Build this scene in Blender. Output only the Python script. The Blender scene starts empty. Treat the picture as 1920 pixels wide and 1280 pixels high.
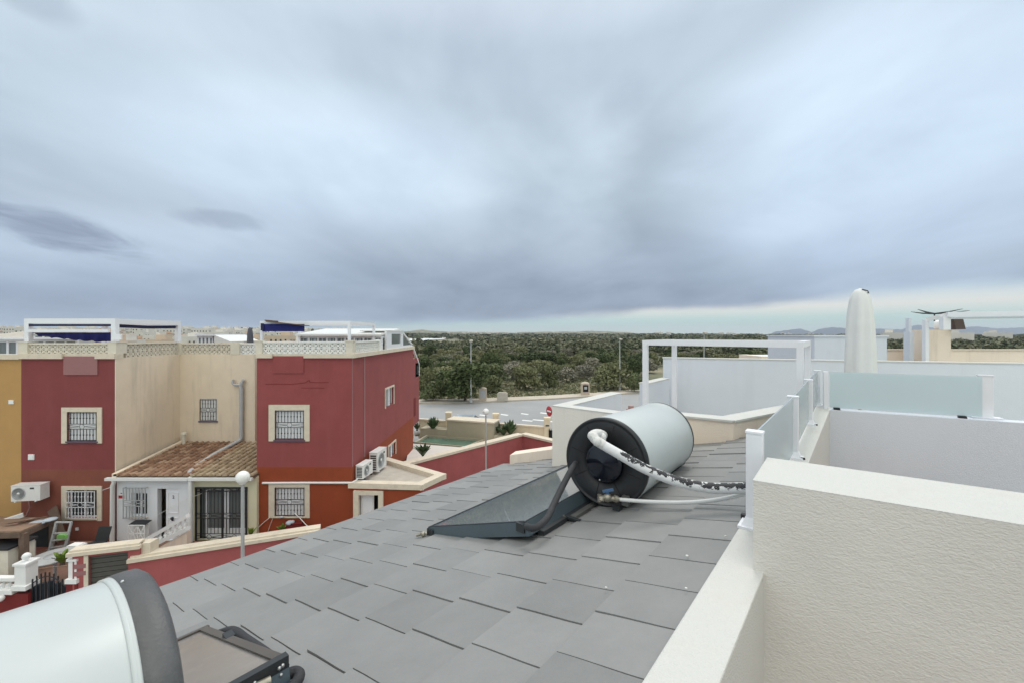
import bpy, math, random
import numpy as np
from mathutils import Vector
random.seed(7); RNG = np.random.default_rng(7)
C = bpy.context.scene.collection
F = 790.0; CX = 960.0; HY = 627.0
R = math.radians
def W(px, py, Y):                      # a point of the place at distance Y (metres forward of the camera)
    return Vector(((px-CX)/F*Y, Y, -(py-HY)/F*Y))
E = Vector((.637, .771, 0)).normalized(); P = Vector((E.y, -E.x, 0))
def L(u, v, z): return E*u + P*v + Vector((0, 0, z))
def rz(v): return -.905 + .2495*(v+.428)       # height of the near roof plane

# ------------------------------------------------------------------ materials
MATS = {}
def nt(name):
    m = bpy.data.materials.new(name); m.use_nodes = True
    t = m.node_tree; b = t.nodes['Principled BSDF']
    return m, t, b
def mat(name, col, rough=.7, var=.08, nscale=3.0, bump=0.0, bscale=60.0, metal=0.0, spec=.5, dirt=None, dirt_amt=.0, dirt_scale=1.5, streak=False, coat=0.0, emit=None):
    if name in MATS: return MATS[name]
    m, t, b = nt(name); N = t.nodes; K = t.links
    b.inputs['Roughness'].default_value = rough
    b.inputs['Metallic'].default_value = metal
    b.inputs['Specular IOR Level'].default_value = spec
    b.inputs['Coat Weight'].default_value = coat
    tc = N.new('ShaderNodeTexCoord')
    geo = N.new('ShaderNodeNewGeometry')
    n = N.new('ShaderNodeTexNoise'); n.inputs['Scale'].default_value = nscale; n.inputs['Detail'].default_value = 6; n.inputs['Roughness'].default_value = .65
    K.new(geo.outputs['Position'], n.inputs['Vector'])
    mr = N.new('ShaderNodeMapRange'); mr.inputs[1].default_value = .3; mr.inputs[2].default_value = .7
    mr.inputs[3].default_value = 1-var; mr.inputs[4].default_value = 1+var
    K.new(n.outputs['Fac'], mr.inputs[0])
    mx = N.new('ShaderNodeMix'); mx.data_type = 'RGBA'; mx.blend_type = 'MULTIPLY'; mx.inputs[0].default_value = 1
    mx.inputs[6].default_value = (*col, 1)
    K.new(mr.outputs[0], mx.inputs[7])
    out = mx.outputs[2]
    if dirt:
        n2 = N.new('ShaderNodeTexNoise'); n2.inputs['Scale'].default_value = dirt_scale; n2.inputs['Detail'].default_value = 8; n2.inputs['Roughness'].default_value = .7
        mp = N.new('ShaderNodeMapping')
        if streak: mp.inputs['Scale'].default_value = (2.2, 2.2, .22)
        K.new(geo.outputs['Position'], mp.inputs[0]); K.new(mp.outputs[0], n2.inputs['Vector'])
        r2 = N.new('ShaderNodeMapRange'); r2.inputs[1].default_value = .52; r2.inputs[2].default_value = .75; r2.inputs[4].default_value = dirt_amt
        K.new(n2.outputs['Fac'], r2.inputs[0])
        m2 = N.new('ShaderNodeMix'); m2.data_type = 'RGBA'
        K.new(r2.outputs[0], m2.inputs[0]); K.new(out, m2.inputs[6]); m2.inputs[7].default_value = (*dirt, 1)
        out = m2.outputs[2]
    K.new(out, b.inputs['Base Color'])
    if bump > 0:
        n3 = N.new('ShaderNodeTexNoise'); n3.inputs['Scale'].default_value = bscale; n3.inputs['Detail'].default_value = 4
        K.new(geo.outputs['Position'], n3.inputs['Vector'])
        bp = N.new('ShaderNodeBump'); bp.inputs['Strength'].default_value = bump; bp.inputs['Distance'].default_value = .01
        K.new(n3.outputs['Fac'], bp.inputs['Height']); K.new(bp.outputs[0], b.inputs['Normal'])
    if emit:
        b.inputs['Emission Color'].default_value = (*emit[0], 1); b.inputs['Emission Strength'].default_value = emit[1]
    MATS[name] = m
    return m

M = {}
M['maroon'] = mat('maroon_render', (.215, .047, .047), .85, .09, 1.2, .35, 90, dirt=(.27,.10,.10), dirt_amt=.3, dirt_scale=1.0, streak=True)
M['rose'] = mat('rose_render', (.268, .062, .060), .85, .09, 1.2, .35, 90, dirt=(.34,.10,.10), dirt_amt=.3, dirt_scale=1.0, streak=True)
M['rust'] = mat('rust_render', (.22, .066, .042), .85, .08, 1.3, .35, 90, dirt=(.14,.035,.02), dirt_amt=.35, dirt_scale=.9, streak=True)
M['rust2'] = mat('orange_rust_render', (.27, .050, .014), .85, .09, 1.3, .35, 90, dirt=(.20,.04,.015), dirt_amt=.3, dirt_scale=.9, streak=True)
M['wallrose'] = mat('pale_rose_render', (.36, .092, .090), .85, .10, 1.2, .35, 90, dirt=(.24,.06,.055), dirt_amt=.35, dirt_scale=1.2, streak=True)  # paler, pinker rose for the street, garden and annex walls
M['patch'] = mat('faded_pink_render', (.30, .145, .145), .9, .05, 2)
M['ochre'] = mat('ochre_render', (.46, .27, .10), .85, .06, 1.5, .3, 90, dirt=(.40,.22,.10), dirt_amt=.35, dirt_scale=.9, streak=True)
M['beige'] = mat('beige_render', (.72, .61, .475), .85, .05, 1.2, .3, 90, dirt=(.36,.31,.25), dirt_amt=.5, dirt_scale=.8, streak=True)
M['cream'] = mat('cream_trim', (.66, .58, .46), .8, .06, 4, .2, 80, dirt=(.36,.31,.25), dirt_amt=.45, dirt_scale=3)
M['latt'] = mat('cream_block', (.66, .61, .51), .85, .06, 4, .2, 80, dirt=(.42,.38,.32), dirt_amt=.4, dirt_scale=3)
M['lattw'] = mat('white_block', (.76, .76, .72), .8, .05, 4, .1, 80)
M['yellow'] = mat('pale_yellow_render', (.66, .62, .44), .85, .04, 1.5, .2, 90, dirt=(.45,.40,.30), dirt_amt=.25, dirt_scale=1, streak=True)
M['whiter'] = mat('white_render', (.74, .75, .77), .8, .03, 1.5, .2, 90, dirt=(.55,.55,.54), dirt_amt=.25, dirt_scale=1.2, streak=True)
M['twall'] = mat('terrace_white_render', (.66, .70, .76), .8, .03, 1.5, .5, 120, dirt=(.52,.53,.54), dirt_amt=.22, dirt_scale=1.4, streak=True)
M['ttop'] = mat('terrace_cap_paint', (.60, .597, .565), .75, .03, 3, .5, 160, dirt=(.47,.43,.35), dirt_amt=.3, dirt_scale=3)
M['rough'] = mat('textured_cream_render', (.66, .645, .595), .85, .04, 3, .0, 90)
M['peach'] = mat('peach_render', (.84, .72, .60), .85, .04, 1.5, .4, 90, dirt=(.38,.31,.25), dirt_amt=.35, dirt_scale=1.6, streak=True)
M['cblock'] = mat('grey_cream_render', (.80, .74, .66), .85, .05, 1.5, .4, 90, dirt=(.42,.37,.32), dirt_amt=.35, dirt_scale=1.6, streak=True)
M['white'] = mat('white_metal', (.78, .79, .82), .4, .02, 5)
M['wpaint'] = mat('white_paint', (.78, .78, .77), .6, .04, 5)
M['wpvc'] = mat('white_plastic', (.74, .74, .72), .45, .05, 4, dirt=(.5,.5,.47), dirt_amt=.3, dirt_scale=4)
M['gpvc'] = mat('grey_plastic_pipe', (.42, .43, .44), .5, .05, 4)
M['black'] = mat('black_iron', (.018, .019, .022), .5, .1, 5)
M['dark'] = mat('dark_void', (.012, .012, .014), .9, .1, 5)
M['shut'] = mat('white_shutter_slats', (.88, .88, .89), .6, .03, 5)
M['glassd'] = mat('dark_window_glass', (.03, .035, .04), .12, .1, 3)
M['glassg'] = mat('grey_window_glass', (.16, .18, .18), .15, .1, 1)
M['blue'] = mat('blue_canvas', (.008, .012, .135), .8, .2, 6)
M['navy'] = mat('navy_canvas', (.012, .014, .055), .8, .2, 6)
M['brown'] = mat('brown_shutter', (.075, .072, .062), .6, .1, 3)
M['wood'] = mat('weathered_brown_wood', (.13, .085, .06), .8, .25, 6, .3, 30)
M['wood2'] = mat('pale_brown_plank', (.26, .17, .115), .8, .25, 6, .3, 30)
M['lamp'] = mat('grey_lamp_post', (.38, .39, .39), .5, .08, 5)
M['globe'] = mat('white_globe', (.82, .81, .78), .35, .03, 4)
M['concrete'] = mat('pale_concrete', (.46, .42, .36), .9, .12, 3, .2, 50)
M['utilbox'] = mat('utility_box_paint', (.50, .42, .34), .9, .1, 3)
M['metal'] = mat('galvanised_metal', (.50, .51, .50), .35, .1, 6, metal=.8)
M['brass'] = mat('weathered_brass', (.36, .33, .27), .4, .3, 30, metal=.7)
M['rubber'] = mat('black_foam_insulation', (.035, .035, .038), .75, .15, 20, .3, 120)
M['capblk'] = mat('black_plastic_cap', (.015, .016, .018), .5, .15, 8, .15, 200)
M['capin'] = mat('glossy_black_cover', (.006, .008, .014), .14, .1, 8)
M['gcap'] = mat('grey_plastic_cap', (.085, .085, .086), .5, .15, 9, .15, 150, dirt=(.2,.2,.2), dirt_amt=.35, dirt_scale=5)
M['tank'] = mat('white_enamel_tank', (.51, .545, .54), .34, .03, 4, dirt=(.50,.53,.53), dirt_amt=.3, dirt_scale=2.2, spec=.5)
M['frame'] = mat('bluegrey_aluminium', (.10, .135, .155), .38, .08, 5, metal=.3)
M['framed'] = mat('dark_grey_frame', (.03, .033, .036), .5, .1, 5)
M['frameb'] = mat('brown_grey_frame', (.12, .105, .092), .45, .1, 5, metal=.3)
M['coll'] = mat('collector_glass', (.19, .21, .235), .14, .06, 1.4, spec=.9, dirt=(.23,.245,.26), dirt_amt=.12, dirt_scale=2.5, coat=.6)
M['coll2'] = mat('dusty_collector_glass', (.225, .21, .202), .2, .12, 1.4, spec=.6, dirt=(.36,.33,.32), dirt_amt=.6, dirt_scale=3, coat=.3)
M['tile'] = None
M['terra'] = None
M['paving'] = mat('terracotta_paving', (.25, .14, .10), .85, .2, 3)
M['street'] = mat('street_paving', (.28, .26, .24), .9, .12, 1.2)
M['asphalt'] = mat('worn_asphalt', (.31, .31, .31), .9, .08, .25, dirt=(.37,.36,.35), dirt_amt=.6, dirt_scale=.12)
M['pave'] = mat('pale_pavement', (.50, .44, .36), .9, .1, .6)
M['kerb'] = mat('kerb_stone', (.42, .37, .30), .9, .1, 2)
M['paint'] = mat('road_paint', (.72, .72, .70), .8, .08, 2)
M['deck'] = mat('pool_deck_paving', (.66, .62, .57), .85, .06, 1.5)
M['poolw'] = mat('pool_water', (.10, .19, .14), .10, .2, 1.0)
M['fencey'] = mat('yellow_fence_render', (.70, .60, .44), .85, .05, 1.5, .2, 80, dirt=(.42,.35,.25), dirt_amt=.35, dirt_scale=1.4, streak=True)
M['tan'] = mat('tan_stone', (.42, .38, .28), .85, .06, 2, .2, 60)
M['greenhouse'] = mat('greenhouse_plastic', (.72, .74, .74), .5, .06, .05)
M['red'] = mat('sign_red', (.42, .02, .03), .5, .05, 5)
M['darkred'] = mat('dark_red_render', (.17, .012, .012), .8, .1, 2, .2, 80)
M['townw'] = mat('town_white_wall', (.66, .63, .58), .85, .06, .1)
M['townc'] = mat('town_cream_wall', (.58, .47, .36), .85, .06, .1)
M['townr'] = mat('town_tile_roof', (.36, .19, .12), .85, .1, .1)
M['green_leaf'] = mat('garden_leaf', (.055, .095, .035), .6, .35, 3)
M['lime'] = mat('lime_leaf', (.16, .24, .03), .6, .3, 5)
M['bark'] = mat('bark', (.10, .075, .055), .9, .2, 3)
M['canvas'] = mat('off_white_canvas', (.70, .71, .69), .85, .03, 5, .2, 120)
M['gcanvas'] = mat('grey_canvas', (.10, .105, .13), .85, .1, 5)
M['brownc'] = mat('brown_canvas', (.09, .065, .055), .85, .15, 5)
M['silver'] = mat('silver_car_paint', (.50, .56, .62), .25, .02, 3, metal=.4, coat=.6)
M['tyre'] = mat('tyre_rubber', (.02, .02, .02), .8, .1, 5)
M['brick'] = mat('pink_brick', (.42, .25, .22), .9, .1, 20)
M['stone'] = mat('white_pebble', (.66, .65, .62), .8, .05, 20)
M['mount'] = mat('far_mountain_rock', (.03, .042, .075), .95, .2, .0012)
M['lagoon'] = mat('lagoon_water', (.34, .38, .42), .3, .05, .001)
M['cloth'] = mat('pale_cloth', (.45, .5, .55), .85, .1, 6)

# near roof tiles: grey concrete, each tile a little different
def tile_mat():
    m, t, b = nt('grey_flat_tile'); N = t.nodes; K = t.links
    geo = N.new('ShaderNodeNewGeometry')
    n = N.new('ShaderNodeTexNoise'); n.inputs['Scale'].default_value = 2.6; n.inputs['Detail'].default_value = 8; n.inputs['Roughness'].default_value = .7
    K.new(geo.outputs['Position'], n.inputs['Vector'])
    a = N.new('ShaderNodeMapRange'); a.inputs[1].default_value = .3; a.inputs[2].default_value = .7; a.inputs[3].default_value = .9; a.inputs[4].default_value = 1.09
    K.new(n.outputs['Fac'], a.inputs[0])
    i = N.new('ShaderNodeMapRange'); i.inputs[3].default_value = .90; i.inputs[4].default_value = 1.08
    K.new(geo.outputs['Random Per Island'], i.inputs[0])
    mu = N.new('ShaderNodeMath'); mu.operation = 'MULTIPLY'; K.new(a.outputs[0], mu.inputs[0]); K.new(i.outputs[0], mu.inputs[1])
    mx = N.new('ShaderNodeMix'); mx.data_type = 'RGBA'; mx.blend_type = 'MULTIPLY'; mx.inputs[0].default_value = 1
    mx.inputs[6].default_value = (.246, .246, .241, 1); K.new(mu.outputs[0], mx.inputs[7])
    n4 = N.new('ShaderNodeTexNoise'); n4.inputs['Scale'].default_value = 9; n4.inputs['Detail'].default_value = 10; n4.inputs['Roughness'].default_value = .75
    K.new(geo.outputs['Position'], n4.inputs['Vector'])
    r4 = N.new('ShaderNodeMapRange'); r4.inputs[1].default_value = .60; r4.inputs[2].default_value = .78; r4.inputs[4].default_value = .45
    K.new(n4.outputs['Fac'], r4.inputs[0])
    m4 = N.new('ShaderNodeMix'); m4.data_type = 'RGBA'; K.new(r4.outputs[0], m4.inputs[0]); K.new(mx.outputs[2], m4.inputs[6]); m4.inputs[7].default_value = (.32, .315, .30, 1)
    K.new(m4.outputs[2], b.inputs['Base Color'])
    b.inputs['Roughness'].default_value = .62; b.inputs['Specular IOR Level'].default_value = .35
    n3 = N.new('ShaderNodeTexNoise'); n3.inputs['Scale'].default_value = 170; n3.inputs['Detail'].default_value = 5
    K.new(geo.outputs['Position'], n3.inputs['Vector'])
    bp = N.new('ShaderNodeBump'); bp.inputs['Strength'].default_value = .22; bp.inputs['Distance'].default_value = .004
    K.new(n3.outputs['Fac'], bp.inputs['Height']); K.new(bp.outputs[0], b.inputs['Normal'])
    return m
M['tile'] = tile_mat()
def clay_mat(name, c1, c2, c3):
    m, t, b = nt(name); N = t.nodes; K = t.links
    geo = N.new('ShaderNodeNewGeometry')
    r = N.new('ShaderNodeValToRGB'); r.color_ramp.elements[0].color = (*c1, 1); r.color_ramp.elements[1].color = (*c3, 1)
    e = r.color_ramp.elements.new(.5); e.color = (*c2, 1)
    n = N.new('ShaderNodeTexNoise'); n.inputs['Scale'].default_value = 3.5; n.inputs['Detail'].default_value = 6
    K.new(geo.outputs['Position'], n.inputs['Vector'])
    s = N.new('ShaderNodeMath'); s.operation = 'MULTIPLY_ADD'; s.inputs[1].default_value = .55
    K.new(geo.outputs['Random Per Island'], s.inputs[0])
    s2 = N.new('ShaderNodeMath'); s2.operation = 'MULTIPLY'; s2.inputs[1].default_value = .5; K.new(n.outputs['Fac'], s2.inputs[0]); K.new(s2.outputs[0], s.inputs[2])
    K.new(s.outputs[0], r.inputs[0]); K.new(r.outputs[0], b.inputs['Base Color']); b.inputs['Roughness'].default_value = .9
    return m
M['terra'] = clay_mat('clay_roof_tile', (.085, .05, .035), (.27, .15, .09), (.44, .31, .21))
M['terra2'] = clay_mat('pale_clay_roof_tile', (.13, .09, .055), (.33, .24, .15), (.46, .37, .26))

def rough_wall():
    m = M['rough']; t = m.node_tree; N = t.nodes; K = t.links; b = N['Principled BSDF']
    geo = N.new('ShaderNodeNewGeometry')
    mp = N.new('ShaderNodeMapping'); mp.inputs['Scale'].default_value = (1, 1, 1.9); K.new(geo.outputs['Position'], mp.inputs[0])
    n = N.new('ShaderNodeTexNoise'); n.inputs['Scale'].default_value = 80; n.inputs['Detail'].default_value = 5; n.inputs['Distortion'].default_value = .6
    n2 = N.new('ShaderNodeTexNoise'); n2.inputs['Scale'].default_value = 17; n2.inputs['Detail'].default_value = 3
    K.new(mp.outputs[0], n.inputs['Vector']); K.new(mp.outputs[0], n2.inputs['Vector'])
    ad = N.new('ShaderNodeMath'); ad.operation = 'MULTIPLY_ADD'; ad.inputs[1].default_value = .6; K.new(n2.outputs['Fac'], ad.inputs[0]); K.new(n.outputs['Fac'], ad.inputs[2])
    bp = N.new('ShaderNodeBump'); bp.inputs['Strength'].default_value = .6; bp.inputs['Distance'].default_value = .006
    K.new(ad.outputs[0], bp.inputs['Height']); K.new(bp.outputs[0], b.inputs['Normal'])
rough_wall()
def glass_mat():
    m, t, b = nt('frosted_glass'); N = t.nodes; K = t.links
    out = N['Material Output']
    d = N.new('ShaderNodeBsdfDiffuse'); d.inputs[0].default_value = (.82, .92, .95, 1)
    tr = N.new('ShaderNodeBsdfTranslucent'); tr.inputs[0].default_value = (.84, .94, .96, 1)
    tp = N.new('ShaderNodeBsdfTransparent'); tp.inputs[0].default_value = (.75, .88, .9, 1)
    gl = N.new('ShaderNodeBsdfGlossy'); gl.inputs['Roughness'].default_value = .15
    a = N.new('ShaderNodeMixShader'); a.inputs[0].default_value = .5; K.new(d.outputs[0], a.inputs[1]); K.new(tr.outputs[0], a.inputs[2])
    c = N.new('ShaderNodeMixShader'); c.inputs[0].default_value = .13; K.new(a.outputs[0], c.inputs[1]); K.new(tp.outputs[0], c.inputs[2])
    e = N.new('ShaderNodeMixShader'); fr = N.new('ShaderNodeFresnel'); fr.inputs[0].default_value = 1.4
    K.new(fr.outputs[0], e.inputs[0]); K.new(c.outputs[0], e.inputs[1]); K.new(gl.outputs[0], e.inputs[2])
    K.new(e.outputs[0], out.inputs[0]); return m
M['frost'] = glass_mat()
def peel_mat():                       # white wrap peeling off black foam, the peel runs along the upper side
    m, t, b = nt('peeling_white_wrap'); N = t.nodes; K = t.links
    uv = N.new('ShaderNodeUVMap')
    sx = N.new('ShaderNodeSeparateXYZ'); K.new(uv.outputs[0], sx.inputs[0])
    geo = N.new('ShaderNodeNewGeometry')
    n = N.new('ShaderNodeTexNoise'); n.inputs['Scale'].default_value = 34; n.inputs['Detail'].default_value = 7; n.inputs['Roughness'].default_value = .68
    K.new(geo.outputs['Position'], n.inputs['Vector'])
    # distance of v from the peel line at .27
    s = N.new('ShaderNodeMath'); s.operation = 'SUBTRACT'; s.inputs[1].default_value = .41; K.new(sx.outputs[1], s.inputs[0])
    ab = N.new('ShaderNodeMath'); ab.operation = 'ABSOLUTE'; K.new(s.outputs[0], ab.inputs[0])
    w = N.new('ShaderNodeMath'); w.operation = 'MULTIPLY_ADD'; w.inputs[1].default_value = -1.15; w.inputs[2].default_value = .21; K.new(ab.outputs[0], w.inputs[0])
    ad = N.new('ShaderNodeMath'); ad.operation = 'ADD'; K.new(w.outputs[0], ad.inputs[0]); K.new(n.outputs['Fac'], ad.inputs[1])
    # no peel near the elbow
    u = N.new('ShaderNodeMapRange'); u.inputs[1].default_value = .10; u.inputs[2].default_value = .22; u.inputs[3].default_value = -.35; u.inputs[4].default_value = 0
    K.new(sx.outputs[0], u.inputs[0])
    a2 = N.new('ShaderNodeMath'); a2.operation = 'ADD'; K.new(ad.outputs[0], a2.inputs[0]); K.new(u.outputs[0], a2.inputs[1])
    g = N.new('ShaderNodeMath'); g.operation = 'GREATER_THAN'; g.inputs[1].default_value = .60; K.new(a2.outputs[0], g.inputs[0])
    mx = N.new('ShaderNodeMix'); mx.data_type = 'RGBA'; K.new(g.outputs[0], mx.inputs[0])
    mx.inputs[6].default_value = (.70, .70, .70, 1); mx.inputs[7].default_value = (.02, .02, .024, 1)
    K.new(mx.outputs[2], b.inputs['Base Color']); b.inputs['Roughness'].default_value = .6
    n3 = N.new('ShaderNodeTexNoise'); n3.inputs['Scale'].default_value = 45; K.new(geo.outputs['Position'], n3.inputs['Vector'])
    m3 = N.new('ShaderNodeMath'); m3.operation = 'MULTIPLY_ADD'; m3.inputs[1].default_value = -.7; K.new(g.outputs[0], m3.inputs[0]); K.new(n3.outputs['Fac'], m3.inputs[2])
    bp = N.new('ShaderNodeBump'); bp.inputs['Strength'].default_value = .7; bp.inputs['Distance'].default_value = .005
    K.new(m3.outputs[0], bp.inputs['Height']); K.new(bp.outputs[0], b.inputs['Normal'])
    return m
M['peel'] = peel_mat()
def leaf_mat(name, c1, c2, obj_random=True):
    m, t, b = nt(name); N = t.nodes; K = t.links
    geo = N.new('ShaderNodeNewGeometry')
    r = N.new('ShaderNodeMix'); r.data_type = 'RGBA'; r.inputs[6].default_value = (*c1, 1); r.inputs[7].default_value = (*c2, 1)
    if obj_random:
        o = N.new('ShaderNodeObjectInfo'); src = o.outputs['Random']
    else:
        o = N.new('ShaderNodeAttribute'); o.attribute_name = 'tint'; src = o.outputs['Fac']
    K.new(src, r.inputs[0])
    i = N.new('ShaderNodeMapRange'); i.inputs[3].default_value = .78; i.inputs[4].default_value = 1.26; K.new(geo.outputs['Random Per Island'], i.inputs[0])
    mx = N.new('ShaderNodeMix'); mx.data_type = 'RGBA'; mx.blend_type = 'MULTIPLY'; mx.inputs[0].default_value = 1
    K.new(r.outputs[2], mx.inputs[6]); K.new(i.outputs[0], mx.inputs[7]); K.new(mx.outputs[2], b.inputs['Base Color'])
    b.inputs['Roughness'].default_value = .75; b.inputs['Specular IOR Level'].default_value = .25
    return m
M['pine'] = leaf_mat('pine_needles', (.052, .074, .026), (.085, .108, .042))
M['shrub'] = leaf_mat('shrub_leaves', (.125, .145, .068), (.22, .215, .11))
M['dry'] = leaf_mat('dry_shrub_twigs', (.20, .19, .145), (.27, .25, .19))
M['farveg'] = leaf_mat('far_scrub_leaves', (.078, .095, .050), (.19, .185, .115), False)
M['weed'] = leaf_mat('weed_tufts', (.15, .17, .085), (.30, .27, .17), False)

# ------------------------------------------------------------------ mesh helpers
class MB:
    def __init__(s): s.v = []; s.f = []; s.mi = []; s.cur = 0; s.uv = None; s.smooth = []
    def add(s, vs, fs, sm=False):
        o = len(s.v); s.v += [tuple(a) for a in vs]
        for f in fs: s.f.append([o+i for i in f]); s.mi.append(s.cur); s.smooth.append(sm)
        return s
    def box(s, x0, x1, y0, y1, z0, z1):
        v = [(x, y, z) for x in (x0, x1) for y in (y0, y1) for z in (z0, z1)]
        return s.add(v, [(0,1,3,2),(4,6,7,5),(0,4,5,1),(2,3,7,6),(0,2,6,4),(1,5,7,3)])
    def obox(s, c, a, b, d):           # centre, three half-axis vectors
        c = Vector(c); v = [c+a*i+b*j+d*k for i in (-1,1) for j in (-1,1) for k in (-1,1)]
        return s.add(v, [(0,1,3,2),(4,6,7,5),(0,4,5,1),(2,3,7,6),(0,2,6,4),(1,5,7,3)])
    def bar(s, p, q, w, h, up=Vector((0,0,1))):
        p = Vector(p); q = Vector(q); d = q-p; ln = d.length
        if ln < 1e-6: return s
        d = d/ln; r = d.cross(up)
        if r.length < 1e-4: r = d.cross(Vector((0,1,0)))
        r.normalize(); n = r.cross(d)
        return s.obox((p+q)/2, d*ln/2, r*w/2, n*h/2)
    def prism(s, pts, z0, z1):
        n = len(pts); v = [(p[0], p[1], z0) for p in pts]+[(p[0], p[1], z1) for p in pts]
        return s.add(v, [list(range(n-1,-1,-1)), list(range(n, 2*n))]+[(i,(i+1)%n,(i+1)%n+n,i+n) for i in range(n)])
    def poly(s, pts): return s.add(pts, [list(range(len(pts)))])
    def tube(s, pts, r, n=10, caps=True):
        pts = [Vector(p) for p in pts]; k = len(pts); rr = r if isinstance(r, (list, tuple)) else [r]*k
        vs = []; prev = None
        for i, p in enumerate(pts):
            d = (pts[min(i+1,k-1)]-pts[max(i-1,0)]).normalized()
            if prev is None:
                a = Vector((0,0,1)) if abs(d.z) < .9 else Vector((0,1,0))
                x = a.cross(d).normalized()
            else:
                x = (prev - d*prev.dot(d)).normalized()
            prev = x; y = d.cross(x)
            for j in range(n):
                t = 2*math.pi*j/n; vs.append(p+(x*math.cos(t)+y*math.sin(t))*rr[i])
        fs = [(i*n+j, i*n+(j+1)%n, (i+1)*n+(j+1)%n, (i+1)*n+j) for i in range(k-1) for j in range(n)]
        o = len(s.v); s.add(vs, fs, True)
        if caps: s.add([vs[j] for j in range(n)], [list(range(n-1,-1,-1))]); s.add([vs[(k-1)*n+j] for j in range(n)], [list(range(n))])
        return s
    def lathe(s, c, prof, n=24, ax=None):   # prof: list of (r, h) along axis
        c = Vector(c); ax = Vector(ax) if ax else Vector((0,0,1)); ax.normalize()
        a = Vector((0,0,1)) if abs(ax.z) < .9 else Vector((1,0,0)); x = a.cross(ax).normalized(); y = ax.cross(x)
        vs = [c+ax*h+(x*math.cos(2*math.pi*j/n)+y*math.sin(2*math.pi*j/n))*max(r,1e-4) for r, h in prof for j in range(n)]
        k = len(prof)
        return s.add(vs, [(i*n+j, i*n+(j+1)%n, (i+1)*n+(j+1)%n, (i+1)*n+j) for i in range(k-1) for j in range(n)], True)
    def sphere(s, c, r, n=16, m=10, sq=1):
        return s.lathe(c, [(r*math.sin(math.pi*i/m), -r*sq*math.cos(math.pi*i/m)) for i in range(m+1)], n)
    def build(s, name, mats, parent=None, org=None):
        me = bpy.data.meshes.new(name)
        o = Vector(org) if org is not None else (parent['_o'] if parent is not None and '_o' in parent else Vector((0,0,0)))
        o = Vector(o)
        me.from_pydata([(a[0]-o.x, a[1]-o.y, a[2]-o.z) for a in s.v], [], s.f)
        if not isinstance(mats, (list, tuple)): mats = [mats]
        for m in mats: me.materials.append(m)
        if len(mats) > 1: me.polygons.foreach_set('material_index', s.mi)
        me.polygons.foreach_set('use_smooth', s.smooth)
        me.update()
        ob = bpy.data.objects.new(name, me); C.objects.link(ob)
        if parent is not None: ob.parent = parent
        elif org is not None: ob.location = o
        if parent is not None and '_o' in parent: ob['_o'] = list(parent['_o'])
        return ob
ORG = []
def thing(name, label, cat, loc, group=None, kind=None):
    o = bpy.data.objects.new(name, None); C.objects.link(o); o.empty_display_size = .2
    o.location = loc; o['_o'] = list(loc); o['label'] = label; o['category'] = cat
    if group: o['group'] = group
    if kind: o['kind'] = kind
    return o
def tag(o, label=None, cat=None, group=None, kind=None):
    if label: o['label'] = label
    if cat: o['category'] = cat
    if group: o['group'] = group
    if kind: o['kind'] = kind
    return o
def copy_tree(o, parent=None):
    c = o.copy(); C.objects.link(c)
    if parent is not None: c.parent = parent
    for ch in [x for x in bpy.data.objects if x.parent == o]: copy_tree(ch, c)
    return c
def npmesh(name, verts, faces, mats, mi=None, tint=None, smooth=False):
    me = bpy.data.meshes.new(name); k = faces.shape[1]
    me.vertices.add(len(verts)); me.vertices.foreach_set('co', verts.astype(np.float32).ravel())
    me.loops.add(faces.size); me.loops.foreach_set('vertex_index', faces.astype(np.int32).ravel())
    me.polygons.add(len(faces)); me.polygons.foreach_set('loop_start', np.arange(0, faces.size, k, dtype=np.int32))
    for m in mats: me.materials.append(m)
    me.update(calc_edges=True)
    if smooth: me.polygons.foreach_set('use_smooth', np.ones(len(faces), bool))
    if mi is not None: me.polygons.foreach_set('material_index', mi.astype(np.int32))
    if tint is not None:
        a = me.attributes.new('tint', 'FLOAT', 'POINT'); a.data.foreach_set('value', tint.astype(np.float32))
    me.validate()
    return me
def wall(mb, p, q, z0, z1, th, holes=()):   # a wall from p to q whose visible face runs through p-q; th to the left of p->q (positive)
    p = Vector((p[0], p[1], 0)); q = Vector((q[0], q[1], 0)); d = q-p; ln = d.length; d = d/ln; n = Vector((-d.y, d.x, 0))
    us = sorted({0, ln} | {h[0] for h in holes} | {h[1] for h in holes}); zs = sorted({z0, z1} | {h[2] for h in holes} | {h[3] for h in holes})
    for i in range(len(us)-1):
        for j in range(len(zs)-1):
            um = (us[i]+us[i+1])/2; zm = (zs[j]+zs[j+1])/2
            if any(h[0] < um < h[1] and h[2] < zm < h[3] for h in holes): continue
            c = p+d*um+n*th/2; c.z = zm
            mb.obox(c, d*(us[i+1]-us[i])/2, n*th/2, Vector((0,0,(zs[j+1]-zs[j])/2)))
    return mb

# ------------------------------------------------------------------ terrain
def ground_z(x, y):
    d = np.hypot(x, y); a = np.arctan2(x, np.maximum(y, 1e-3))
    s = np.clip((d-250)/2300, 0, 1); s = s*s*(3-2*s)
    right = np.clip((a-.40)/.22, 0, 1)
    left = np.clip((-a-.22)/.15, 0, 1)
    s2 = np.clip((d-120)/700, 0, 1); s2 = s2*s2*(3-2*s2)
    z = -7.8 - 1.6*(1-np.clip((d-27)/4, 0, 1)) + s*5.2*(1-right) + s2*left*11 + np.clip((d-150)/300, 0, 1)*(1-.75*right)*(1.3*np.sin(x*.009+1)*np.cos(y*.0071))
    return z
rs = np.concatenate([np.linspace(0, 26, 8), np.array([27, 31]), np.linspace(35, 120, 20), np.geomspace(135, 9000, 60)]); th = np.linspace(-1.75, 1.75, 141)
RR, TT = np.meshgrid(rs, th, indexing='ij')
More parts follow.
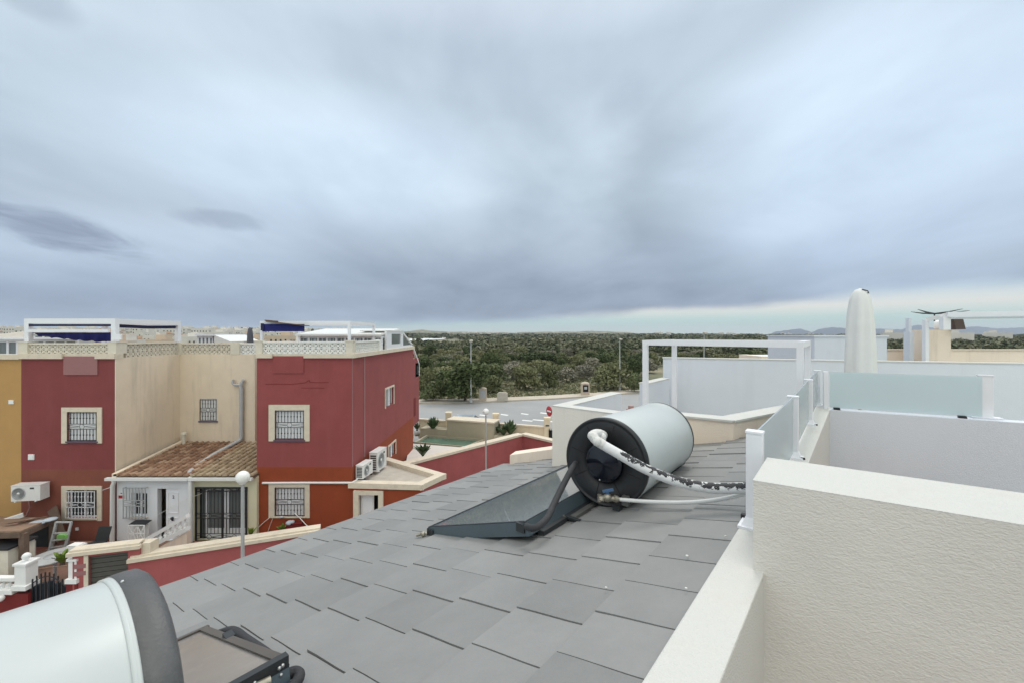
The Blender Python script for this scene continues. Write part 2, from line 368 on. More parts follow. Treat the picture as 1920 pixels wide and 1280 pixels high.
GX = RR*np.sin(TT); GY = RR*np.cos(TT); GZ = ground_z(GX, GY)
gv = np.stack([GX, GY, GZ], -1).reshape(-1, 3); nT = len(th)
ii, jj = np.meshgrid(np.arange(len(rs)-1), np.arange(nT-1), indexing='ij')
gf = np.stack([ii*nT+jj, (ii+1)*nT+jj, (ii+1)*nT+jj+1, ii*nT+jj+1], -1).reshape(-1, 4)[:, ::-1]
def ground_mat():
    m, t, b = nt('dry_scrub_ground'); N = t.nodes; K = t.links
    geo = N.new('ShaderNodeNewGeometry')
    def nz(sc, de=8, ro=.65):
        n = N.new('ShaderNodeTexNoise'); n.inputs['Scale'].default_value = sc; n.inputs['Detail'].default_value = de; n.inputs['Roughness'].default_value = ro
        K.new(geo.outputs['Position'], n.inputs['Vector']); return n
    r = N.new('ShaderNodeValToRGB'); cr = r.color_ramp
    cr.elements[0].position = .30; cr.elements[0].color = (.075, .088, .045, 1); cr.elements[1].position = .72; cr.elements[1].color = (.36, .30, .21, 1)
    e = cr.elements.new(.46); e.color = (.13, .135, .075, 1); e = cr.elements.new(.56); e.color = (.25, .225, .145, 1)
    a = nz(.035, 10, .72); K.new(a.outputs['Fac'], r.inputs[0])
    n2 = nz(.9, 8, .7); mr = N.new('ShaderNodeMapRange'); mr.inputs[1].default_value = .3; mr.inputs[2].default_value = .7; mr.inputs[3].default_value = .7; mr.inputs[4].default_value = 1.25
    K.new(n2.outputs['Fac'], mr.inputs[0])
    mx = N.new('ShaderNodeMix'); mx.data_type = 'RGBA'; mx.blend_type = 'MULTIPLY'; mx.inputs[0].default_value = 1
    K.new(r.outputs[0], mx.inputs[6]); K.new(mr.outputs[0], mx.inputs[7]); K.new(mx.outputs[2], b.inputs['Base Color']); b.inputs['Roughness'].default_value = .95
    return m
M['ground'] = ground_mat()
o = bpy.data.objects.new('ground', npmesh('ground', gv, gf, [M['ground']], smooth=True)); C.objects.link(o); o['kind'] = 'structure'

def kerb_y(px):      # picture row of the far kerb line; the road bends away to the right
    return np.interp(px, [300, 790, 900, 1040, 1150, 1205, 1400, 1920], [762, 757, 755, 748.5, 741, 736, 722, 705])
def gp(px, py, z=-7.8):
    Y = z/-((py-HY)/F); return Vector(((px-CX)/F*Y, Y, z))
# road along the field: far side = kerb line, near side 15 m closer
xs = [300, 500, 650, 790, 850, 900, 970, 1040, 1100, 1150, 1205, 1300, 1400]
far = [gp(x, kerb_y(x)) for x in xs]
road = MB(); pav = MB(); kb = MB()
def off(p, d): return Vector((p.x, p.y+d, p.z))
near = [Vector((p.x*.9, min(p.y-17, p.y*.68), p.z)) for p in far]
for i in range(len(xs)-1):
    z = -7.78
    road.poly([(near[i].x, near[i].y, z), (near[i+1].x, near[i+1].y, z), (far[i+1].x, far[i+1].y, z), (far[i].x, far[i].y, z)])
def strip(mb, pts, d0, d1, z0, z1):
    n = len(pts)
    for i in range(n-1):
        a, b = pts[i], pts[i+1]; t0 = (b-a); nn = Vector((-t0.y, t0.x, 0)).normalized()
        tp = pts[max(i-1,0)]; nx = pts[min(i+2,n-1)]
        na = Vector((-(b-tp).y, (b-tp).x, 0)).normalized(); nb = Vector((-(nx-a).y, (nx-a).x, 0)).normalized()
        q = [a+na*d0, b+nb*d0, b+nb*d1, a+na*d1]
        mb.add([(p.x, p.y, z0) for p in q]+[(p.x, p.y, z1) for p in q], [(3,2,1,0),(4,5,6,7),(0,1,5,4),(1,2,6,5),(2,3,7,6),(3,0,4,7)])
strip(kb, far, 0, .25, -7.9, -7.64); strip(pav, far, .25, 2.6, -7.9, -7.65)
tag(road.build('road', M['asphalt']), kind='structure'); tag(kb.build('kerb', M['kerb']), kind='structure'); tag(pav.build('pavement', M['pave']), kind='structure')
mk = MB()
for x, y, w in [(858, 776.5, 14), (900, 776, 14), (940, 775, 14), (978, 773.5, 14), (1014, 772, 14), (1000, 785, 22), (980, 786, 20), (925, 785, 12), (1032, 788, 10)]:
    a = gp(x, y, -7.775); b = gp(x+w, y+1.8, -7.775); a2 = gp(x-2, y+1.6, -7.775); b2 = gp(x+w-3, y+3.4, -7.775)
    mk.poly([a2, b2, b, a])
tag(mk.build('road_markings', M['paint']), kind='structure')
# street paving on our side
st = MB(); st.poly([(-22, -3, -9.38), (12, -3, -9.38), (12, 23, -9.38), (-9, 23, -9.38), (-22, 14, -9.38)]); tag(st.build('street', M['street']), kind='structure')

# ------------------------------------------------------------------ foliage
def leafcloud(n, lobes, size, rng, flat=.9, shell=.55):
    """n small leaf quads through the volume of some lobes (cx,cy,cz,rx,ry,rz)"""
    L_ = np.array(lobes); wgt = L_[:,3]*L_[:,4]+.01; k = rng.choice(len(L_), n, p=wgt/wgt.sum())
    d = rng.normal(size=(n,3)); d /= np.linalg.norm(d, axis=1)[:,None]; d[:,2] = np.where(d[:,2] < -.5, -d[:,2], d[:,2])
    r = shell+(1-shell)*rng.random(n)**.6; r *= 1+.16*np.sin(d[:,0]*7+k)*np.sin(d[:,1]*6+k*2)
    c = L_[k,:3]+d*r[:,None]*L_[k,3:6]
    a = rng.normal(size=(n,3))+d*.3; a /= np.linalg.norm(a, axis=1)[:,None]
    b = np.cross(a, d+rng.normal(size=(n,3))*.5); b /= np.linalg.norm(b, axis=1)[:,None]+1e-9
    s = (size*(.6+.8*rng.random(n)))[:,None]
    v = np.stack([c-a*s, c+b*s*.6, c+a*s, c-b*s*.6], 1).reshape(-1,3)
    f = np.arange(4*n).reshape(n,4)
    return v, f
def crown_mesh(name, n, w, h, size, rng, m, nl=9, base=.0, spiky=0):
    lobes = [(0,0,base+h*.5, w*.33, w*.33, h*.42)]
    for i in range(nl):
        t = rng.random()*6.283; rr = w*(.12+.24*rng.random()); zz = base+h*(.18+.62*rng.random())
        q = w*(.14+.12*rng.random()); lobes.append((math.cos(t)*rr, math.sin(t)*rr, zz, q, q, q*(.8+.5*rng.random())*h/w*1.1))
    v, f = leafcloud(n, lobes, size, rng)
    v[:,2] = np.maximum(v[:,2], base*.3+.02)
    return npmesh(name, v, f, [m])
def trunk_mesh(name, h, r, rng):
    mb = MB(); mb.tube([(0,0,-.2),(.05*h*rng.normal()*.3,0,h*.35),(.1*rng.normal(),.1*rng.normal(),h*.7)], [r, r*.75, r*.35], 7)
    for i in range(5):
        t = rng.random()*6.28; z = h*(.2+.3*rng.random()); e = h*.38
        mb.tube([(0,0,z),(math.cos(t)*e*.5, math.sin(t)*e*.5, z+e*.45),(math.cos(t)*e, math.sin(t)*e, z+e*.7)], [r*.5, r*.3, r*.12], 5)
    me = bpy.data.meshes.new(name); me.from_pydata(mb.v, [], mb.f); me.materials.append(M['bark']); return me
VAR = []
for i in range(5): VAR.append(('pine_tree', crown_mesh('pine_crown', 5200, 4.6, 4.0, .14, RNG, M['pine'], 11, .2), trunk_mesh('trunk', 4.0, .14, RNG), 4.6))
for i in range(6): VAR.append(('shrub', crown_mesh('shrub_crown', 3200, 3.6, 2.4, .13, RNG, M['shrub'], 10, .05), trunk_mesh('stem', 2.2, .07, RNG), 3.6))
for i in range(4): VAR.append(('dry_shrub', crown_mesh('dry_crown', 2400, 3.2, 2.0, .11, RNG, M['dry'], 9, .02), trunk_mesh('stem', 1.8, .06, RNG), 3.2))
def hidden(px, Y, h):
    return px < 770 or px > 1530
LBL = {'pine_tree': 'dark green rounded pine in the open scrub field beyond the road',
       'shrub': 'mid green rounded shrub among the others in the scrub field beyond the road',
       'dry_shrub': 'grey brown dry shrub among green ones in the scrub field'}
CAT = {'pine_tree': 'tree', 'shrub': 'shrub', 'dry_shrub': 'shrub'}
GRP = {'pine_tree': 'small pines in the scrub field', 'shrub': 'green shrubs in the scrub field', 'dry_shrub': 'dry shrubs in the scrub field'}
def plant(vi, x, y, sx, sz, rot, label=None, parts=True, group=True):
    kind, cm, tm, w0 = VAR[vi]; z = float(ground_z(np.array(x), np.array(y)))
    if parts:
        t = thing(kind, label or LBL[kind], CAT[kind], (x, y, z), GRP[kind] if label is None else None)
        del t['_o']
        t.rotation_euler.z = rot; t.scale = (sx, sx, sz)
        for nm, me in (('crown', cm), ('trunk', tm)):
            c = bpy.data.objects.new(nm, me); C.objects.link(c); c.parent = t
    else:
        t = bpy.data.objects.new(kind, cm); C.objects.link(t); t.location = (x, y, z); t.rotation_euler.z = rot; t.scale = (sx, sx, sz)
        tag(t, label or LBL[kind], CAT[kind], GRP[kind] if label is None else None)
    return t
placed = []
def fieldpt(px, py): g = gp(px, py); return g.x, g.y
# the trees one can tell apart, near edge of the field: px centre, py base, width px, height px, variant, label
near_trees = [
 (872, 752, 92, 84, 0, 'big dark green pine standing behind the left tall road lamp'),
 (812, 752, 50, 40, 6, 'leafy green shrub left of the big dark pine'),
 (795, 740, 36, 52, 7, 'yellow green bush beside the corner of the red house'),
 (924, 736, 44, 34, 8, 'olive green shrub just right of the big dark pine'),
 (985, 731, 52, 46, 5, 'yellow green bushy tree behind the concrete block'),
 (1030, 727, 44, 44, 9, 'bright green shrub midway between the two tall road lamps'),
 (960, 712, 60, 30, 11, 'pale grey dry shrub in the middle of the field'),
 (1062, 716, 46, 32, 12, 'grey brown dry bush behind the right utility box'),
 (1150, 731, 68, 50, 10, 'wide green shrub behind the right tall road lamp'),
 (1190, 735, 40, 40, 6, 'green shrub left of the white pergola post'),
 (1012, 690, 70, 34, 1, 'rounded dark pine in the middle distance of the field'),
 (905, 700, 60, 30, 2, 'dark pine right behind the lamp pole in the field'),
 (1110, 700, 44, 32, 13, 'bare reddish grey bush left of the right lamp'),
 (1145, 690, 60, 34, 3, 'dark pine behind the right tall road lamp'),
 (840, 690, 46, 24, 4, 'dark pine behind the big dark pine, further back'),
]
for px, py, wp, hp, vi, lb in near_trees:
    x, y = fieldpt(px, py); w = wp/F*y; h = hp/F*y; base_h = 4.6 if vi < 5 else (2.5 if vi < 11 else 2.05)
    plant(vi, x, y, w/VAR[vi][3]*1.12, h/base_h*1.0, random.random()*6, lb); placed.append((x, y, w*.5))
cnt = 0; tries = 0; cand = []
while cnt < 235 and tries < 60000:
    tries += 1
    y = 58+92*random.random()**.85; px = random.uniform(780, 1535); x = (px-CX)/F*y
    ky = gp(px, float(kerb_y(px))).y
    if y < ky+11+7*random.random(): continue
    if px > 1215 and y < 95: continue
    if 925 < px < 1085 and y < ky+19: continue      # hidden behind the white terrace walls
    w = random.uniform(2.6, 5.4)
    if any((x-a)**2+(y-b)**2 < (w*.40+c*.75)**2 for a, b, c in placed): continue
    placed.append((x, y, w*.5)); cnt += 1; cand.append((x, y, w))
for x, y, w in cand:
    r = random.random(); vi = random.randrange(0, 5) if r < .22 else (random.randrange(5, 11) if r < .80 else random.randrange(11, 15))
    s = w/VAR[vi][3]; plant(vi, x, y, s, s*random.uniform(.75, 1.1), random.random()*6.28, parts=y < 90)
# far scrub: one mass
tmpl = []
for i in range(8):
    lob = [(0,0,1.1,1.5,1.5,1.2)]+[(RNG.normal()*1.0, RNG.normal()*1.0, .6+RNG.random()*1.3, .9, .9, .8) for _ in range(5)]
    tmpl.append((leafcloud(230, lob, .40, RNG), leafcloud(90, lob, .62, RNG)))
V_, F_, T_ = [], [], []; off_ = 0
def scatter(y0, y1, n, wmin, wmax, hi, a0, a1, hs=1.0):
    global off_
    for i in range(n):
        d = math.sqrt(random.uniform(y0*y0, y1*y1)); a = random.uniform(a0, a1); x = d*math.sin(a); y = d*math.cos(a)
        if -.28 < a < -.10 and 300 < d < 950 and (d < 600 or random.random() < .7): continue
        q = math.sin(x*.013+1.3)*math.cos(y*.011)+math.sin(x*.031)*.5+math.sin(y*.023+x*.01)*.5
        if q < -.55 and random.random() < .75: continue
        (v, f) = tmpl[random.randrange(8)][0 if hi else 1]
        w = random.uniform(wmin, wmax); s = w/3.2; t = random.random()*6.28; c, sn = math.cos(t)*s, math.sin(t)*s
        z = float(ground_z(np.array(x), np.array(y)))
        vv = np.stack([v[:,0]*c-v[:,1]*sn+x, v[:,0]*sn+v[:,1]*c+y, v[:,2]*s*random.uniform(.6, 1.05)*hs+z], 1)
        V_.append(vv); F_.append(f+off_); off_ += len(vv); T_.append(np.full(len(vv), random.random()**1.4))
scatter(148, 260, 900, 3.5, 6.5, True, -.30, .80)
scatter(260, 520, 2000, 4, 8, False, -.40, .95, .9)
scatter(520, 1100, 2200, 7, 15, False, -.60, 1.0, .6)
scatter(1100, 2600, 1600, 14, 32, False, -.85, 1.0, .35)
ob = bpy.data.objects.new('far_scrub', npmesh('far_scrub', np.concatenate(V_), np.concatenate(F_), [M['farveg']], tint=np.concatenate(T_))); C.objects.link(ob)
tag(ob, 'dense dark green scrub covering the plain towards the horizon', 'scrub', kind='stuff')
# weeds on the verge
V_, F_, T_ = [], [], []; off_ = 0
for i in range(1500):
    px = random.uniform(785, 1210); k = gp(px, float(kerb_y(px))); y = k.y+2.9+random.random()**1.3*22; x = (px-CX)/F*y
    n = 26; s = random.uniform(.25, .75); h = s*random.uniform(.5, .9)
    v, f = leafcloud(n, [(0,0,.25*h/s*s, s*.5, s*.5, h*.5)], .11, RNG, shell=.3); v[:,0] += x; v[:,1] += y; v[:,2] = np.maximum(v[:,2], 0)-7.8
    V_.append(v); F_.append(f+off_); off_ += len(v); T_.append(np.full(len(v), random.random()))
ob = bpy.data.objects.new('weeds', npmesh('weeds', np.concatenate(V_), np.concatenate(F_), [M['weed']], tint=np.concatenate(T_))); C.objects.link(ob)
tag(ob, 'low grey green weeds on the sandy verge beside the road', 'weeds', kind='stuff')

# ------------------------------------------------------------------ hills, lagoon, far things
def ridge(name, pts, Y, m, depth=900):
    """pts: picture points of the crest, at distance Y; built as a real ridge with slopes to both sides"""
    vs = []; fs = []; xs_ = np.linspace(pts[0][0], pts[-1][0], 160); cr = np.interp(xs_, [p[0] for p in pts], [p[1] for p in pts])
    rows = 9
    for j in range(rows):
        t = j/(rows-1)*2-1; dy = t*depth; k = 1-abs(t)**1.3
        for i, px in enumerate(xs_):
            Y2 = Y+dy; x = (px-CX)/F*Y2; ztop = (HY-cr[i])/F*Y
            n = .55+.45*math.sin(px*.19+j*1.7)*math.sin(px*.067+j)
            z = -30+(ztop+30)*(k if j == rows//2 else max(0, k-(1-k)*.25*n))
            if j == rows//2: z += .35*math.sin(px*.9)*Y/F
            vs.append((x, Y2, z))
    n_ = len(xs_)
    for j in range(rows-1):
        for i in range(n_-1): fs.append((j*n_+i, j*n_+i+1, (j+1)*n_+i+1, (j+1)*n_+i))
    mb = MB(); mb.add(vs, fs, True); return tag(mb.build(name, m), kind='structure')
ridge('hills', [(560,627),(640,624),(760,621.5),(790,618.5),(830,622),(900,623),(960,624),(1010,622.5),(1080,622),(1110,620.5),(1160,622.5),(1200,625),(1290,626.5),(1500,627.5)], 2900, M['ground'], 250)
ridge('mountains', [(1440,629),(1452,622),(1470,620),(1500,616),(1522,623),(1536,617),(1560,613.5),(1590,616),(1640,616),(1690,618),(1705,613),(1722,609),(1745,614),(1780,616),(1830,612),(1870,616),(1950,613),(2050,617),(2200,628)], 7600, M['mount'], 900)
lg = MB(); lg.poly([(3300,3100,-7.3),(6800,2500,-7.3),(9000,6000,-7.3),(5200,5600,-7.3)]); tag(lg.build('lagoon', M['lagoon']), kind='structure')
# greenhouses
def greenhouse(px0, px1, py, Y, h, label):
    a = W(px0, py, Y); b = W(px1, py-2, Y*1.25); z = a.z; d = (b-a); d.z = 0; ln = d.length; d.normalize(); n = Vector((-d.y, d.x, 0))
    t = thing('greenhouse', label, 'greenhouse', (a.x, a.y, z-h-3), 'white greenhouses across the plain')
    body = MB(); roof = MB(); gz = float(ground_z(np.array(a.x), np.array(a.y)))-1
    w = 9; k = 4
    for i in range(k):
        o0 = a+n*i*w; body.obox(o0+d*ln/2+n*w/2+Vector((0,0,(gz-z)/2-h/2)), d*ln/2, n*w/2, Vector((0,0,(z-h-gz)/2)))
        arc = [(w*.5*(1-math.cos(math.pi*s/6)), (h)*math.sin(math.pi*s/6)) for s in range(7)]
        for s in range(6):
            p0 = o0+n*arc[s][0]+Vector((0,0,arc[s][1]-h)); p1 = o0+n*arc[s+1][0]+Vector((0,0,arc[s+1][1]-h))
            roof.add([p0, p0+d*ln, p1+d*ln, p1], [(0,1,2,3)], True)
    body.build('wall', M['greenhouse'], t); roof.build('roof', M['greenhouse'], t)
greenhouse(768, 804, 637.4, 430, 2.0, 'long white greenhouse nearest, left end hidden by the red house')
greenhouse(792, 842, 635.6, 560, 2.0, 'long white greenhouse in the middle behind the nearest one')
greenhouse(835, 864, 633.6, 760, 2.0, 'small white greenhouse furthest to the right')

# town: individual small white houses
def house_mesh(kind):
    mb = MB(); w, d, h = [(8,8,3.6),(7,9,6.2),(12,8,6.0),(9,7,3.4),(16,9,6.4)][kind]
    mb.cur = 0; mb.box(-w/2, w/2, -d/2, d/2, -2, h)
    mb.cur = 0; mb.box(-w/2, w/2, -d/2, -d/2+.2, h, h+.5); mb.box(-w/2, w/2, d/2-.2, d/2, h, h+.5); mb.box(-w/2, -w/2+.2, -d/2+.2, d/2-.2, h, h+.5); mb.box(w/2-.2, w/2, -d/2+.2, d/2-.2, h, h+.5)
    mb.box(w*.1, w*.42, -d*.1, d*.3, h, h+2.2)
    mb.cur = 1
    for fl in range(1 if h < 4 else 2):
        for k in range(int(w//2.6)):
            x = -w/2+1.3+k*2.6; mb.box(x-.45, x+.45, -d/2-.03, -d/2+.1, .9+fl*2.9, 2.1+fl*2.9)
            mb.box(w/2-.1, w/2+.03, -d/2+1.3+k*1.5, -d/2+1.9+k*1.5, .9+fl*2.9, 2.1+fl*2.9) if k < d//2 else None
    if kind in (0, 3):
        mb.cur = 2; mb.add([(-w/2-.3,-d/2-.3,h+.52),(w/2+.3,-d/2-.3,h+.52),(w/2+.3,d/2+.3,h+.52),(-w/2-.3,d/2+.3,h+.52),(-w/2+1.5,0,h+2.0),(w/2-1.5,0,h+2.0)], [(0,1,5,4),(1,2,5),(2,3,4,5),(3,0,4),(3,2,1,0)])
    me = bpy.data.meshes.new('far_house'); me.from_pydata(mb.v, [], mb.f)
    return me, mb.mi
HM = []
for k in range(5):
    for wm in ('townw', 'townc'):
        me, mi = house_mesh(k); [me.materials.append(M[q]) for q in (wm, 'glassd', 'townr')]; me.polygons.foreach_set('material_index', mi); HM.append(me)
tp = []; n = 0; tr = 0
while n < 190 and tr < 20000:
    tr += 1
    d = random.uniform(75, 900)**1.0; a = random.uniform(-.90, -.36)
    if d > 150 and random.random() < .0: continue
    x = d*math.sin(a); y = d*math.cos(a)
    if y < 34: continue
    if any((x-p)**2+(y-q)**2 < 15**2 for p, q in tp): continue
    tp.append((x, y)); n += 1
    me = HM[random.randrange(10) if d < 350 else random.choice([0, 2, 4, 6, 8, 2, 4, 1])]
    t = bpy.data.objects.new('far_house', me); C.objects.link(t); t.location = (x, y, float(ground_z(np.array(x), np.array(y)))-1.0); t.rotation_euler.z = random.choice([0, 0, math.pi/2, .25, -.2])
    tag(t, 'small pale flat roofed house in the distant town on the left', 'house', 'houses of the distant town')
for i in range(46):       # a few white villas on the far ridge
    a = random.uniform(-.16, .02) if i < 18 else (random.uniform(.30, .62) if i < 38 else random.uniform(.72, .88)); d = random.uniform(1500, 2500) if i < 38 else random.uniform(350, 900)
    x = d*math.sin(a); y = d*math.cos(a)
    t = bpy.data.objects.new('far_house', HM[random.choice([0, 2, 4, 6])]); C.objects.link(t); t.location = (x, y, float(ground_z(np.array(x), np.array(y)))+(2.5 if i < 38 else .5)); t.scale = (1.3,)*3; t.rotation_euler.z = random.random()*3
    tag(t, 'tiny white villa near the horizon beyond the scrub', 'house', 'white villas near the horizon')

# ------------------------------------------------------------------ road furniture
def road_lamp(px, ptop, Y, label, lean=0):
    b = W(px, HY, Y); z1 = W(px, ptop, Y).z
    t = thing('street_lamp', label, 'street lamp', (b.x, b.y, -7.65), 'tall road lamps')
    mb = MB(); mb.tube([(b.x-lean, b.y, -7.65), (b.x, b.y, z1)], [.11, .06], 10); mb.build('pole', M['lamp'], t)
    mb = MB(); mb.lathe((b.x-lean, b.y, -7.65), [(.17,0),(.17,.25),(.12,.4)], 10); mb.build('base', M['lamp'], t)
    mb = MB(); mb.obox((b.x+.05, b.y-.25, z1+.06), Vector((.17,0,0)), Vector((0,.42,.04)), Vector((0,0,.07))); mb.build('lamp_head', M['concrete'], t)
road_lamp(883, 640, 47.6, 'tall grey road lamp in front of the big dark pine')
road_lamp(1162, 636.5, 58, 'tall grey road lamp left of the white pergola')
road_lamp(1320, 625, 66, 'far road lamp seen through the white pergola frame')
road_lamp(1384, 648, 150, 'thin leaning pole seen low behind the long white wall', 1.6)
def util_box(px, pyb, w, h, Y, label, door):
    b = W(px, pyb, Y); z = -7.65
    t = thing('utility_box', label, 'utility box', (b.x, b.y, z))
    ww = w/F*Y/2; hh = h/F*Y
    mb = MB(); mb.box(b.x-ww, b.x+ww, b.y, b.y+.7, z, z+hh-.15); mb.lathe((b.x, b.y+.35, z+hh-.15), [(ww*1.1,0),(ww*.6,.15),(0,.2)], 4)
    mb.build('cabinet', M['utilbox'], t)
    mb = MB(); mb.box(b.x-ww*.65, b.x+ww*.7, b.y-.03, b.y+.02, z+hh*.25, z+hh*.78); mb.build('door', M[door], t)
    mb = MB(); mb.box(b.x-ww*.35, b.x+ww*.35, b.y-.045, b.y-.031, z+hh*.45, z+hh*.65); mb.build('plate', M['gpvc'], t)
util_box(905, 752, 14, 25, 48.8, 'tall beige utility box beside the left tall road lamp', 'gpvc')
util_box(1098, 741, 15, 24, 53.5, 'beige utility box with dark panel left of the right lamp', 'dark')
b = W(942, 752, 48.9); mb = MB(); mb.prism([(b.x-.62,b.y),(b.x+.62,b.y),(b.x+.55,b.y+.9),(b.x-.55,b.y+.9)], -7.7, -6.85); mb.prism([(b.x-.52,b.y+.1),(b.x+.52,b.y+.1),(b.x+.45,b.y+.8),(b.x-.45,b.y+.8)], -6.85, -6.75)
tag(mb.build('concrete_block', M['concrete'], org=(b.x,b.y,-7.7)), 'low pale concrete block on the verge right of the utility box', 'concrete block')
# no entry sign
b = W(1030, 770, 30.2); t = thing('road_sign', 'round red no entry sign on a thin post behind the yellow fence', 'road sign', (b.x, b.y, -7.78))
ax = Vector((-.88, -.47, 0)); sd = Vector((ax.y, -ax.x, 0)); bb = Vector((b.x, b.y, b.z))
mb = MB(); mb.tube([(b.x, b.y+.03, -7.78), (b.x, b.y+.03, b.z+.2)], .035, 8); mb.build('post', M['lamp'], t)
mb = MB(); mb.lathe(bb, [(0,0),(.36,0),(.36,.03),(0,.03)], 20, ax); mb.build('disc', M['red'], t)
mb = MB(); mb.obox(bb+ax*.034, sd*.25, Vector((0,0,.055)), ax*.003); mb.build('white_bar', M['wpaint'], t)

# ------------------------------------------------------------------ pool garden
DZ = -7.0
q0_, q1_, q2_ = gp(745, 873, -6.0), gp(980, 813, -6.0), gp(1050, 829, -6.0)
dk = MB(); dk.poly([(q0_.x+.05, q0_.y+.15, DZ-.25), (q1_.x, q1_.y+.15, DZ-.25), (q2_.x+.1, q2_.y+.15, DZ-.25), (3.6, 31.2, DZ-.25), (-6.3, 31.2, DZ-.25), (-6.3, 20.2, DZ-.25)])
tag(dk.build('garden_ground', M['deck']), kind='structure')
def pgp(px, py, z=DZ): return gp(px, py, z)
pool = thing('swimming_pool', 'small green swimming pool behind the red house', 'pool', tuple(pgp(850, 826)))
A = [pgp(781, 828), pgp(802, 815.5), pgp(905, 823), pgp(872, 836)]
mb = MB(); zc = DZ-.12; mb.poly([(p.x, p.y, zc) for p in A]); mb.build('water', M['poolw'], pool)
mb = MB(); cen = sum(A, Vector())/4; Bq = [cen+(p-cen)*1.07 for p in A]
for i in range(4):
    a, b_, c_, d_ = A[i], A[(i+1)%4], Bq[(i+1)%4], Bq[i]
    q = [a, b_, c_, d_]; mb.add([(p.x,p.y,DZ-.3) for p in q]+[(p.x,p.y,DZ+.02) for p in q], [(3,2,1,0),(4,5,6,7),(0,1,5,4),(2,3,7,6)])
mb.build('coping', M['tan'], pool)
mb = MB(); a = pgp(770, 829.5); b_ = pgp(905, 846); mb.poly([pgp(768, 830, DZ+.004), pgp(874, 838.5, DZ+.004), pgp(850, 875, DZ+.004), pgp(755, 900, DZ+.004)]); mb.build('deck', M['deck'], pool)
# raised tan planter wall
t = thing('planter_wall', 'raised tan stone wall with flat coping behind the pool', 'wall', tuple(pgp(860, 815)))
a = pgp(838, 817.0); b_ = pgp(925, 824.5); top = -(787.5-HY)/F*a.y
mb = MB(); wall(mb, a, b_, DZ-.3, top, 1.1); mb.build('wall', M['tan'], t)
mb = MB(); wall(mb, a+Vector((-.05,-.05,0)), b_+Vector((.05,-.05,0)), top, top+.1, 1.2); mb.build('coping', M['cream'], t)
mb = MB(); a2 = pgp(788, 813.5); a1 = pgp(837.5, 817); wall(mb, a2, a1, DZ-.3, -(805-HY)/F*a1.y, .9); mb.build('low_planter', M['tan'], t)
mb = MB(); a3 = pgp(925.5, 824.5); a4 = pgp(985, 829); wall(mb, a3, a4, DZ-.3, -(816-HY)/F*a3.y, .9); mb.build('low_planter', M['tan'], t)
# yellow fence with pillars
t = thing('garden_fence', 'pale yellow rendered fence wall with pillars along the road', 'fence', (-4, 30, -7.3))
fp = [W(780, HY, 31.0), W(841, HY, 30.2), W(929.5, HY, 29.4), W(1026, HY, 28.2)]
ftop = [784, 789.5, 794.5, 802]
mb = MB(); cp = MB()
fp0 = W(560, HY, 31.4); 
for i in range(4):
    a = fp0 if i == 0 else fp[i-1]; c = fp[i]; d = (c-a).normalized()*.2
    z = -(({0:789,1:790.5,2:794.5,3:802}[i])-HY)/F*c.y
    wall(mb, a+(d if i else Vector()), c-d, -7.6, z, .2); wall(cp, a+(d if i else Vector())+Vector((0,-.05,0)), c-d+Vector((0,-.05,0)), z, z+.1, .3)
mb.build('wall', M['fencey'], t); cp.build('coping', M['cream'], t)
for i, (px, pt) in enumerate([(841, 772), (929.5, 774.5), (1026, 782)]):
    c = fp[i+1]; z = -(pt-HY)/F*c.y
    mb = MB(); mb.box(c.x-.2, c.x+.2, c.y-.12, c.y+.28, -7.6, z-.14); mb.box(c.x-.225, c.x+.225, c.y-.145, c.y+.305, z-.14, z); mb.build('pillar', M['fencey'], t)
    mb = MB(); mb.box(c.x-.12, c.x+.12, c.y-.15, c.y-.121, z-.55, z-.47); mb.build('vent', M['dark'], t)
mb = MB(); c = W(1034, HY, 28.0)
for k in range(5): mb.box(c.x-.16+k*.12, c.x-.12+k*.12, c.y, c.y+.04, -7.3, W(1034, 803, 28).z)
mb.box(c.x-.18, c.x+.42, c.y+.045, c.y+.06, -7.3, W(1034, 806, 28).z)
mb.build('gate', M['dark'], t)
# leafy garden plants
def banana(px, py, Y, h, label, n=16, m='green_leaf', pot=False):
    n = int(n*2.2)
    b = W(px, py, Y); t = thing('garden_plant', label, 'plant', tuple(b)); mb = MB(); rg = random.Random(int(px*7))
    for i in range(n):
        a = rg.random()*6.28; ln = h*rg.uniform(.55, 1.1); out = rg.uniform(.25, .9); pts = []
        for k in range(6):
            s = k/5; pts.append(Vector((b.x+math.cos(a)*ln*out*s*.75, b.y+math.sin(a)*ln*out*s*.75, b.z+ln*(s*1.05-.45*out*s*s))))
        wd = [.02, .05, .14, .17, .12, .01]; sd = Vector((-math.sin(a), math.cos(a), 0)); vs = []
        for k in range(6): vs += [pts[k]-sd*wd[k]*h*.75, pts[k]+Vector((0,0,-.02)), pts[k]+sd*wd[k]*h*.75]
        fs = []
        for k in range(5): fs += [(k*3, k*3+1, k*3+4, k*3+3), (k*3+1, k*3+2, k*3+5, k*3+4)]
        mb.add(vs, fs, True)
    mb.build('leaves', M[m], t)
    mb = MB(); mb.tube([(b.x, b.y, b.z-.05), (b.x, b.y, b.z+h*.3)], [.07, .03], 7); mb.build('stem', M['bark'], t)
    if pot: mb = MB(); mb.lathe((b.x, b.y, b.z-.38), [(.01,0),(.17,0),(.22,.35),(.2,.36),(.01,.34)], 14); mb.build('pot', M['wpvc'], t)
banana(812, 806, 29.6, 1.05, 'broad leaved green plant left of the raised tan wall', 18)
banana(931, 815, 28.8, .95, 'dark leafy plant at the right end of the tan wall', 16)
banana(944, 817, 28.3, .8, 'middle leafy plant of the clump right of the globe lamp', 14)
banana(957, 816, 28.2, 1.1, 'tall leafy plant nearest the yellow fence pillar', 18)
banana(793, 856, 23.2, .85, 'spiky dark plant in a pot on the pool deck', 18, pot=True)
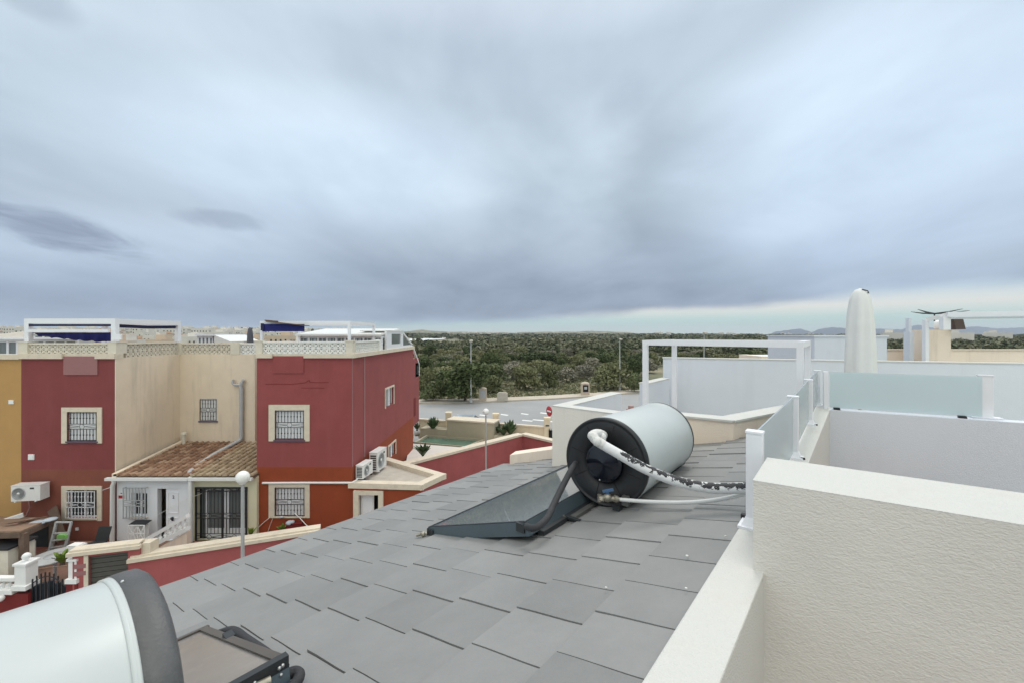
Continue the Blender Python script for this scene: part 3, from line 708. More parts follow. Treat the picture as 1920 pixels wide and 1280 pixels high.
banana(782, 806, 30.3, .6, 'small potted plant by the corner of the red house', 10, pot=True)
# parked car seen over the fence
def car(px, Y, label):
    b = W(px, HY, Y); x0 = b.x; z = -7.78; t = thing('parked_car', label, 'car', (x0, Y, z)); hw = .88
    prof = [(-2.1,.45),(-2.15,.85),(-1.75,1.0),(-1.2,1.28),(-.7,1.45),(.55,1.47),(1.25,1.05),(2.0,.88),(2.15,.6),(2.1,.35)]
    mb = MB(); vs = []
    for s in (-1, 1):
        for a, h in prof: vs.append((x0+a, Y+s*(hw-(.14 if h > 1.1 else 0)), z+h))
    k = len(prof); mb.add(vs, [list(range(k)), list(range(2*k-1, k-1, -1))]+[(i, i+k, (i+1)%k+k, (i+1)%k) for i in range(k)], False); mb.build('body', M['silver'], t)
    mb = MB(); mb.add([(x0+.62,Y-.66,z+1.462),(x0+1.2,Y-.70,z+1.10),(x0+1.2,Y+.70,z+1.10),(x0+.62,Y+.66,z+1.462)], [(0,1,2,3)]); mb.build('windscreen', M['glassd'], t)
    for s in (-1, 1):
        mb = MB(); mb.add([(x0-1.05,Y+s*.76,z+1.0),(x0+1.0,Y+s*.76,z+1.0),(x0+.5,Y+s*.755,z+1.38),(x0-.75,Y+s*.755,z+1.38)], [(0,1,2,3) if s < 0 else (3,2,1,0)]); mb.build('side_window', M['glassd'], t)
        for dx in (-1.35, 1.35):
            mb = MB(); mb.lathe((x0+dx, Y+s*.80, z+.32), [(.01,-.1),(.32,-.1),(.32,.1),(.01,.1)], 18, (0,1,0)); wl = mb.build('wheel', M['tyre'], t)
            mb = MB(); mb.lathe((x0+dx, Y+s*.91, z+.32), [(.01,.0),(.2,0),(.2,.012),(.01,.012)], 14, (0,1,0)); mb.build('rim', M['metal'], wl)
car(874, 32.6, 'silver blue parked car whose roof shows above the yellow fence')

# ------------------------------------------------------------------ windows and doors
def grille(mb, x0, x1, z0, z1, y, nb=9, r=.0095, knobs=True, arc=True):
    zm = (z0+z1)/2; h = (z1-z0); a = zm+h*.07+.02; b_ = zm-h*.09
    for z in (z0+.02, z1-.02, a, b_): mb.box(x0, x1, y-r, y+r, z-r, z+r)
    for x in (x0, x1): mb.box(x-r, x+r, y-r, y+r, z0, z1)
    for i in range(1, nb):
        x = x0+(x1-x0)*i/nb
        mb.box(x-r*.8, x+r*.8, y-r, y+r, z0, b_); mb.box(x-r*.8, x+r*.8, y-r, y+r, a, z1)
        if knobs:
            for zz in ((z0+b_)/2, (a+z1)/2): mb.box(x-r*2, x+r*2, y-r*1.5, y+r*1.5, zz-r*2.2, zz+r*2.2)
    if arc:
        cx = (x0+x1)/2; rc = (a-b_)/2*.95; cz = (a+b_)/2
        pts = [(cx+rc*math.cos(t*math.pi/8), y, cz+rc*math.sin(t*math.pi/8)) for t in range(17)]
        mb.tube(pts, r*.8, 5, False)
        mb.bar((x0, y, cz+rc*.6), (cx-rc, y, cz), r*1.2, r*1.2); mb.bar((x0, y, cz-rc*.6), (cx-rc, y, cz), r*1.2, r*1.2)
        mb.bar((x1, y, cz+rc*.6), (cx+rc, y, cz), r*1.2, r*1.2); mb.bar((x1, y, cz-rc*.6), (cx+rc, y, cz), r*1.2, r*1.2)
def window(parent, px0, px1, py0, py1, Y, fr=None, back='shut', gm='black', sill='navyish', grille_out=.03, nb=9, frm='cream', split=False, label=None):
    """opening px0..px1 x py0..py1 in the plane Y; fr = outer surround in pixels (l, r, t, b) or None"""
    a = W(px0, py1, Y); c = W(px1, py0, Y); x0, x1, z0, z1 = a.x, c.x, a.z, c.z
    rc_ = .075 if back == 'shut' else .13
    mb = MB(); mb.box(x0-.02, x1+.02, Y+rc_, Y+rc_+.03, z0-.02, z1+.02)
    win = mb.build('window', M[back], parent)
    if back == 'shut':
        m2 = MB(); n = 12
        for i in range(n): m2.box(x0, x1, Y+.063, Y+.075, z0+(z1-z0)*i/n+.008, z0+(z1-z0)*(i+1)/n-.008)
        m2.build('shutter', M['shut'], win)
    else:
        m2 = MB(); m2.box(x0, x0+.05, Y+.09, Y+.13, z0, z1); m2.box(x1-.05, x1, Y+.09, Y+.13, z0, z1); m2.box(x0+.05, x1-.05, Y+.09, Y+.13, z1-.05, z1); m2.box(x0+.05, x1-.05, Y+.09, Y+.13, z0, z0+.05)
        m2.box((x0+x1)/2-.035, (x0+x1)/2+.035, Y+.09, Y+.13, z0+.05, z1-.05)
        m2.build('sash', M['white'], win)
    if fr:
        l, r, tp_, bt = fr; A_ = W(l, bt, Y); B_ = W(r, tp_, Y); m3 = MB(); d = .035
        m3.box(A_.x, x0, Y-d, Y+.02, A_.z, B_.z); m3.box(x1, B_.x, Y-d, Y+.02, A_.z, B_.z); m3.box(x0, x1, Y-d, Y+.02, z1, B_.z)
        if A_.z < z0-.12: m3.box(x0, x1, Y-d, Y+.02, A_.z, z0)
        m3.build('surround', M[frm], win)
    m4 = MB(); m4.box(x0-.04, x1+.04, Y-.06, Y+.13, z0-.06, z0-.002); m4.build('sill', M['slate'] if sill else M['cream'], win)
    if gm:
        m5 = MB(); grille(m5, x0+.02, x1-.02, z0+.02, z1-.02, Y-grille_out, nb); m5.build('grille', M[gm], win)
    if label: win['label'] = label
    return win
M['slate'] = mat('slate_sill', (.09, .08, .12), .6, .1, 5)
YF = 16.0
TOPF = W(0, 672, YF).z      # underside of cornice
ZB = -9.8
def X(px, Y): return (px-CX)/F*Y
def hole(px0, px1, py0, py1, Y, X0): a = W(px0, py1, Y); b = W(px1, py0, Y); return (a.x-X0, b.x-X0, a.z, b.z)

# --- left red house
HA = thing('terraced_house', 'maroon terraced house with beige side wall and white porch, left of the courtyard', 'house', (X(128, YF), YF+2, -7.8))
xa0, xa1 = X(40, YF), X(217, YF)
seam = W(0, 879, YF).z
h1 = hole(127, 183, 771, 826, YF, xa0); h2 = hole(127, 183, 917, 970, YF, xa0)
mb = MB(); wall(mb, (xa0, YF), (xa1, YF), seam, TOPF, .22, [h1]); mb.build('upper_wall', M['maroon'], HA)
mb = MB(); wall(mb, (xa0, YF), (xa1, YF), ZB, seam, .22, [h2]); mb.build('lower_wall', M['rust'], HA)
window(HA, 127, 183, 771, 826, YF, (116.5, 192, 763, 830))
window(HA, 127, 183, 917, 970, YF, (116.5, 192, 910, 975), back='glassd', gm='white', sill=None, grille_out=.10)
Yb = 19.1
mb = MB(); mb.box(xa1-.22, xa1+.004, YF+.22, Yb+5, ZB, TOPF+.02); mb.box(xa1-.22, xa1+.03, YF-.004, YF+.22, ZB, W(0, 879, YF).z-0.02) if False else None
mb.build('side_wall', M['beige'], HA)
mb = MB(); mb.box(xa1-.02, xa1+.012, YF-.012, YF+.22, W(0,900,YF).z, TOPF+.02); mb.build('corner_strip', M['beige'], HA)
mb = MB(); mb.box(xa0, xa1-.22, YF+.22, Yb+5, TOPF-.3, TOPF-.02); mb.box(xa0, xa1, Yb+5, Yb+5.2, ZB, TOPF+.3); mb.build('roof_terrace', M['paving'], HA)
# cornice with the notch above the pink patch
pz = W(0, 662.5, YF).z
mb = MB(); mb.box(xa0, X(120, YF), YF-.09, YF+.3, TOPF, pz); mb.box(X(181.5, YF), xa1+.02, YF-.09, YF+.3, TOPF, pz); mb.box(X(120, YF), X(181.5, YF), YF+.02, YF+.3, TOPF, pz); mb.build('cornice', M['cream'], HA)
mb = MB(); a = W(120.5, 702, YF); b = W(184, 667.5, YF); mb.box(a.x, b.x, YF-.035, YF, a.z, b.z); mb.build('painted_patch', M['patch'], HA)
mb = MB(); a = W(54, 861, YF); b = W(65, 850.5, YF); mb.box(a.x, b.x, YF-.03, YF, a.z, b.z); mb.box(a.x+.03, b.x-.03, YF-.045, YF-.03, a.z+.03, b.z-.03); mb.build('vent_cover', M['wpaint'], HA)
mb = MB(); a = W(142.5, 993, YF); b = W(148, 988, YF); mb.box(a.x, b.x, YF-.03, YF, a.z, b.z); mb.build('socket_cover', M['wpaint'], HA)
# parapet lattice
def lattice(mb, p, q, z0, z1, rows=2, cell=.215, th=.1):
    p = Vector((p[0], p[1], 0)); q = Vector((q[0], q[1], 0)); d = q-p; ln = d.length; d.normalize(); n = Vector((-d.y, d.x, 0)); nc = max(1, round(ln/cell)); cw = ln/nc; ch = (z1-z0)/rows
    w = .028
    def bx(u0, u1, a, b_, t=th):
        c = p+d*(u0+u1)/2+n*th/2; c.z = (a+b_)/2; mb.obox(c, d*(u1-u0)/2, n*t/2, Vector((0,0,(b_-a)/2)))
    for i in range(nc+1): bx(max(0, i*cw-w/2), min(ln, i*cw+w/2), z0, z1)
    for j in range(rows+1): 
        z = z0+j*ch; 
        for i in range(nc): bx(i*cw+w/2, (i+1)*cw-w/2, max(z0, z-w/2), min(z1, z+w/2), th*.97)
    for i in range(nc):
        for j in range(rows):
            c = p+d*((i+.5)*cw)+n*th/2; c.z = z0+(j+.5)*ch; s = (cw-w)/2; sh = (ch-w)/2
            for sx in (1, -1):
                e1 = (d*s*sx+Vector((0,0,sh))); l_ = e1.length; e1u = e1/l_; pr = n.cross(e1u); mb.obox(c, e1u*l_*.98, pr*.021, n*th*.36 if sx > 0 else n*th*.355)
            k = .045; mb.obox(c, d*k, Vector((0,0,k)), n*th*.40)
zt = W(0, 642.5, YF).z; zl = pz
def pillar(mb, x0, x1, y0, y1, z0, z1, cap=True):
    mb.box(x0, x1, y0, y1, z0, z1-.05 if cap else z1)
    if cap: mb.box(x0-.02, x1+.02, y0-.02, y1+.02, z1-.05, z1)
mb = MB(); pillar(mb, X(34, YF), X(51, YF), YF+.0, YF+.34, zl, zt+.05); mb.build('parapet_pillar', M['latt'], HA)
mb = MB(); pillar(mb, X(202, YF), xa1+.012, YF+.0, YF+.45, zl, zt+.05); mb.build('parapet_pillar', M['latt'], HA)
mb = MB(); lattice(mb, (X(51, YF), YF+.06), (X(202, YF), YF+.06), zl, zt-.07); mb.build('lattice', M['latt'], HA)
mb = MB(); mb.box(X(51, YF), X(202, YF), YF+.03, YF+.2, zt-.07, zt-.01); mb.build('handrail', M['latt'], HA)
mb = MB(); lattice(mb, (xa1-.02, YF+.45), (xa1-.02, Yb-.1), TOPF+.022, zt-.07, cell=.215); mb.box(xa1-.17, xa1+.02, YF+.45, Yb-.1, zt-.07, zt-.01); mb.build('lattice', M['latt'], HA)

# --- recess back wall (beige), shared between the pair; left half belongs to this house, right half to the next
xc = X(362, 16.0)*19.1/16.0 if False else X(440, Yb)
xr0, xr1 = xa1, X(530, Yb)
wz = TOPF+.02
hw = hole(375, 407, 747, 788, Yb, xr0)
mb = MB(); wall(mb, (xr0, Yb), (X(478, Yb), Yb), ZB, wz, .22, [hw]); mb.build('recess_wall', M['beige'], HA)
window(HA, 375, 407, 747, 788, Yb, None, grille_out=.03, nb=6)
zt2 = W(0, 643, Yb).z
mb = MB(); pillar(mb, X(333, Yb), X(341, Yb), Yb-.02, Yb+.3, wz, zt2+.03, False); mb.build('parapet_pillar', M['latt'], HA); mb = MB(); pillar(mb, X(432.5, Yb), X(449.5, Yb), Yb-.02, Yb+.3, wz, zt2+.03, False); mb.build('parapet_pillar', M['latt'], HA)
mb = MB(); lattice(mb, (X(341, Yb), Yb+.05), (X(432.5, Yb), Yb+.05), wz, zt2-.06); mb.box(X(341, Yb), X(432.5, Yb), Yb+.02, Yb+.2, zt2-.06, zt2); mb.build('lattice', M['latt'], HA)
# soil pipe
mb = MB(); yp = Yb-.12
mb.tube([W(452.5, 822, yp), W(452.5, 726, yp)], .09, 12)
mb.tube([W(452.5, 728, yp), W(452, 720, yp), W(457, 711, yp)], .07, 10)
mb.tube([W(452, 721, yp), W(440, 721, yp), W(436, 718, yp), W(437.5, 711, yp)], .055, 10)
mb.tube([W(452.5, 820, yp), W(448, 826, yp-.1), W(400, 852, 17.6), W(362, 878, 16.4), W(356, 884, 16.0), W(355, 892, 15.75)], .085, 10)
mb.build('soil_pipe', M['gpvc'], HA)
mb = MB(); mb.tube([W(344.5, 832, Yb-.3), W(344.5, 812, Yb-.3)], .07, 10); mb.lathe(W(344.5, 812, Yb-.3), [(.11,-.05),(.11,.04),(.02,.08)], 10); mb.build('vent_pipe', M['latt'], HA)

# --- porch: front wall at YP, clay roof from there up to the recess wall
YP = 15.85
yk = YP
xw0, xw1, xw2 = X(219, YP), X(362, YP), X(481, YP)
zev = W(0, 893, YP).z; ztop = W(0, 829, Yb).z
dd = hole(295, 336, 915, 1012, YP, xw0); dw = hole(236+10, 276, 923, 967, YP, xw0)
mb = MB(); wall(mb, (xw0, YP), (xw1, YP), ZB, zev, .2, [dd, dw]); mb.build('porch_wall', M['whiter'], HA)
win = window(HA, 246, 276, 923, 967, YP, None, back='glassd', gm=None, sill=None)
mb = MB(); grille(mb, X(237, YP), X(277.5, YP), W(0, 969, YP).z, W(0, 911, YP).z, YP-.13, 7, .014, False); [mb.box(x-.01, x+.01, YP-.13, YP-.0, z-.01, z+.01) for x in (X(237.5,YP), X(277,YP)) for z in (W(0,968,YP).z, W(0,912,YP).z)]; mb.build('grille', M['gpvc'], win)
a = W(309, 1014, YP); b = W(336, 916, YP)
mb = MB(); mb.box(a.x, b.x, YP+.06, YP+.11, -7.75, b.z); dr = mb.build('door', M['white'], HA)
mb = MB()
for (p0, p1, q0, q1) in [(.12, .88, .52, .93), (.12, .88, .08, .44)]:
    x0_, x1_ = a.x+(b.x-a.x)*p0, a.x+(b.x-a.x)*p1; z0_, z1_ = -7.75+(b.z+7.75)*q0, -7.75+(b.z+7.75)*q1
    mb.box(x0_, x1_, YP+.045, YP+.06, z0_, z0_+.03); mb.box(x0_, x1_, YP+.045, YP+.06, z1_-.03, z1_); mb.box(x0_, x0_+.03, YP+.045, YP+.06, z0_+.03, z1_-.03); mb.box(x1_-.03, x1_, YP+.045, YP+.06, z0_+.03, z1_-.03)
mb.build('moulding', M['wpaint'], dr)
mb = MB(); mb.sphere(W(322, 971, YP+.0), .05, 10, 6); mb.box(X(320.5, YP), X(323.5, YP), YP+.02, YP+.05, W(0,976,YP).z, W(0,969,YP).z); mb.build('handle', M['black'], dr)
def text(txt, loc, size, m, parent, name, rotx=90):
    cu = bpy.data.curves.new(name, 'FONT'); cu.body = txt; cu.size = size; cu.extrude = .004; cu.align_x = 'CENTER'; cu.align_y = 'CENTER'
    ob_ = bpy.data.objects.new('tmp', cu); C.objects.link(ob_); dg = bpy.context.evaluated_depsgraph_get(); dg.update()
    me = bpy.data.meshes.new_from_object(ob_.evaluated_get(dg)); bpy.data.objects.remove(ob_)
    o2 = bpy.data.objects.new(name, me); me.materials.clear(); me.materials.append(m); C.objects.link(o2)
    o2.rotation_euler = (math.radians(rotx), 0, 0)
    if parent is not None:
        o2.parent = parent; pl = Vector(parent['_o']); o2.location = Vector(loc)-pl
    else: o2.location = loc
    return o2
text('2', (X(323, YP), YP+.05, W(0, 932, YP).z), .17, M['black'], dr, 'number')
mb = MB(); mb.box(X(288, YP), X(346, YP), YP+.2, YP+.9, ZB, zev-.3) if False else None
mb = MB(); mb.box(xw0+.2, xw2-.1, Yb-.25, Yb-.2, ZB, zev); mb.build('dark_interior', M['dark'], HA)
# clay tile roofs: rows of half round tiles
def clay_roof(x0, x1, y0, y1, z0, z1, m, parent, sl, slx=None):
    mb = MB(); run = math.hypot(y1-y0, z1-z0); nr = max(2, round(run/.33)); dy = (y1-y0)/nr; dz = (z1-z0)/nr; n = max(1, round((x1-x0)/.235)); w = (x1-x0)/n
    for i in range(n):
        for r in range(nr):
            xb = x0+(i+.5)*w; rr = w*.52; rg = random.uniform(-.02, .02); yy0 = y0+r*dy-.05; zz0 = z0+r*dz+.035+rg*.5; yy1 = y0+(r+1)*dy; zz1 = z0+(r+1)*dz+.012
            vs = []; k = 6; ang = random.uniform(-.02, .02)
            for (yy, zz, q) in ((yy0, zz0, 1.0), (yy1, zz1, .82)):
                for t_ in range(k+1):
                    th_ = math.pi*t_/k; vs.append((xb+rg+ang*(yy-yy0)+math.cos(th_)*rr*q*.74, yy, zz+math.sin(th_)*rr*q*.66))
            fs = [(t_+1, t_, t_+k+1, t_+k+2) for t_ in range(k)]
            mb.add(vs, fs, True); mb.add([v for v in vs[:k+1]], [list(range(k+1))])
    ob_ = mb.build('porch_roof', m, parent)
    mb = MB(); mb.add([(x0,y0-.02,z0-.06),(x1,y0-.02,z0-.06),(x1,y1,z1-.06),(x0,y1,z1-.06),(x0,y0-.02,z0+.012),(x1,y0-.02,z0+.012),(x1,y1,z1+.012),(x0,y1,z1+.012)], [(3,2,1,0),(4,5,6,7),(0,1,5,4),(1,2,6,5),(2,3,7,6),(3,0,4,7)])
    mb.build('roof_bed', M['wood'], ob_)
    return ob_
zev2 = zev+.02
clay_roof(xw0+.02, xw1, YP-.15, Yb, zev2+.04, ztop, M['terra'], HA, 0)
mb = MB(); 
mb.add([(xw0-.0,YP-.2,zev2+.02),(xw0+.16,YP-.2,zev2+.02),(xw0+.16,Yb,ztop+.02),(xw0,Yb,ztop+.02),(xw0,YP-.2,zev2+.16),(xw0+.16,YP-.2,zev2+.16),(xw0+.16,Yb,ztop+.17),(xw0,Yb,ztop+.17)], [(3,2,1,0),(4,5,6,7),(0,1,5,4),(1,2,6,5),(2,3,7,6),(3,0,4,7)])
mb.build('flashing', M['beige'], HA)
mb = MB(); mb.box(X(209, YP), xw1-.02, YP-.28, YP-.155, zev-.06, zev+.04); mb.tube([W(211, 897, YP-.2), W(214, 902, YP-.2), W(211, 909, YP-.15), W(210, 1025, YP-.15)], .07, 10); mb.build('gutter', M['wpvc'], HA)

# --- right red house
HB = thing('terraced_house', 'rose red corner house with glass room and pergola on its roof', 'house', (X(570, YF), YF+4, -7.8))
xb0, xb1 = X(481.5, YF), X(660, YF)
YE = 25.9
h1 = hole(516, 571, 768, 823, YF, xb0); h2 = hole(516, 572, 912, 966, YF, xb0)
seamb = W(0, 875, YF).z
mb = MB(); wall(mb, (xb0, YF), (xb1, YF), seamb, TOPF+.03, .22, [h1]); mb.build('upper_wall', M['rose'], HB)
mb = MB(); wall(mb, (xb0, YF), (xb1, YF), ZB, seamb, .22, [h2]); mb.build('lower_wall', M['rust2'], HB)
window(HB, 516, 571, 768, 823, YF, (504.5, 581, 758, 826))
window(HB, 516, 572, 912, 966, YF, (504.5, 581, 903, 969.5), sill=None, grille_out=.05)
# side wall facing right
def sh(y0, y1, z0, z1): return (y0-YF, y1-YF, z0, z1)
def sY(px): return xb1*F/(px-CX)
sw1 = sh(sY(723.5), sY(737), W(0, 764, sY(723.5)).z+.02, W(0, 732, sY(723.5)).z-.05)
ymid = (sY(723)+sY(737.5))/2
zA, zB_ = W(0, 764, sY(722)).z, W(0, 730.5, sY(722)).z
y0_, y1_ = sY(722.5), sY(737.5)
sw1 = sh(y0_, y1_, zA, zB_)
ylo0, ylo1 = sY(728), sY(741)
zC, zD = W(0, 862, sY(728)).z, W(0, 838, sY(728)).z
sw2 = sh(ylo0, ylo1, zC, zD)
mb = MB(); wall(mb, (xb1, YF+.22), (xb1, YE), seamb, TOPF+.03, .2, [(sw1[0]-.22,sw1[1]-.22,sw1[2],sw1[3])]); mb.box(xb1-.0, xb1+.002, YF-.002, YF+.3, seamb, TOPF+.03); mb.build('side_wall', M['rose'], HB)
mb = MB(); wall(mb, (xb1, YF+.22), (xb1, YE), ZB, seamb, .2, [(sw2[0]-.22,sw2[1]-.22,sw2[2],sw2[3])]); mb.build('lower_side_wall', M['rust2'], HB)
mb = MB(); mb.box(xb1, xb1+.02, sY(684), sY(682), seamb, TOPF+.03); mb.box(xb1, xb1+.012, YF, YF+.06, seamb, TOPF+.03); mb.build('render_joint', M['patch'], HB)
def side_window(y0, y1, z0, z1, nm):
    x = xb1; mb = MB(); mb.box(x-.16, x-.13, y0, y1, z0, z1); w_ = mb.build('window', M['glassd'], HB)
    mb = MB(); f = .09
    mb.box(x-.02, x+.035, y0-f, y0, z0-f*.4, z1+f); mb.box(x-.02, x+.035, y1, y1+f, z0-f*.4, z1+f); mb.box(x-.02, x+.035, y0, y1, z1, z1+f); mb.build('surround', M['cream'], w_)
    mb = MB(); ym = (y0+y1)/2; mb.box(x-.13, x-.02, ym-.10, ym+.10, z0, z1); mb.box(x-.13, x-.08, y0, y0+.05, z0, z1); mb.box(x-.13, x-.08, y1-.05, y1, z0, z1); mb.box(x-.128, x-.082, y0+.05, ym-.10, z1-.05, z1); mb.box(x-.128, x-.082, ym+.10, y1-.05, z1-.05, z1); mb.build('sash', M['white'], w_)
side_window(y0_, y1_, zA, zB_, 'window'); side_window(ylo0, ylo1, zC, zD, 'window')
# rear block of the house, set back slightly behind a dark slot
YR = 27.6
mb = MB(); mb.box(xb1-.9, xb1-.02, YE+.02, YR, seamb-.6, TOPF-.6); mb.build('rear_wall', M['rose'], HB)
mb = MB(); mb.box(xb1-3.4, xb1-.92, YE+.3, YR-.2, ZB, TOPF-.7); mb.build('rear_core', M['rose'], HB)
mb = MB(); mb.box(xb1-.02, xb1-.0, YE+.25, YE+.75, W(0, 779, YE+.5).z, W(0, 745, YE+.5).z); mb.build('slot', M['darkred'], HB)
# cornice
mb = MB(); mb.box(xb0, X(512, YF), YF-.09, YF+.3, TOPF+.03, pz); mb.box(X(571, YF), xb1+.09, YF-.09, YF+.3, TOPF+.03, pz); mb.box(X(512, YF), X(571, YF), YF+.02, YF+.3, TOPF+.03, pz)
mb.box(xb1-.22, xb1+.09, YF+.3, YE, TOPF+.03, pz); mb.build('cornice', M['cream'], HB)
mb = MB(); a = W(512, 699, YF); b = W(570, 667, YF); mb.box(a.x, b.x, YF-.03, YF, a.z, b.z); mb.build('painted_patch', M['rose'], HB)
crk = MB(); y_ = YF-.003
pts = [(498,719.5),(520,719),(545,719.5),(572,717),(580,712),(581,716),(600,716.5),(616,716)]
for i in range(len(pts)-1): crk.bar(W(*pts[i], y_), W(*pts[i+1], y_), .008, .018)
pts = [(565,726.5),(590,726.5),(608,727)]
for i in range(len(pts)-1): crk.bar(W(*pts[i], y_), W(*pts[i+1], y_), .008, .016)
crk.build('crack', M['darkred'], HB)
mb = MB(); mb.box(xb0+.2, xb1-.22, YF+.22, YE-.2, TOPF-.3, TOPF-.02); mb.box(xb0, xb0+.2, YF+.22, YE, ZB, TOPF+.02); mb.box(xb0, xb1-.22, YE-.2, YE-.01, ZB, TOPF); mb.build('roof_terrace', M['paving'], HB)
# recess: short lattice at the right of the recess
mb = MB(); lattice(mb, (X(449.5, Yb), Yb+.05), (X(478, Yb), Yb+.05), wz, zt2-.06); mb.box(X(449.5, Yb), X(478, Yb), Yb+.02, Yb+.2, zt2-.06, zt2); mb.build('lattice', M['lattw'], HB)
zt = W(0, 640, YF).z
mb = MB(); pillar(mb, X(478.5, YF), X(491, YF), YF, YF+.3, pz, zt+.04); mb.build('parapet_pillar', M['latt'], HB)
mb = MB(); pillar(mb, X(648, YF), X(661, YF), YF, YF+.3, pz, zt+.04); mb.build('parapet_pillar', M['latt'], HB)
mb = MB(); lattice(mb, (X(491, YF), YF+.06), (X(648, YF), YF+.06), pz, zt-.06); mb.build('lattice', M['lattw'], HB)
mb = MB(); mb.box(X(491, YF), X(648, YF), YF+.03, YF+.2, zt-.06, zt); mb.build('handrail', M['lattw'], HB)
ys = sY(711)
mb = MB(); lattice(mb, (xb1-.03, YF+.3), (xb1-.03, ys), pz+.0, zt-.06); mb.box(xb1-.16, xb1+.0, YF+.3, ys, zt-.06, zt); mb.box(xb1-.2, xb1+.02, ys, ys+.25, pz, zt+.03); mb.build('lattice', M['lattw'], HB)
# porch half (yellow)
gx0, gx1, gz0, gz1 = X(367, YP), X(464, YP), W(0, 1013, YP).z, W(0, 912, YP).z
mb = MB(); wall(mb, (xw1+.002, YP+.01), (xw2, YP+.01), ZB, zev, .2, [(gx0-xw1-.002, gx1-xw1-.002, gz0, gz1)]); mb.build('porch_wall', M['yellow'], HB)
clay_roof(xw1+.01, xw2, YP-.15, Yb, zev2+.04, ztop, M['terra2'], HB, 0)
mb = MB(); mb.box(xw1-.0, xw2-.02, YP-.28, YP-.155, zev-.06, zev+.04); mb.tube([W(357, 893, YP-.2), W(357, 1025, YP-.15)], .07, 10); mb.build('gutter', M['wpvc'], HB)
# gated glazed door of the yellow porch
mb = MB(); mb.box(gx0, gx1, YP+.3, YP+.33, gz0, gz1); dr = mb.build('glazed_door', M['glassg'], HB)
mb = MB()
for x0_, x1_ in ((.10, .50), (.52, .95)):
    l = gx0+(gx1-gx0)*x0_; r_ = gx0+(gx1-gx0)*x1_
    for (q, w_) in ((l, .07), (r_-.07, .07)): mb.box(q, q+w_, YP+.25, YP+.3, gz0, gz1-.1)
    mb.box(l+.07, r_-.07, YP+.25, YP+.3, gz0, gz0+.35); mb.box(l+.07, r_-.07, YP+.25, YP+.3, gz1-.18, gz1-.1); mb.build('sash', M['white'], dr); mb = MB()
mb = MB(); mid = (gx0+gx1)/2+.05; r = .014; fw = .055
for x_ in (gx0, gx1-fw, mid-fw/2): mb.box(x_, x_+fw, YP-.05, YP+.0, gz0, gz1)
mb.box(gx0, gx1, YP-.052, YP+.002, gz1-fw, gz1)
for (l, r_) in ((gx0+fw, mid-fw/2), (mid+fw/2, gx1-fw)):
    H_ = gz1-gz0
    for f_ in (.02, .14, .42, .52, .92): mb.box(l, r_, YP-.035, YP-.02, gz0+H_*f_-r*.7, gz0+H_*f_+r*.7)
    for i in range(1, 7):
        x_ = l+(r_-l)*i/7; mb.box(x_-r*.6, x_+r*.6, YP-.035, YP-.02, gz0+H_*.14, gz0+H_*.42); mb.box(x_-r*.6, x_+r*.6, YP-.035, YP-.02, gz0+H_*.52, gz0+H_*.92)
    cx = (l+r_)/2
    for cz in (gz0+H_*.08, gz0+H_*.47, gz0+H_*.955):
        rc = H_*.042; mb.tube([(cx+rc*math.cos(t_*math.pi/8), YP-.028, cz+rc*math.sin(t_*math.pi/8)) for t_ in range(17)], .009, 5, False)
        for sgn in (-1, 1):
            e_ = l if sgn < 0 else r_; mb.bar((e_, YP-.028, cz+rc*.8), (cx+sgn*rc, YP-.028, cz), .014, .014); mb.bar((e_, YP-.028, cz-rc*.8), (cx+sgn*rc, YP-.028, cz), .014, .014)
mb.build('iron_gate', M['black'], dr)
mb = MB(); mb.box(X(361, YP), X(470, YP), YP-.25, YP-.0, W(0, 1018, YP).z-.6, W(0, 1014.5, YP).z); mb.build('doorstep', M['cream'], HB)
# white conduit across the front
mb = MB(); mb.tube([W(492, 904.5, YF-.06), W(581, 904, YF-.06), W(660, 904, YF-.06), W(668, 900, YF+.1), W(672, 893, YF+.35)], .042, 8); mb.build('conduit', M['wpvc'], HB)
mb = MB(); mb.tube([W(506, 969, YF-.06), W(495, 978, YF-.06), W(483, 989, YF-.04)], .012, 5); mb.tube([W(512, 969, YF-.05), W(506, 985, YF-.06), W(501, 999, YF-.04)], .008, 5); mb.tube([W(552, 961, YF-.1), W(562, 970, YF-.12), W(575, 984, YF-.5), W(588, 993, YF-.8)], .016, 5); mb.build('cable', M['wpvc'], HB)
mb = MB(); mb.tube([W(277, 976, YP-.1), W(335, 941, YP-.1), W(378, 924, YP-.1)], .007, 5); mb.tube([W(192, 918, YP-.05), W(209, 912, YP-.1)], .012, 5); mb.build('cable', M['wpvc'], HA)
# annex at the right with flat roof
an = [(xb1, YF-.05), (X(790, 15.75), 15.75), W(831, HY, 16.9)[:2], W(727, HY, 19.1)[:2], (xb1, 19.9)]
an = [Vector((a[0], a[1], 0)) for a in an]; za = W(0, 914, 15.9).z; 
mb = MB(); hx = hole(672, 712, 925, 1010, 15.95, xb1)
wall(mb, an[0], an[1], ZB, za, .2, [(hx[0], hx[1], ZB+.3, W(0, 925, 15.9).z)]); mb.build('annex_wall', M['rust2'], HB)
mb = MB(); wall(mb, an[1], an[2], ZB, za, .2); wall(mb, an[2], an[3], ZB, za, .2); mb.build('annex_wall', M['wallrose'], HB)
cen = sum(an, Vector())/5
mb = MB(); mb.add([(p.x, p.y, za+.03) for p in an], [(0,1,2,3,4)]); mb.build('annex_roof', M['concrete'], HB)
mb = MB()
def rimseg(mb, p, q, z, w=.36, h=.2):
    d = (q-p).normalized(); n_ = Vector((-d.y, d.x, 0)); c = (p+q)/2+n_*(w/2-.08); c.z = z+h/2; mb.obox(c, (q-p)/2+d*.1, n_*w/2, Vector((0,0,h/2)))
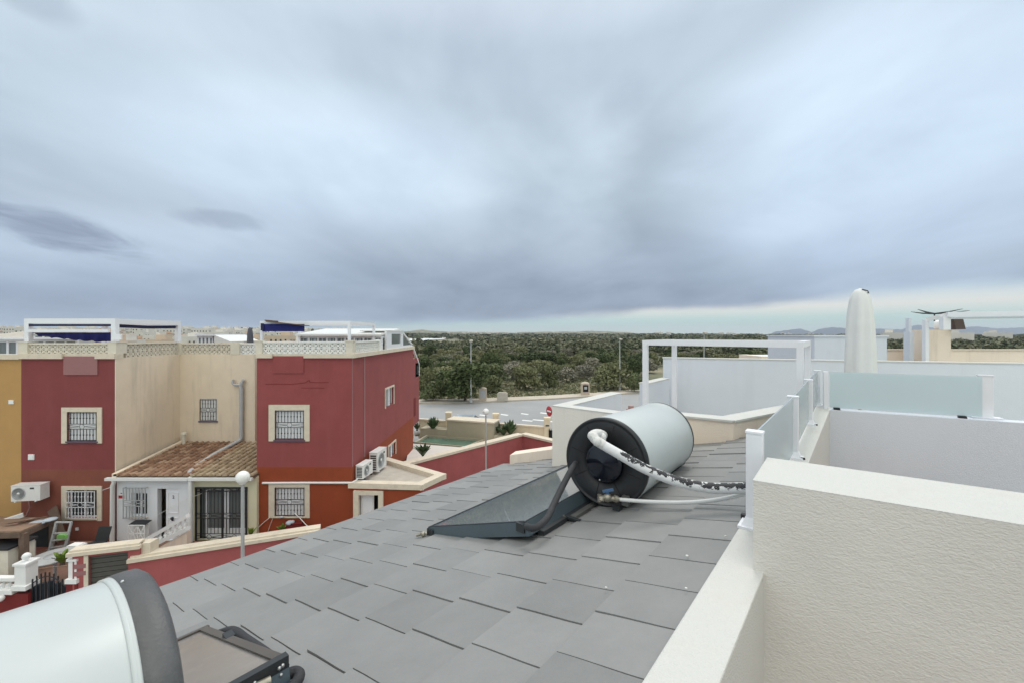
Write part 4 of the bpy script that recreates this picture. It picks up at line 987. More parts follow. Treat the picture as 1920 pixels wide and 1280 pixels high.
rimseg(mb, an[0], an[1], za, .34); rimseg(mb, an[1], an[2], za+.003, .34); rimseg(mb, an[2], an[3], za+.006, .34); mb.build('annex_coping', M['cream'], HB)
a = W(664, 0, 15.9); f0, f1, f2 = X(664, 15.9), X(674, 15.9), X(711, 15.9); f3 = X(720, 15.9); zd = W(0, 925, 15.9).z
mb = MB(); yy = 15.86; mb.box(f0, f1, yy-.06, yy+.1, ZB, zd+.14); mb.box(f2, f3, yy-.09, yy+.06, ZB, zd+.14); mb.box(f1, f2, yy-.085, yy+.06, zd, zd+.14); mb.build('door_surround', M['cream'], HB)
mb = MB(); mb.box(f1, f1+(f2-f1)*.68, yy+.16, yy+.2, ZB+.4, zd); dr = mb.build('door', M['white'], HB); mb = MB(); mb.box(f1+.05, f1+.08, yy+.14, yy+.16, ZB+.4, zd-.05); mb.box(f1+(f2-f1)*.55, f1+(f2-f1)*.62, yy+.14, yy+.16, ZB+.4, zd-.05); mb.build('door_frame', M['wpaint'], dr)
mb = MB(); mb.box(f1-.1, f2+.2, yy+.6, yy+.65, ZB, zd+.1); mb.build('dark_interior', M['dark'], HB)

# air conditioners
def aircon(c, ax, wd, hh, dp, label, fan_off=-.2, bracket=True, nm='air_conditioner'):
    """c centre of the front face, ax outward direction of the front, wd/hh/dp size"""
    ax = Vector(ax).normalized(); sd = Vector((-ax.y, ax.x, 0)); c = Vector(c)
    t = thing(nm, label, 'air conditioner', tuple(c-Vector((0,0,hh/2))))
    mb = MB(); mb.obox(c-ax*dp/2, sd*wd/2, ax*dp/2, Vector((0,0,hh/2))); mb.obox(c-ax*dp/2+Vector((0,0,hh/2+.008)), sd*(wd/2+.01), ax*(dp/2+.01), Vector((0,0,.008))); mb.build('casing', M['wpvc'], t)
    fc = c+sd*fan_off*wd+ax*.004; mb = MB(); R_ = min(hh, wd)*.40
    mb.lathe(fc, [(R_,0),(R_,.012),(R_*.86,.012),(R_*.86,0)], 28, ax)
    for k in range(1, 6): mb.lathe(fc, [(R_*.15*k,0),(R_*.15*k,.014),(R_*.15*k+.007,.014)], 24, ax)
    fg = mb.build('fan_guard', M['gpvc'], t)
    mb = MB(); mb.lathe(fc, [(.0,.001),(R_*.85,.001)], 28, ax); mb.build('fan_opening', M['fanbk'], t)
    mb = MB(); mb.lathe(fc, [(.0,.016),(R_*.2,.016),(R_*.2,0)], 16, ax); mb.build('fan_hub', M['wpvc'], t)
    mb = MB(); side = c-ax*dp/2+sd*(-wd/2-.004) if False else c-ax*dp/2-sd*(wd/2+.003)
    for k in range(7): mb.obox(side+Vector((0,0,-hh*.36+k*hh*.115)), sd*.004, ax*dp*.36, Vector((0,0,hh*.035)))
    mb.build('side_grille', M['framed'], t)
    mb = MB(); mb.obox(c+sd*wd*.22+ax*.004+Vector((0,0,hh*.32)), sd*wd*.07, ax*.004, Vector((0,0,hh*.05))); mb.build('badge', M['framed'], t)
    if bracket:
        mb = MB()
        for s_ in (-.35, .35): mb.bar(c+sd*s_*wd+Vector((0,0,-hh/2-.02))+ax*.03, c+sd*s_*wd+Vector((0,0,-hh/2-.02))-ax*(dp+.25), .04, .03)
        mb.build('bracket', M['wpvc'], t)
    else:
        mb = MB()
        for s_ in (-.35, .35): mb.obox(c+sd*s_*wd-ax*dp/2+Vector((0,0,-hh/2-.03)), sd*.03, ax*dp*.55, Vector((0,0,.03)))
        mb.build('foot', M['rubber'], t)
    return t
M['fanbk'] = mat('fan_grey', (.22, .23, .23), .5, .1, 5)
c = W(48, 924, YF-.55); a1_ = aircon(c, (.12, -1, 0), .95, .56, .36, 'white air conditioner on the wall where ochre meets maroon', fan_off=.22 if False else -.24)
mb = MB(); mb.tube([W(54, 938, YF-.2), W(56, 950, YF-.15), W(50, 964, YF-.1), W(36, 978, YF-.1), W(0, 992, YF-.3)], .022, 6); mb.build('drain_pipe', M['brick'], a1_)
# the two beside the side wall, front faces point right (+X)
c = Vector((xb1+.42, 16.55, za+.24+.26)); aircon(c, (1, -.15, 0), .78, .50, .30, 'smaller lower air conditioner standing on the annex roof', -.15, False)
c = Vector((xb1+.62, sY(712)-.55, W(0, 858, 17.3).z)); aircon((xb1+.60, 17.75, W(0, 860, 17.75).z), (1, -.12, 0), .92, .78, .34, 'larger air conditioner mounted higher on the red side wall', -.1, True)

# --- ochre house at far left
HC = thing('terraced_house', 'ochre yellow terraced house cut by the left edge of the photo', 'house', (X(0, YF), YF+3, -7.8))
xo = xa0-.004
mb = MB(); mb.box(xo-5.5, xo, YF, YF+.22, ZB, TOPF-.02); mb.build('wall', M['ochre'], HC)
mb = MB(); mb.box(xo-5.5, xo, YF+.22, Yb+5, TOPF-.4, TOPF-.1); mb.box(xo-5.5, xo-5.3, YF+.22, Yb+5, ZB, TOPF-.4); mb.build('roof_terrace', M['paving'], HC)
mb = MB(); mb.box(xo-5.5, xo, YF-.09, YF+.3, TOPF-.02, pz-.02); mb.build('cornice', M['cream'], HC)
mb = MB(); a = W(17.5, 756.5, YF); b = W(26.5, 749, YF); mb.box(a.x, b.x, YF-.03, YF, a.z, b.z); mb.build('vent_cover', M['wpaint'], HC)
mb = MB(); mb.box(xo-5.5, xo-.3, YF+1.0, YF+1.15, TOPF+.02, W(0, 668, YF+1).z); mb.build('inner_parapet', M['brick'], HC)

# ------------------------------------------------------------------ things on the roofs
def frame_thing(name, label, cat, pts, posts, zt_, zb, w=.12, group=None, m='white', bh=None, org=None):
    t = thing(name, label, cat, (pts[0][0], pts[0][1], zb), group)
    for p in posts:
        mb = MB(); mb.box(p[0]-w/2, p[0]+w/2, p[1]-w/2, p[1]+w/2, zb, zt_-(bh or w)); mb.build('post', M[m], t)
    n_ = len(pts)
    for i in range(n_):
        a = Vector((*pts[i], zt_-(bh or w)/2)); b = Vector((*pts[(i+1)%n_], zt_-(bh or w)/2)); d = (b-a).normalized()
        mb = MB(); k = w/2 if i % 2 == 0 else -w/2
        mb.bar(a-d*k, b+d*k, w, bh or w); mb.build('beam', M[m], t)
    return t
# left pergola on house A: near corner beam at (215,600), goes left; right side to (333,607)
zp = W(0, 597.5, 16.3).z; 
pq = [(X(54, 16.3), 16.3), (X(216, 16.3), 16.3), (X(331, 20.3)-.05, 20.3), (X(54, 16.3), 20.3)]
pq[2] = (X(216,16.3)+.06, 20.6)
pq = [(X(54, 16.3), 16.3), (X(216, 16.3), 16.3), (X(216, 16.3), 19.35), (X(54, 16.3), 19.35)]
t = frame_thing('pergola', 'white roof pergola with rolled blue awnings above the maroon house', 'pergola', pq, pq, zp, TOPF+.1, .17, bh=.2)
mb = MB(); mb.box(X(52, 16.3)+.1, X(216, 16.3)-.1, 16.1, 16.2, zp-.52, zp-.42); mb.build('awning_bar', M['white'], t)
mb = MB(); mb.box(X(57, 16.3), X(212, 16.3), 16.22, 16.3, zp-.30, zp-.22); mb.build('rolled_awning', M['navy'], t)
mb = MB(); vs = []; n_ = 40
for i in range(n_+1):
    s = i/n_; x_ = X(58, 16.3)+(X(211, 16.3)-X(58, 16.3))*s
    for k in range(4):
        zz = zp-.54-(.10+.30*s**.7+.025*math.sin(i*1.1))*k/3; vs.append((x_, 16.33+.09*math.sin(i*.9+k)*.5+.06*k, zz))
mb.add(vs, [(i*4+k, i*4+k+1, (i+1)*4+k+1, (i+1)*4+k) for i in range(n_) for k in range(3)], True); mb.build('awning', M['blue'], t)
mb = MB(); mb.tube([(X(216, 16.3)-.02, 16.45, zp-.28), (X(216, 16.3)-.02, 17.8, zp-.31), (X(216, 16.3)-.02, 19.2, zp-.28)], .065, 8); mb.build('rolled_awning', M['navy'], t)
mb = MB(); mb.box(X(208, 16.1), X(225, 16.1), 16.13, 16.2, W(0,640,16.0).z+.06, zp-.62) ; mb.build('lower_post', M['white'], t)
# right pergola on house B
zp2 = W(0, 602, 16.9).z
pq = [(X(491, 16.9), 16.9), (X(655, 16.9), 16.9), (X(701.5, 19.6), 19.6), (X(575, 19.6), 19.6)]
pq = [(X(491, 16.9), 16.9), (X(655, 16.9), 16.9), (X(655, 16.9), 19.9), (X(491, 16.9), 19.9)]
t = frame_thing('pergola', 'slim white roof pergola with a blue awning above the rose red house', 'pergola', pq, pq, zp2, TOPF+.1, .10, bh=.13)
mb = MB(); mb.box(X(493, 16.8), X(571, 16.8), 16.74, 16.80, zp2-.42, zp2-.13); mb.build('awning', M['blue'], t)
mb = MB(); mb.box(X(491.5, 16.8), X(497, 16.8), 16.70, 16.739, zp2-.38, zp2-.10); mb.build('awning_end', M['navy'], t)
mb = MB(); mb.bar(W(502, 603, 16.7), W(577, 611, 16.7), .3, .03); mb.bar(W(500, 601, 16.9), W(523, 603, 16.9), .3, .04); mb.build('roof_slat', M['wood'], t)
# white glass room
GR = thing('glass_room', 'white framed glass room with curtains on the rose red house roof', 'glass room', (X(670, 20), 20, TOPF))
gy = 20.0; gxa, gxb = X(562, gy), xb1-.12; gzt = W(0, 629, gy).z; gzb = TOPF
mb = MB(); mb.add([(gxa-.1,gy-.25,gzt-.02),(gxb+.05,gy-.25,gzt-.02),(gxb+.05,gy+3.0,gzt+.28),(gxa-.1,gy+3.0,gzt+.28),(gxa-.1,gy-.25,gzt+.06),(gxb+.05,gy-.25,gzt+.06),(gxb+.05,gy+3.0,gzt+.36),(gxa-.1,gy+3.0,gzt+.36)], [(3,2,1,0),(4,5,6,7),(0,1,5,4),(1,2,6,5),(2,3,7,6),(3,0,4,7)]); mb.build('roof', M['wpvc'], GR)
mb = MB(); mb.box(gxa, gxb, gy, gy+.08, gzt-.12, gzt-.02); n_ = 9
for i in range(n_+1): x_ = gxa+(gxb-gxa)*i/n_; mb.box(x_-.04, x_+.04, gy, gy+.08, gzb, gzt-.12)
mb.box(gxb-.08, gxb, gy+.08, gy+3, gzt-.12, gzt-.02)
for i in range(1, 4): mb.box(gxb-.08, gxb, gy+i-.04, gy+i+.04, gzb, gzt-.12)
mb.build('frame', M['white'], GR)
for i in range(n_):
    mb = MB(); x_ = gxa+(gxb-gxa)*i/n_; mb.box(x_+.04, x_+(gxb-gxa)/n_-.04, gy+.03, gy+.04, gzb, gzt-.12); mb.build('pane', M['glassg'], GR)
mb = MB()
for i in range(60): x_ = gxa+(gxb-gxa)*(i+.5)/60; (mb.box(x_-.028, x_+.028, gy+.012, gy+.029, gzb, gzt-.14) if (i*7) % 11 < 5 else None)
mb.build('curtain', M['cloth'], GR)
# side of the glass room flush with the side wall, going back and down
SR = thing('sunroom', 'white framed sunroom with sloping glass roof at the far end of the rose red roof', 'sunroom', (xb1-.5, 23.5, TOPF))
xs_ = xb1+.0; ya, yb_, yc = sY(725), sY(761), sY(773.5); zr1 = W(0, 621.5, ya).z
mb = MB(); y1m = sY(756)
mb.box(xs_-.1, xs_, ya, ya+.12, pz, zr1); mb.box(xs_-.1, xs_, ya+.12, y1m, zr1-.12, zr1); mb.box(xs_-.1, xs_, y1m-.5, y1m, pz, zr1-.12); mb.box(xs_-.1, xs_, ya+.12, y1m-.5, pz, pz+.22); mb.box(xs_-.1, xs_, ya+.12, ya+.85, pz+.22, zr1-.12)
mb.bar((xs_-.05, y1m, zr1-.05), (xs_-.05, YE, pz+.05), .1, .1); mb.box(xs_-.1, xs_, y1m, YE, pz, pz+.1)
mb.bar((xs_-.05, YE, pz+.0), (xs_-.05, YR+.0, TOPF-1.0), .12, .1); mb.build('frame', M['white'], SR)
mb = MB(); mb.box(xs_-.07, xs_-.05, ya+.85, y1m-.5, pz+.22, zr1-.12); mb.build('pane', M['glassg'], SR)
mb = MB(); mb.add([(xs_-.06, y1m, pz+.1), (xs_-.06, YE-.2, pz+.1), (xs_-.06, y1m, zr1-.1)], [(0,1,2)]); mb.build('pane', M['glassg'], SR)
mb = MB(); mb.box(xs_-1.3, xs_+.03, ya, y1m, zr1, zr1+.06); mb.build('roof', M['wpvc'], SR)
mb = MB(); mb.box(xs_-.5, xs_+.0, YR+.02, YR+.12, W(0, 704, YR).z, TOPF-1.0); mb.box(xs_-.5, xs_-.02, YE+.7, YR+.02, W(0, 704, YR).z, W(0, 679, YR).z); mb.build('rear_window', M['white'], SR)
mb = MB(); mb.box(xs_-.02, xs_-.005, YE+1.0, YR-.25, W(0, 700, YR).z, W(0, 683, YR).z); mb.build('pane', M['glassd'], SR)
# roof structures behind, left
def conserv(px0, px1, pyt, pyb, Y, label, slope=0, nb=4, d=2.5, gable=0, m='white'):
    a = W(px0, pyb, Y); b = W(px1, pyt, Y); t = thing('roof_room', label, 'roof room', (a.x, Y, a.z))
    z0 = TOPF-.2; mb = MB(); n_ = nb
    for i in range(n_+1): x_ = a.x+(b.x-a.x)*i/n_; mb.box(x_-.06, x_+.06, Y, Y+.1, z0, b.z-.1)
    mb.box(a.x, b.x, Y-.02, Y+.1, b.z-.22, b.z-.1); mb.box(a.x, b.x, Y+.0, Y+.09, a.z-.5, a.z-.4); mb.build('frame', M[m], t)
    mb = MB(); mb.box(a.x, b.x, Y+.03, Y+.05, z0, b.z-.2); mb.build('pane', M['glassg'], t)
    mb = MB(); mb.add([(a.x-.1,Y-.15,b.z-.1),(b.x+.1,Y-.15,b.z-.1),(b.x+.1+slope,Y+d,b.z-.1+gable),(a.x-.1,Y+d,b.z-.1+gable),(a.x-.1,Y-.15,b.z),(b.x+.1,Y-.15,b.z),(b.x+.1+slope,Y+d,b.z+gable),(a.x-.1,Y+d,b.z+gable)], [(3,2,1,0),(4,5,6,7),(0,1,5,4),(1,2,6,5),(2,3,7,6),(3,0,4,7)]); mb.build('roof', M[m], t)
conserv(63, 143, 633, 645, 24, 'low white roof room with window band seen under the left pergola', nb=4)
conserv(64, 98, 623.5, 640, 27, 'small upper white roof room behind the low window band', nb=2)
conserv(371, 399, 627, 645, 26, 'white roof room with four bright panes behind the beige recess', nb=4, d=4)
conserv(-40, 50, 633, 690, 21, 'white railed roof room at the left edge behind the ochre house', nb=5)
mb = MB(); y_ = 26.0; a = W(399, 627, y_); b = W(432, 640, y_); q = W(399, 642, y_); r_ = W(436, 642, y_)
mb.add([a, (a.x, a.y+3, a.z), (b.x, b.y+3, b.z), b], [(0,1,2,3)]); mb.add([a, b, r_, q], [(0,1,2,3)]); mb.add([(v_.x, v_.y+3, v_.z) for v_ in (a, b, r_, q)], [(3,2,1,0)])
tag(mb.build('lean_to', M['wpvc'], org=(a.x, a.y, q.z)), 'sloping pale lean-to roof right of the four bright panes', 'lean-to')
# pitched neighbour roof far left
mb = MB(); y_ = 34; a = W(0, 631, y_); b = W(38, 640, y_); c_ = W(12, 621, y_); d = W(-40, 621, y_); z_ = W(0, 634, y_).z
mb.add([(a.x-3, y_, z_), (b.x+.6, y_, z_), (c_.x, y_+3, c_.z), (d.x, y_+3, d.z), (b.x+.6, y_+6, z_), (a.x-3, y_+6, z_)], [(0,1,2,3), (1,4,2), (4,5,3,2)]); 
rf = thing('pitched_house', 'house with shallow grey pitched roof at the left edge of the skyline', 'house', (a.x, y_, -7.8)); mb.build('roof', M['concrete'], rf)
mb = MB(); mb.box(a.x-3, b.x+.3, y_+.3, y_+5.7, -7.8, z_); mb.build('wall', M['townw'], rf)
# closed grey parasol
def parasol(px, ptop, pbot, wpx, Y, m, label, base_z, name='closed_parasol', hook=True):
    a = W(px, ptop, Y); b = W(px, pbot, Y); w = wpx/F*Y/2; t = thing(name, label, 'parasol', (a.x, Y, base_z)); H_ = a.z-b.z
    prof = [(.02,0),(.30,.015),(.50,.05),(.66,.12),(.82,.28),(.90,.45),(.96,.65),(1.0,.85),(1.02,.97),(.86,1.0)]
    mb = MB(); vs = []; n_ = 32
    for r_, s in prof:
        for j in range(n_):
            t_ = 2*math.pi*j/n_; fold = 1-.20*min(1, s*3)*(.5+.5*math.cos(t_*7+s*1.2))**1.5; vs.append((a.x+math.cos(t_)*r_*w*fold, Y+math.sin(t_)*r_*w*fold, a.z-H_*s))
    mb.add(vs, [(i*n_+(j+1)%n_, i*n_+j, (i+1)*n_+j, (i+1)*n_+(j+1)%n_) for i in range(len(prof)-1) for j in range(n_)], True); mb.build('canopy', M[m], t)
    mb = MB(); mb.tube([(a.x, Y, base_z), (a.x, Y, a.z-.03)], .022, 10); mb.build('pole', M['metal'], t)
    mb = MB(); mb.lathe((a.x, Y, base_z), [(.28,0),(.28,.06),(.05,.09),(.03,.3)], 20); mb.build('base', M['concrete'], t)
    if hook: mb = MB(); mb.tube([(a.x-.02, Y-w*.3, a.z-.02), (a.x+.03, Y-w*.5, a.z-.045), (a.x+.035, Y-w*.55, a.z-.08)], .008, 6); mb.build('hook', M['black'], t)
parasol(469, 614, 646, 11, 24, 'gcanvas', 'closed dark grey parasol on the roof between the two pergolas', TOPF-.2, hook=False)

# ------------------------------------------------------------------ yard of the left houses
def gpz(px, py, z): return gp(px, py, z)
# street wall: raised part with shutter, then lower part
SW = thing('street_wall', 'rose red street wall with cream coping and brown roller shutter', 'wall', tuple(W(200, 1100, 12)))
wa = gpz(136, 1036, -6.0); wb = gpz(262, 1021.5, -6.0); wa.z = wb.z = 0
dW = (wb-wa).normalized()
def u_at(px, a, d): k = (px-CX)/F; return (k*a.y-a.x)/(d.x-k*d.y)
hsh = (u_at(166, wa, dW), u_at(240, wa, dW))
mb = MB(); wall(mb, wa, wb, ZB, -6.08, .25, [(hsh[0], hsh[1], -8.0, -6.15)]); mb.build('wall', M['wallrose'], SW)
d_ = (wb-wa).normalized(); n_ = Vector((-d_.y, d_.x, 0))
def cop(mb, p, q, z, w=.36, h=.1, o_=-.06):
    d = (q-p).normalized(); n2 = Vector((-d.y, d.x, 0)); c = (p+q)/2+n2*(w/2+o_); c.z = z+h/2; mb.obox(c, (q-p)/2, n2*w/2, Vector((0,0,h/2)))
mb = MB(); cop(mb, wa-d_*.12, wb+d_*.02, -6.08, .42); cop(mb, wa-d_*.08, wb-d_*.02, -5.98, .30, .05, 0); mb.build('coping', M['cream'], SW)
mb = MB()
for k in range(14): mb.obox(wa+d_*(hsh[0]+hsh[1])/2+n_*.1+Vector((0,0,-7.95+k*.13+.06)), d_*(hsh[1]-hsh[0])/2, n_*.02, Vector((0,0,.058)))
mb.obox(wa+d_*(hsh[0]+hsh[1])/2+n_*.14+Vector((0,0,-7.1)), d_*(hsh[1]-hsh[0])/2, n_*.015, Vector((0,0,.95)))
mb.build('roller_shutter', M['brown'], SW)
mb = MB(); mb.obox(wa+d_*(hsh[0]-.05)+Vector((0,0,-7.1)), d_*.05, n_*.02, Vector((0,0,.99))); mb.build('shutter_frame', M['cream'], SW)
mb = MB()
for k in range(2): mb.obox(wa+d_*u_at(151, wa, dW)+Vector((0,0,-6.38-k*.2))-n_*.012, d_*.13, n_*.01, Vector((0,0,.06)))
mb.build('letter_plate', M['patch'], SW)
# lower part runs to the right, rising away, its end hidden by the near roof
wc = gpz(243, 1047, -6.32); wd = gpz(600, 992, -6.32); wc.z = wd.z = 0
mb = MB(); wall(mb, wc, wd, ZB, -6.42, .25); 
d2 = (wd-wc).normalized(); mb.build('lower_wall', M['wallrose'], SW)
mb = MB(); cop(mb, wc-d2*.05, wd, -6.42, .50); cop(mb, wc, wd, -6.32, .30, .05, .03); mb.build('lower_coping', M['cream'], SW)
mb = MB(); n2 = Vector((-d2.y, d2.x, 0)); p_ = gpz(262, 1026, -6.1); mb.add([(p_.x, p_.y, -6.42), (p_.x+.25, p_.y+.05, -6.42), (p_.x+.25, p_.y+.05, -5.98), (p_.x, p_.y, -5.98), (p_.x, p_.y+.3, -6.42), (p_.x+.25, p_.y+.35, -6.42), (p_.x+.25, p_.y+.35, -5.98), (p_.x, p_.y+.3, -5.98)], [(0,1,2,3),(1,5,6,2),(5,4,7,6),(4,0,3,7),(3,2,6,7),(0,4,5,1)]); mb.build('step', M['cream'], SW)
# second red wall enclosing the pool garden
GW = thing('garden_wall', 'long rose red garden wall with cream coping around the pool garden', 'wall', tuple(gp(900, 900)))
g = [gpz(745, 873, -6.0), gpz(980, 813, -6.0), gpz(1050, 829, -6.0)]
for q in g: q.z = 0
mb = MB(); wall(mb, g[0], g[1], ZB, -6.1, .22); wall(mb, g[1], g[2], ZB, -6.1, .22); mb.build('wall', M['wallrose'], GW)
mb = MB(); cop(mb, g[0], g[1], -6.1, .46, .12, -.06); cop(mb, g[1]-(g[2]-g[1]).normalized()*.1, g[2], -6.097, .46, .12, -.06); mb.build('coping', M['cream'], GW)
# stair balustrade
ST = thing('stair_balustrade', 'white balustrade sloping down beside the white porch', 'balustrade', tuple(W(300, 1020, 14)))
yS = 14.3; A0, A1 = W(268, 1014, yS), W(352, 966, yS); B0, B1 = W(266, 1031, yS), W(352, 989, yS)
mb = MB(); mb.bar(A0, A1, .16, .12); mb.build('handrail', M['wpaint'], ST)
mb = MB(); mb.bar(B0, B1, .22, .12); mb.build('bottom_rail', M['wpaint'], ST)
for i in range(9):
    s = (i+.5)/9; top_ = A0.lerp(A1, s); bot = B0.lerp(B1, s); h_ = top_.z-bot.z-.1; mb = MB()
    mb.lathe((top_.x, yS, bot.z+.05), [(.045,0),(.045,.04*h_),(.025,.1*h_),(.062,.32*h_),(.05,.45*h_),(.022,.62*h_),(.03,.8*h_),(.022,.88*h_),(.045,.94*h_),(.045,h_)], 10); mb.build('baluster', M['wpaint'], ST)
mb = MB(); p0, p1 = W(283, 1034, yS), W(352.5, 995, yS); mb.add([(p0.x, yS-.05, p0.z), (p1.x, yS-.05, p0.z-.1), (p1.x, yS-.05, p1.z), (p0.x, yS+.15, p0.z), (p1.x, yS+.15, p0.z-.1), (p1.x, yS+.15, p1.z)], [(0,1,2),(5,4,3),(0,2,5,3),(1,4,5,2),(0,3,4,1)]); mb.build('stair_wall', M['peach'], ST)
# raised yard floor
mb = MB(); mb.box(X(-60, 13), X(480, 13)+3, 12.9, 15.8, -9.6, -7.72); mb.box(X(-60, 13), X(140, 12), 11.9, 12.9, -9.6, -7.722)
tag(mb.build('yard_ground', M['paving']), kind='structure')
# lattice shoe cabinet
yc_ = 15.3
t = thing('garden_cabinet', 'white lattice cabinet with dark top under the small grilled window', 'cabinet', tuple(W(254, 1012, yc_)))
a = W(240, 1016, yc_); b = W(270, 984, yc_); mb = MB(); w_ = .03
for x_ in (a.x, a.x+.33, b.x): mb.box(x_-w_/2, x_+w_/2, yc_, yc_+.03, a.z, b.z)
for z_ in (a.z, a.z+.3, b.z-.02): mb.box(a.x, b.x, yc_+.0015, yc_+.0285, z_, z_+.03)
mb.bar((a.x, yc_+.01, a.z), (a.x+.33, yc_+.01, b.z), .02, .03); mb.bar((a.x, yc_+.012, b.z), (a.x+.33, yc_+.012, a.z), .02, .03); mb.bar((a.x+.33, yc_+.01, b.z), (b.x, yc_+.01, a.z), .02, .03); mb.bar((a.x+.33, yc_+.013, a.z), (b.x, yc_+.013, b.z), .02, .03)
mb.build('lattice_front', M['wpaint'], t)
mb = MB(); mb.box(a.x+.02, b.x-.02, yc_+.2, yc_+.24, a.z, b.z-.03); mb.build('back', M['wpvc'], t)
mb = MB(); mb.obox(((a.x+b.x)/2, yc_+.18, b.z+.03), Vector(((b.x-a.x)/2+.01,0,0)), Vector((0,.14,.02)), Vector((0,0,.012))); mb.build('top', M['black'], t)
# sign boards beside the window
t = thing('wall_sign', 'small red and white notice on the white porch wall', 'sign', tuple(W(228, 935, YP-.01)))
mb = MB(); a = W(223, 937.5, YP); b = W(234, 922, YP); mb.box(a.x, b.x, YP-.02, YP, a.z, b.z); mb.build('board', M['wpaint'], t)
mb = MB(); a = W(223.3, 933, YP); b = W(233.7, 927.5, YP); mb.box(a.x, b.x, YP-.026, YP-.02, a.z, b.z); mb.build('red_panel', M['red'], t)
mb = MB(); a = W(226.5, 925, YP); b = W(230.5, 922.6, YP); mb.add([(a.x, YP-.024, b.z), (b.x, YP-.024, b.z), ((a.x+b.x)/2, YP-.024, a.z)], [(0,2,1)]); mb.build('mark', M['black'], t)
# wooden shelter
t = thing('wooden_shelter', 'brown wooden lean-to shelter in the left yard', 'shelter', tuple(W(60, 1030, 13.5)))
q = [W(-60, 1000, 12.8), W(40, 997, 12.6), W(100, 972, 15.6), W(-60, 968, 15.6)]
mb = MB(); mb.add([tuple(v_) for v_ in q]+[(v_.x, v_.y, v_.z+.05) for v_ in q], [(3,2,1,0),(4,5,6,7),(0,1,5,4),(1,2,6,5),(2,3,7,6),(3,0,4,7)]); mb.build('roof', M['wood2'], t)
for px, y_, pt in ((43, 12.65, 999), (98, 15.5, 975), (-20, 12.8, 1002)):
    p_ = W(px, pt, y_); mb = MB(); mb.box(p_.x-.08, p_.x+.08, y_-.05, y_+.1, -7.8, p_.z); mb.build('post', M['wood'], t)
mb = MB(); mb.bar(q[0]-Vector((0,0,.08)), q[1]-Vector((0,0,.08)), .08, .14); mb.bar(q[1]-Vector((0,0,.085)), q[2]-Vector((0,0,.085)), .08, .16); mb.build('beam', M['wood'], t)
mb = MB(); mb.box(W(-60,0,15.6).x, W(96,0,15.6).x, 15.5, 15.54, -7.8, q[2].z-.1); mb.build('back_panel', M['dark'], t)
# planks and cloth on the shelter
for k, (p0, p1, m_, lb) in enumerate([((28, 984, 14.2), (62, 974, 15.0), 'brick', 'reddish plank lying across the shelter roof'), ((10, 986, 13.6), (88, 972, 15.3), 'wood2', 'long pale plank lying on the shelter roof')]):
    mb = MB(); mb.bar(W(*p0)+Vector((0,0,.06+.02*k)), W(*p1)+Vector((0,0,.06+.02*k)), .13, .04); tag(mb.build('plank', M[m_], org=W(*p0)), lb, 'plank')
mb = MB(); p_ = W(68, 980, 14.4); mb.sphere(p_, .26, 12, 6, .25); mb.sphere(p_+Vector((.2,.25,.02)), .2, 12, 6, .25); tag(mb.build('plastic_sheet', M['cloth'], org=p_), 'crumpled pale plastic sheet on the shelter roof', 'plastic sheet')
# leaning board, ladder
mb = MB(); mb.bar(W(116, 1010, 15.4), W(98, 952, 15.85), .35, .04, Vector((0,-1,.2))); tag(mb.build('leaning_board', M['wood'], org=W(116, 1010, 15.4)), 'brown board leaning against the maroon wall', 'board')
t = thing('step_ladder', 'grey metal step ladder standing in the left yard', 'ladder', tuple(W(112, 1045, 14)))
yl = 14.2; mb = MB(); mb.bar(W(92, 1033, yl), W(106, 977, yl+.3), .05, .07); mb.bar(W(121, 1028, yl), W(134, 977, yl+.3), .05, .07); mb.build('rail', M['lamp'], t)
for s in (.12, .36, .6, .98): mb = MB(); mb.bar(W(92, 1033, yl).lerp(W(106, 977, yl+.3), s), W(121, 1028, yl).lerp(W(134, 977, yl+.3), s), .08, .03); mb.build('rung', M['lamp'], t)
mb = MB(); mb.bar(W(98, 1033, yl+.9), W(107, 977, yl+.35), .04, .05); mb.bar(W(126, 1028, yl+.9), W(134, 977, yl+.35), .04, .05); mb.build('rear_leg', M['lamp'], t)
mb = MB(); p_ = W(114, 1010, yl-.1); mb.box(p_.x-.14, p_.x+.14, p_.y, p_.y+.1, p_.z, p_.z+.12); mb.box(p_.x-.11, p_.x+.1, p_.y+.01, p_.y+.09, p_.z+.12, p_.z+.15); tag(mb.build('green_bag', mat('green_cloth', (.20, .45, .12), .8), org=p_), 'light green cloth hanging on a ladder rung', 'cloth')
# oval table
t = thing('garden_table', 'grey oval garden table in the left yard', 'table', tuple(W(103, 1060, 12.9)))
p_ = W(103, 1042, 12.9); mb = MB(); mb.lathe(p_, [(.0,.03),(.55,.03),(.60,.015),(.58,-.01),(.0,-.01)], 32); mb.lathe(p_+Vector((0,0,.031)), [(0,0),(.25,.0),(.25,.004),(0,.004)], 20); tb = mb.build('tabletop', M['lamp'], t)
for s_ in ((-.3,-.3),(.3,-.3),(-.3,.3),(.3,.3)): mb = MB(); mb.tube([p_+Vector((s_[0], s_[1], -.01)), (p_.x+s_[0]*1.2, p_.y+s_[1]*1.2, -7.74)], .025, 6); mb.build('leg', M['gpvc'], t)
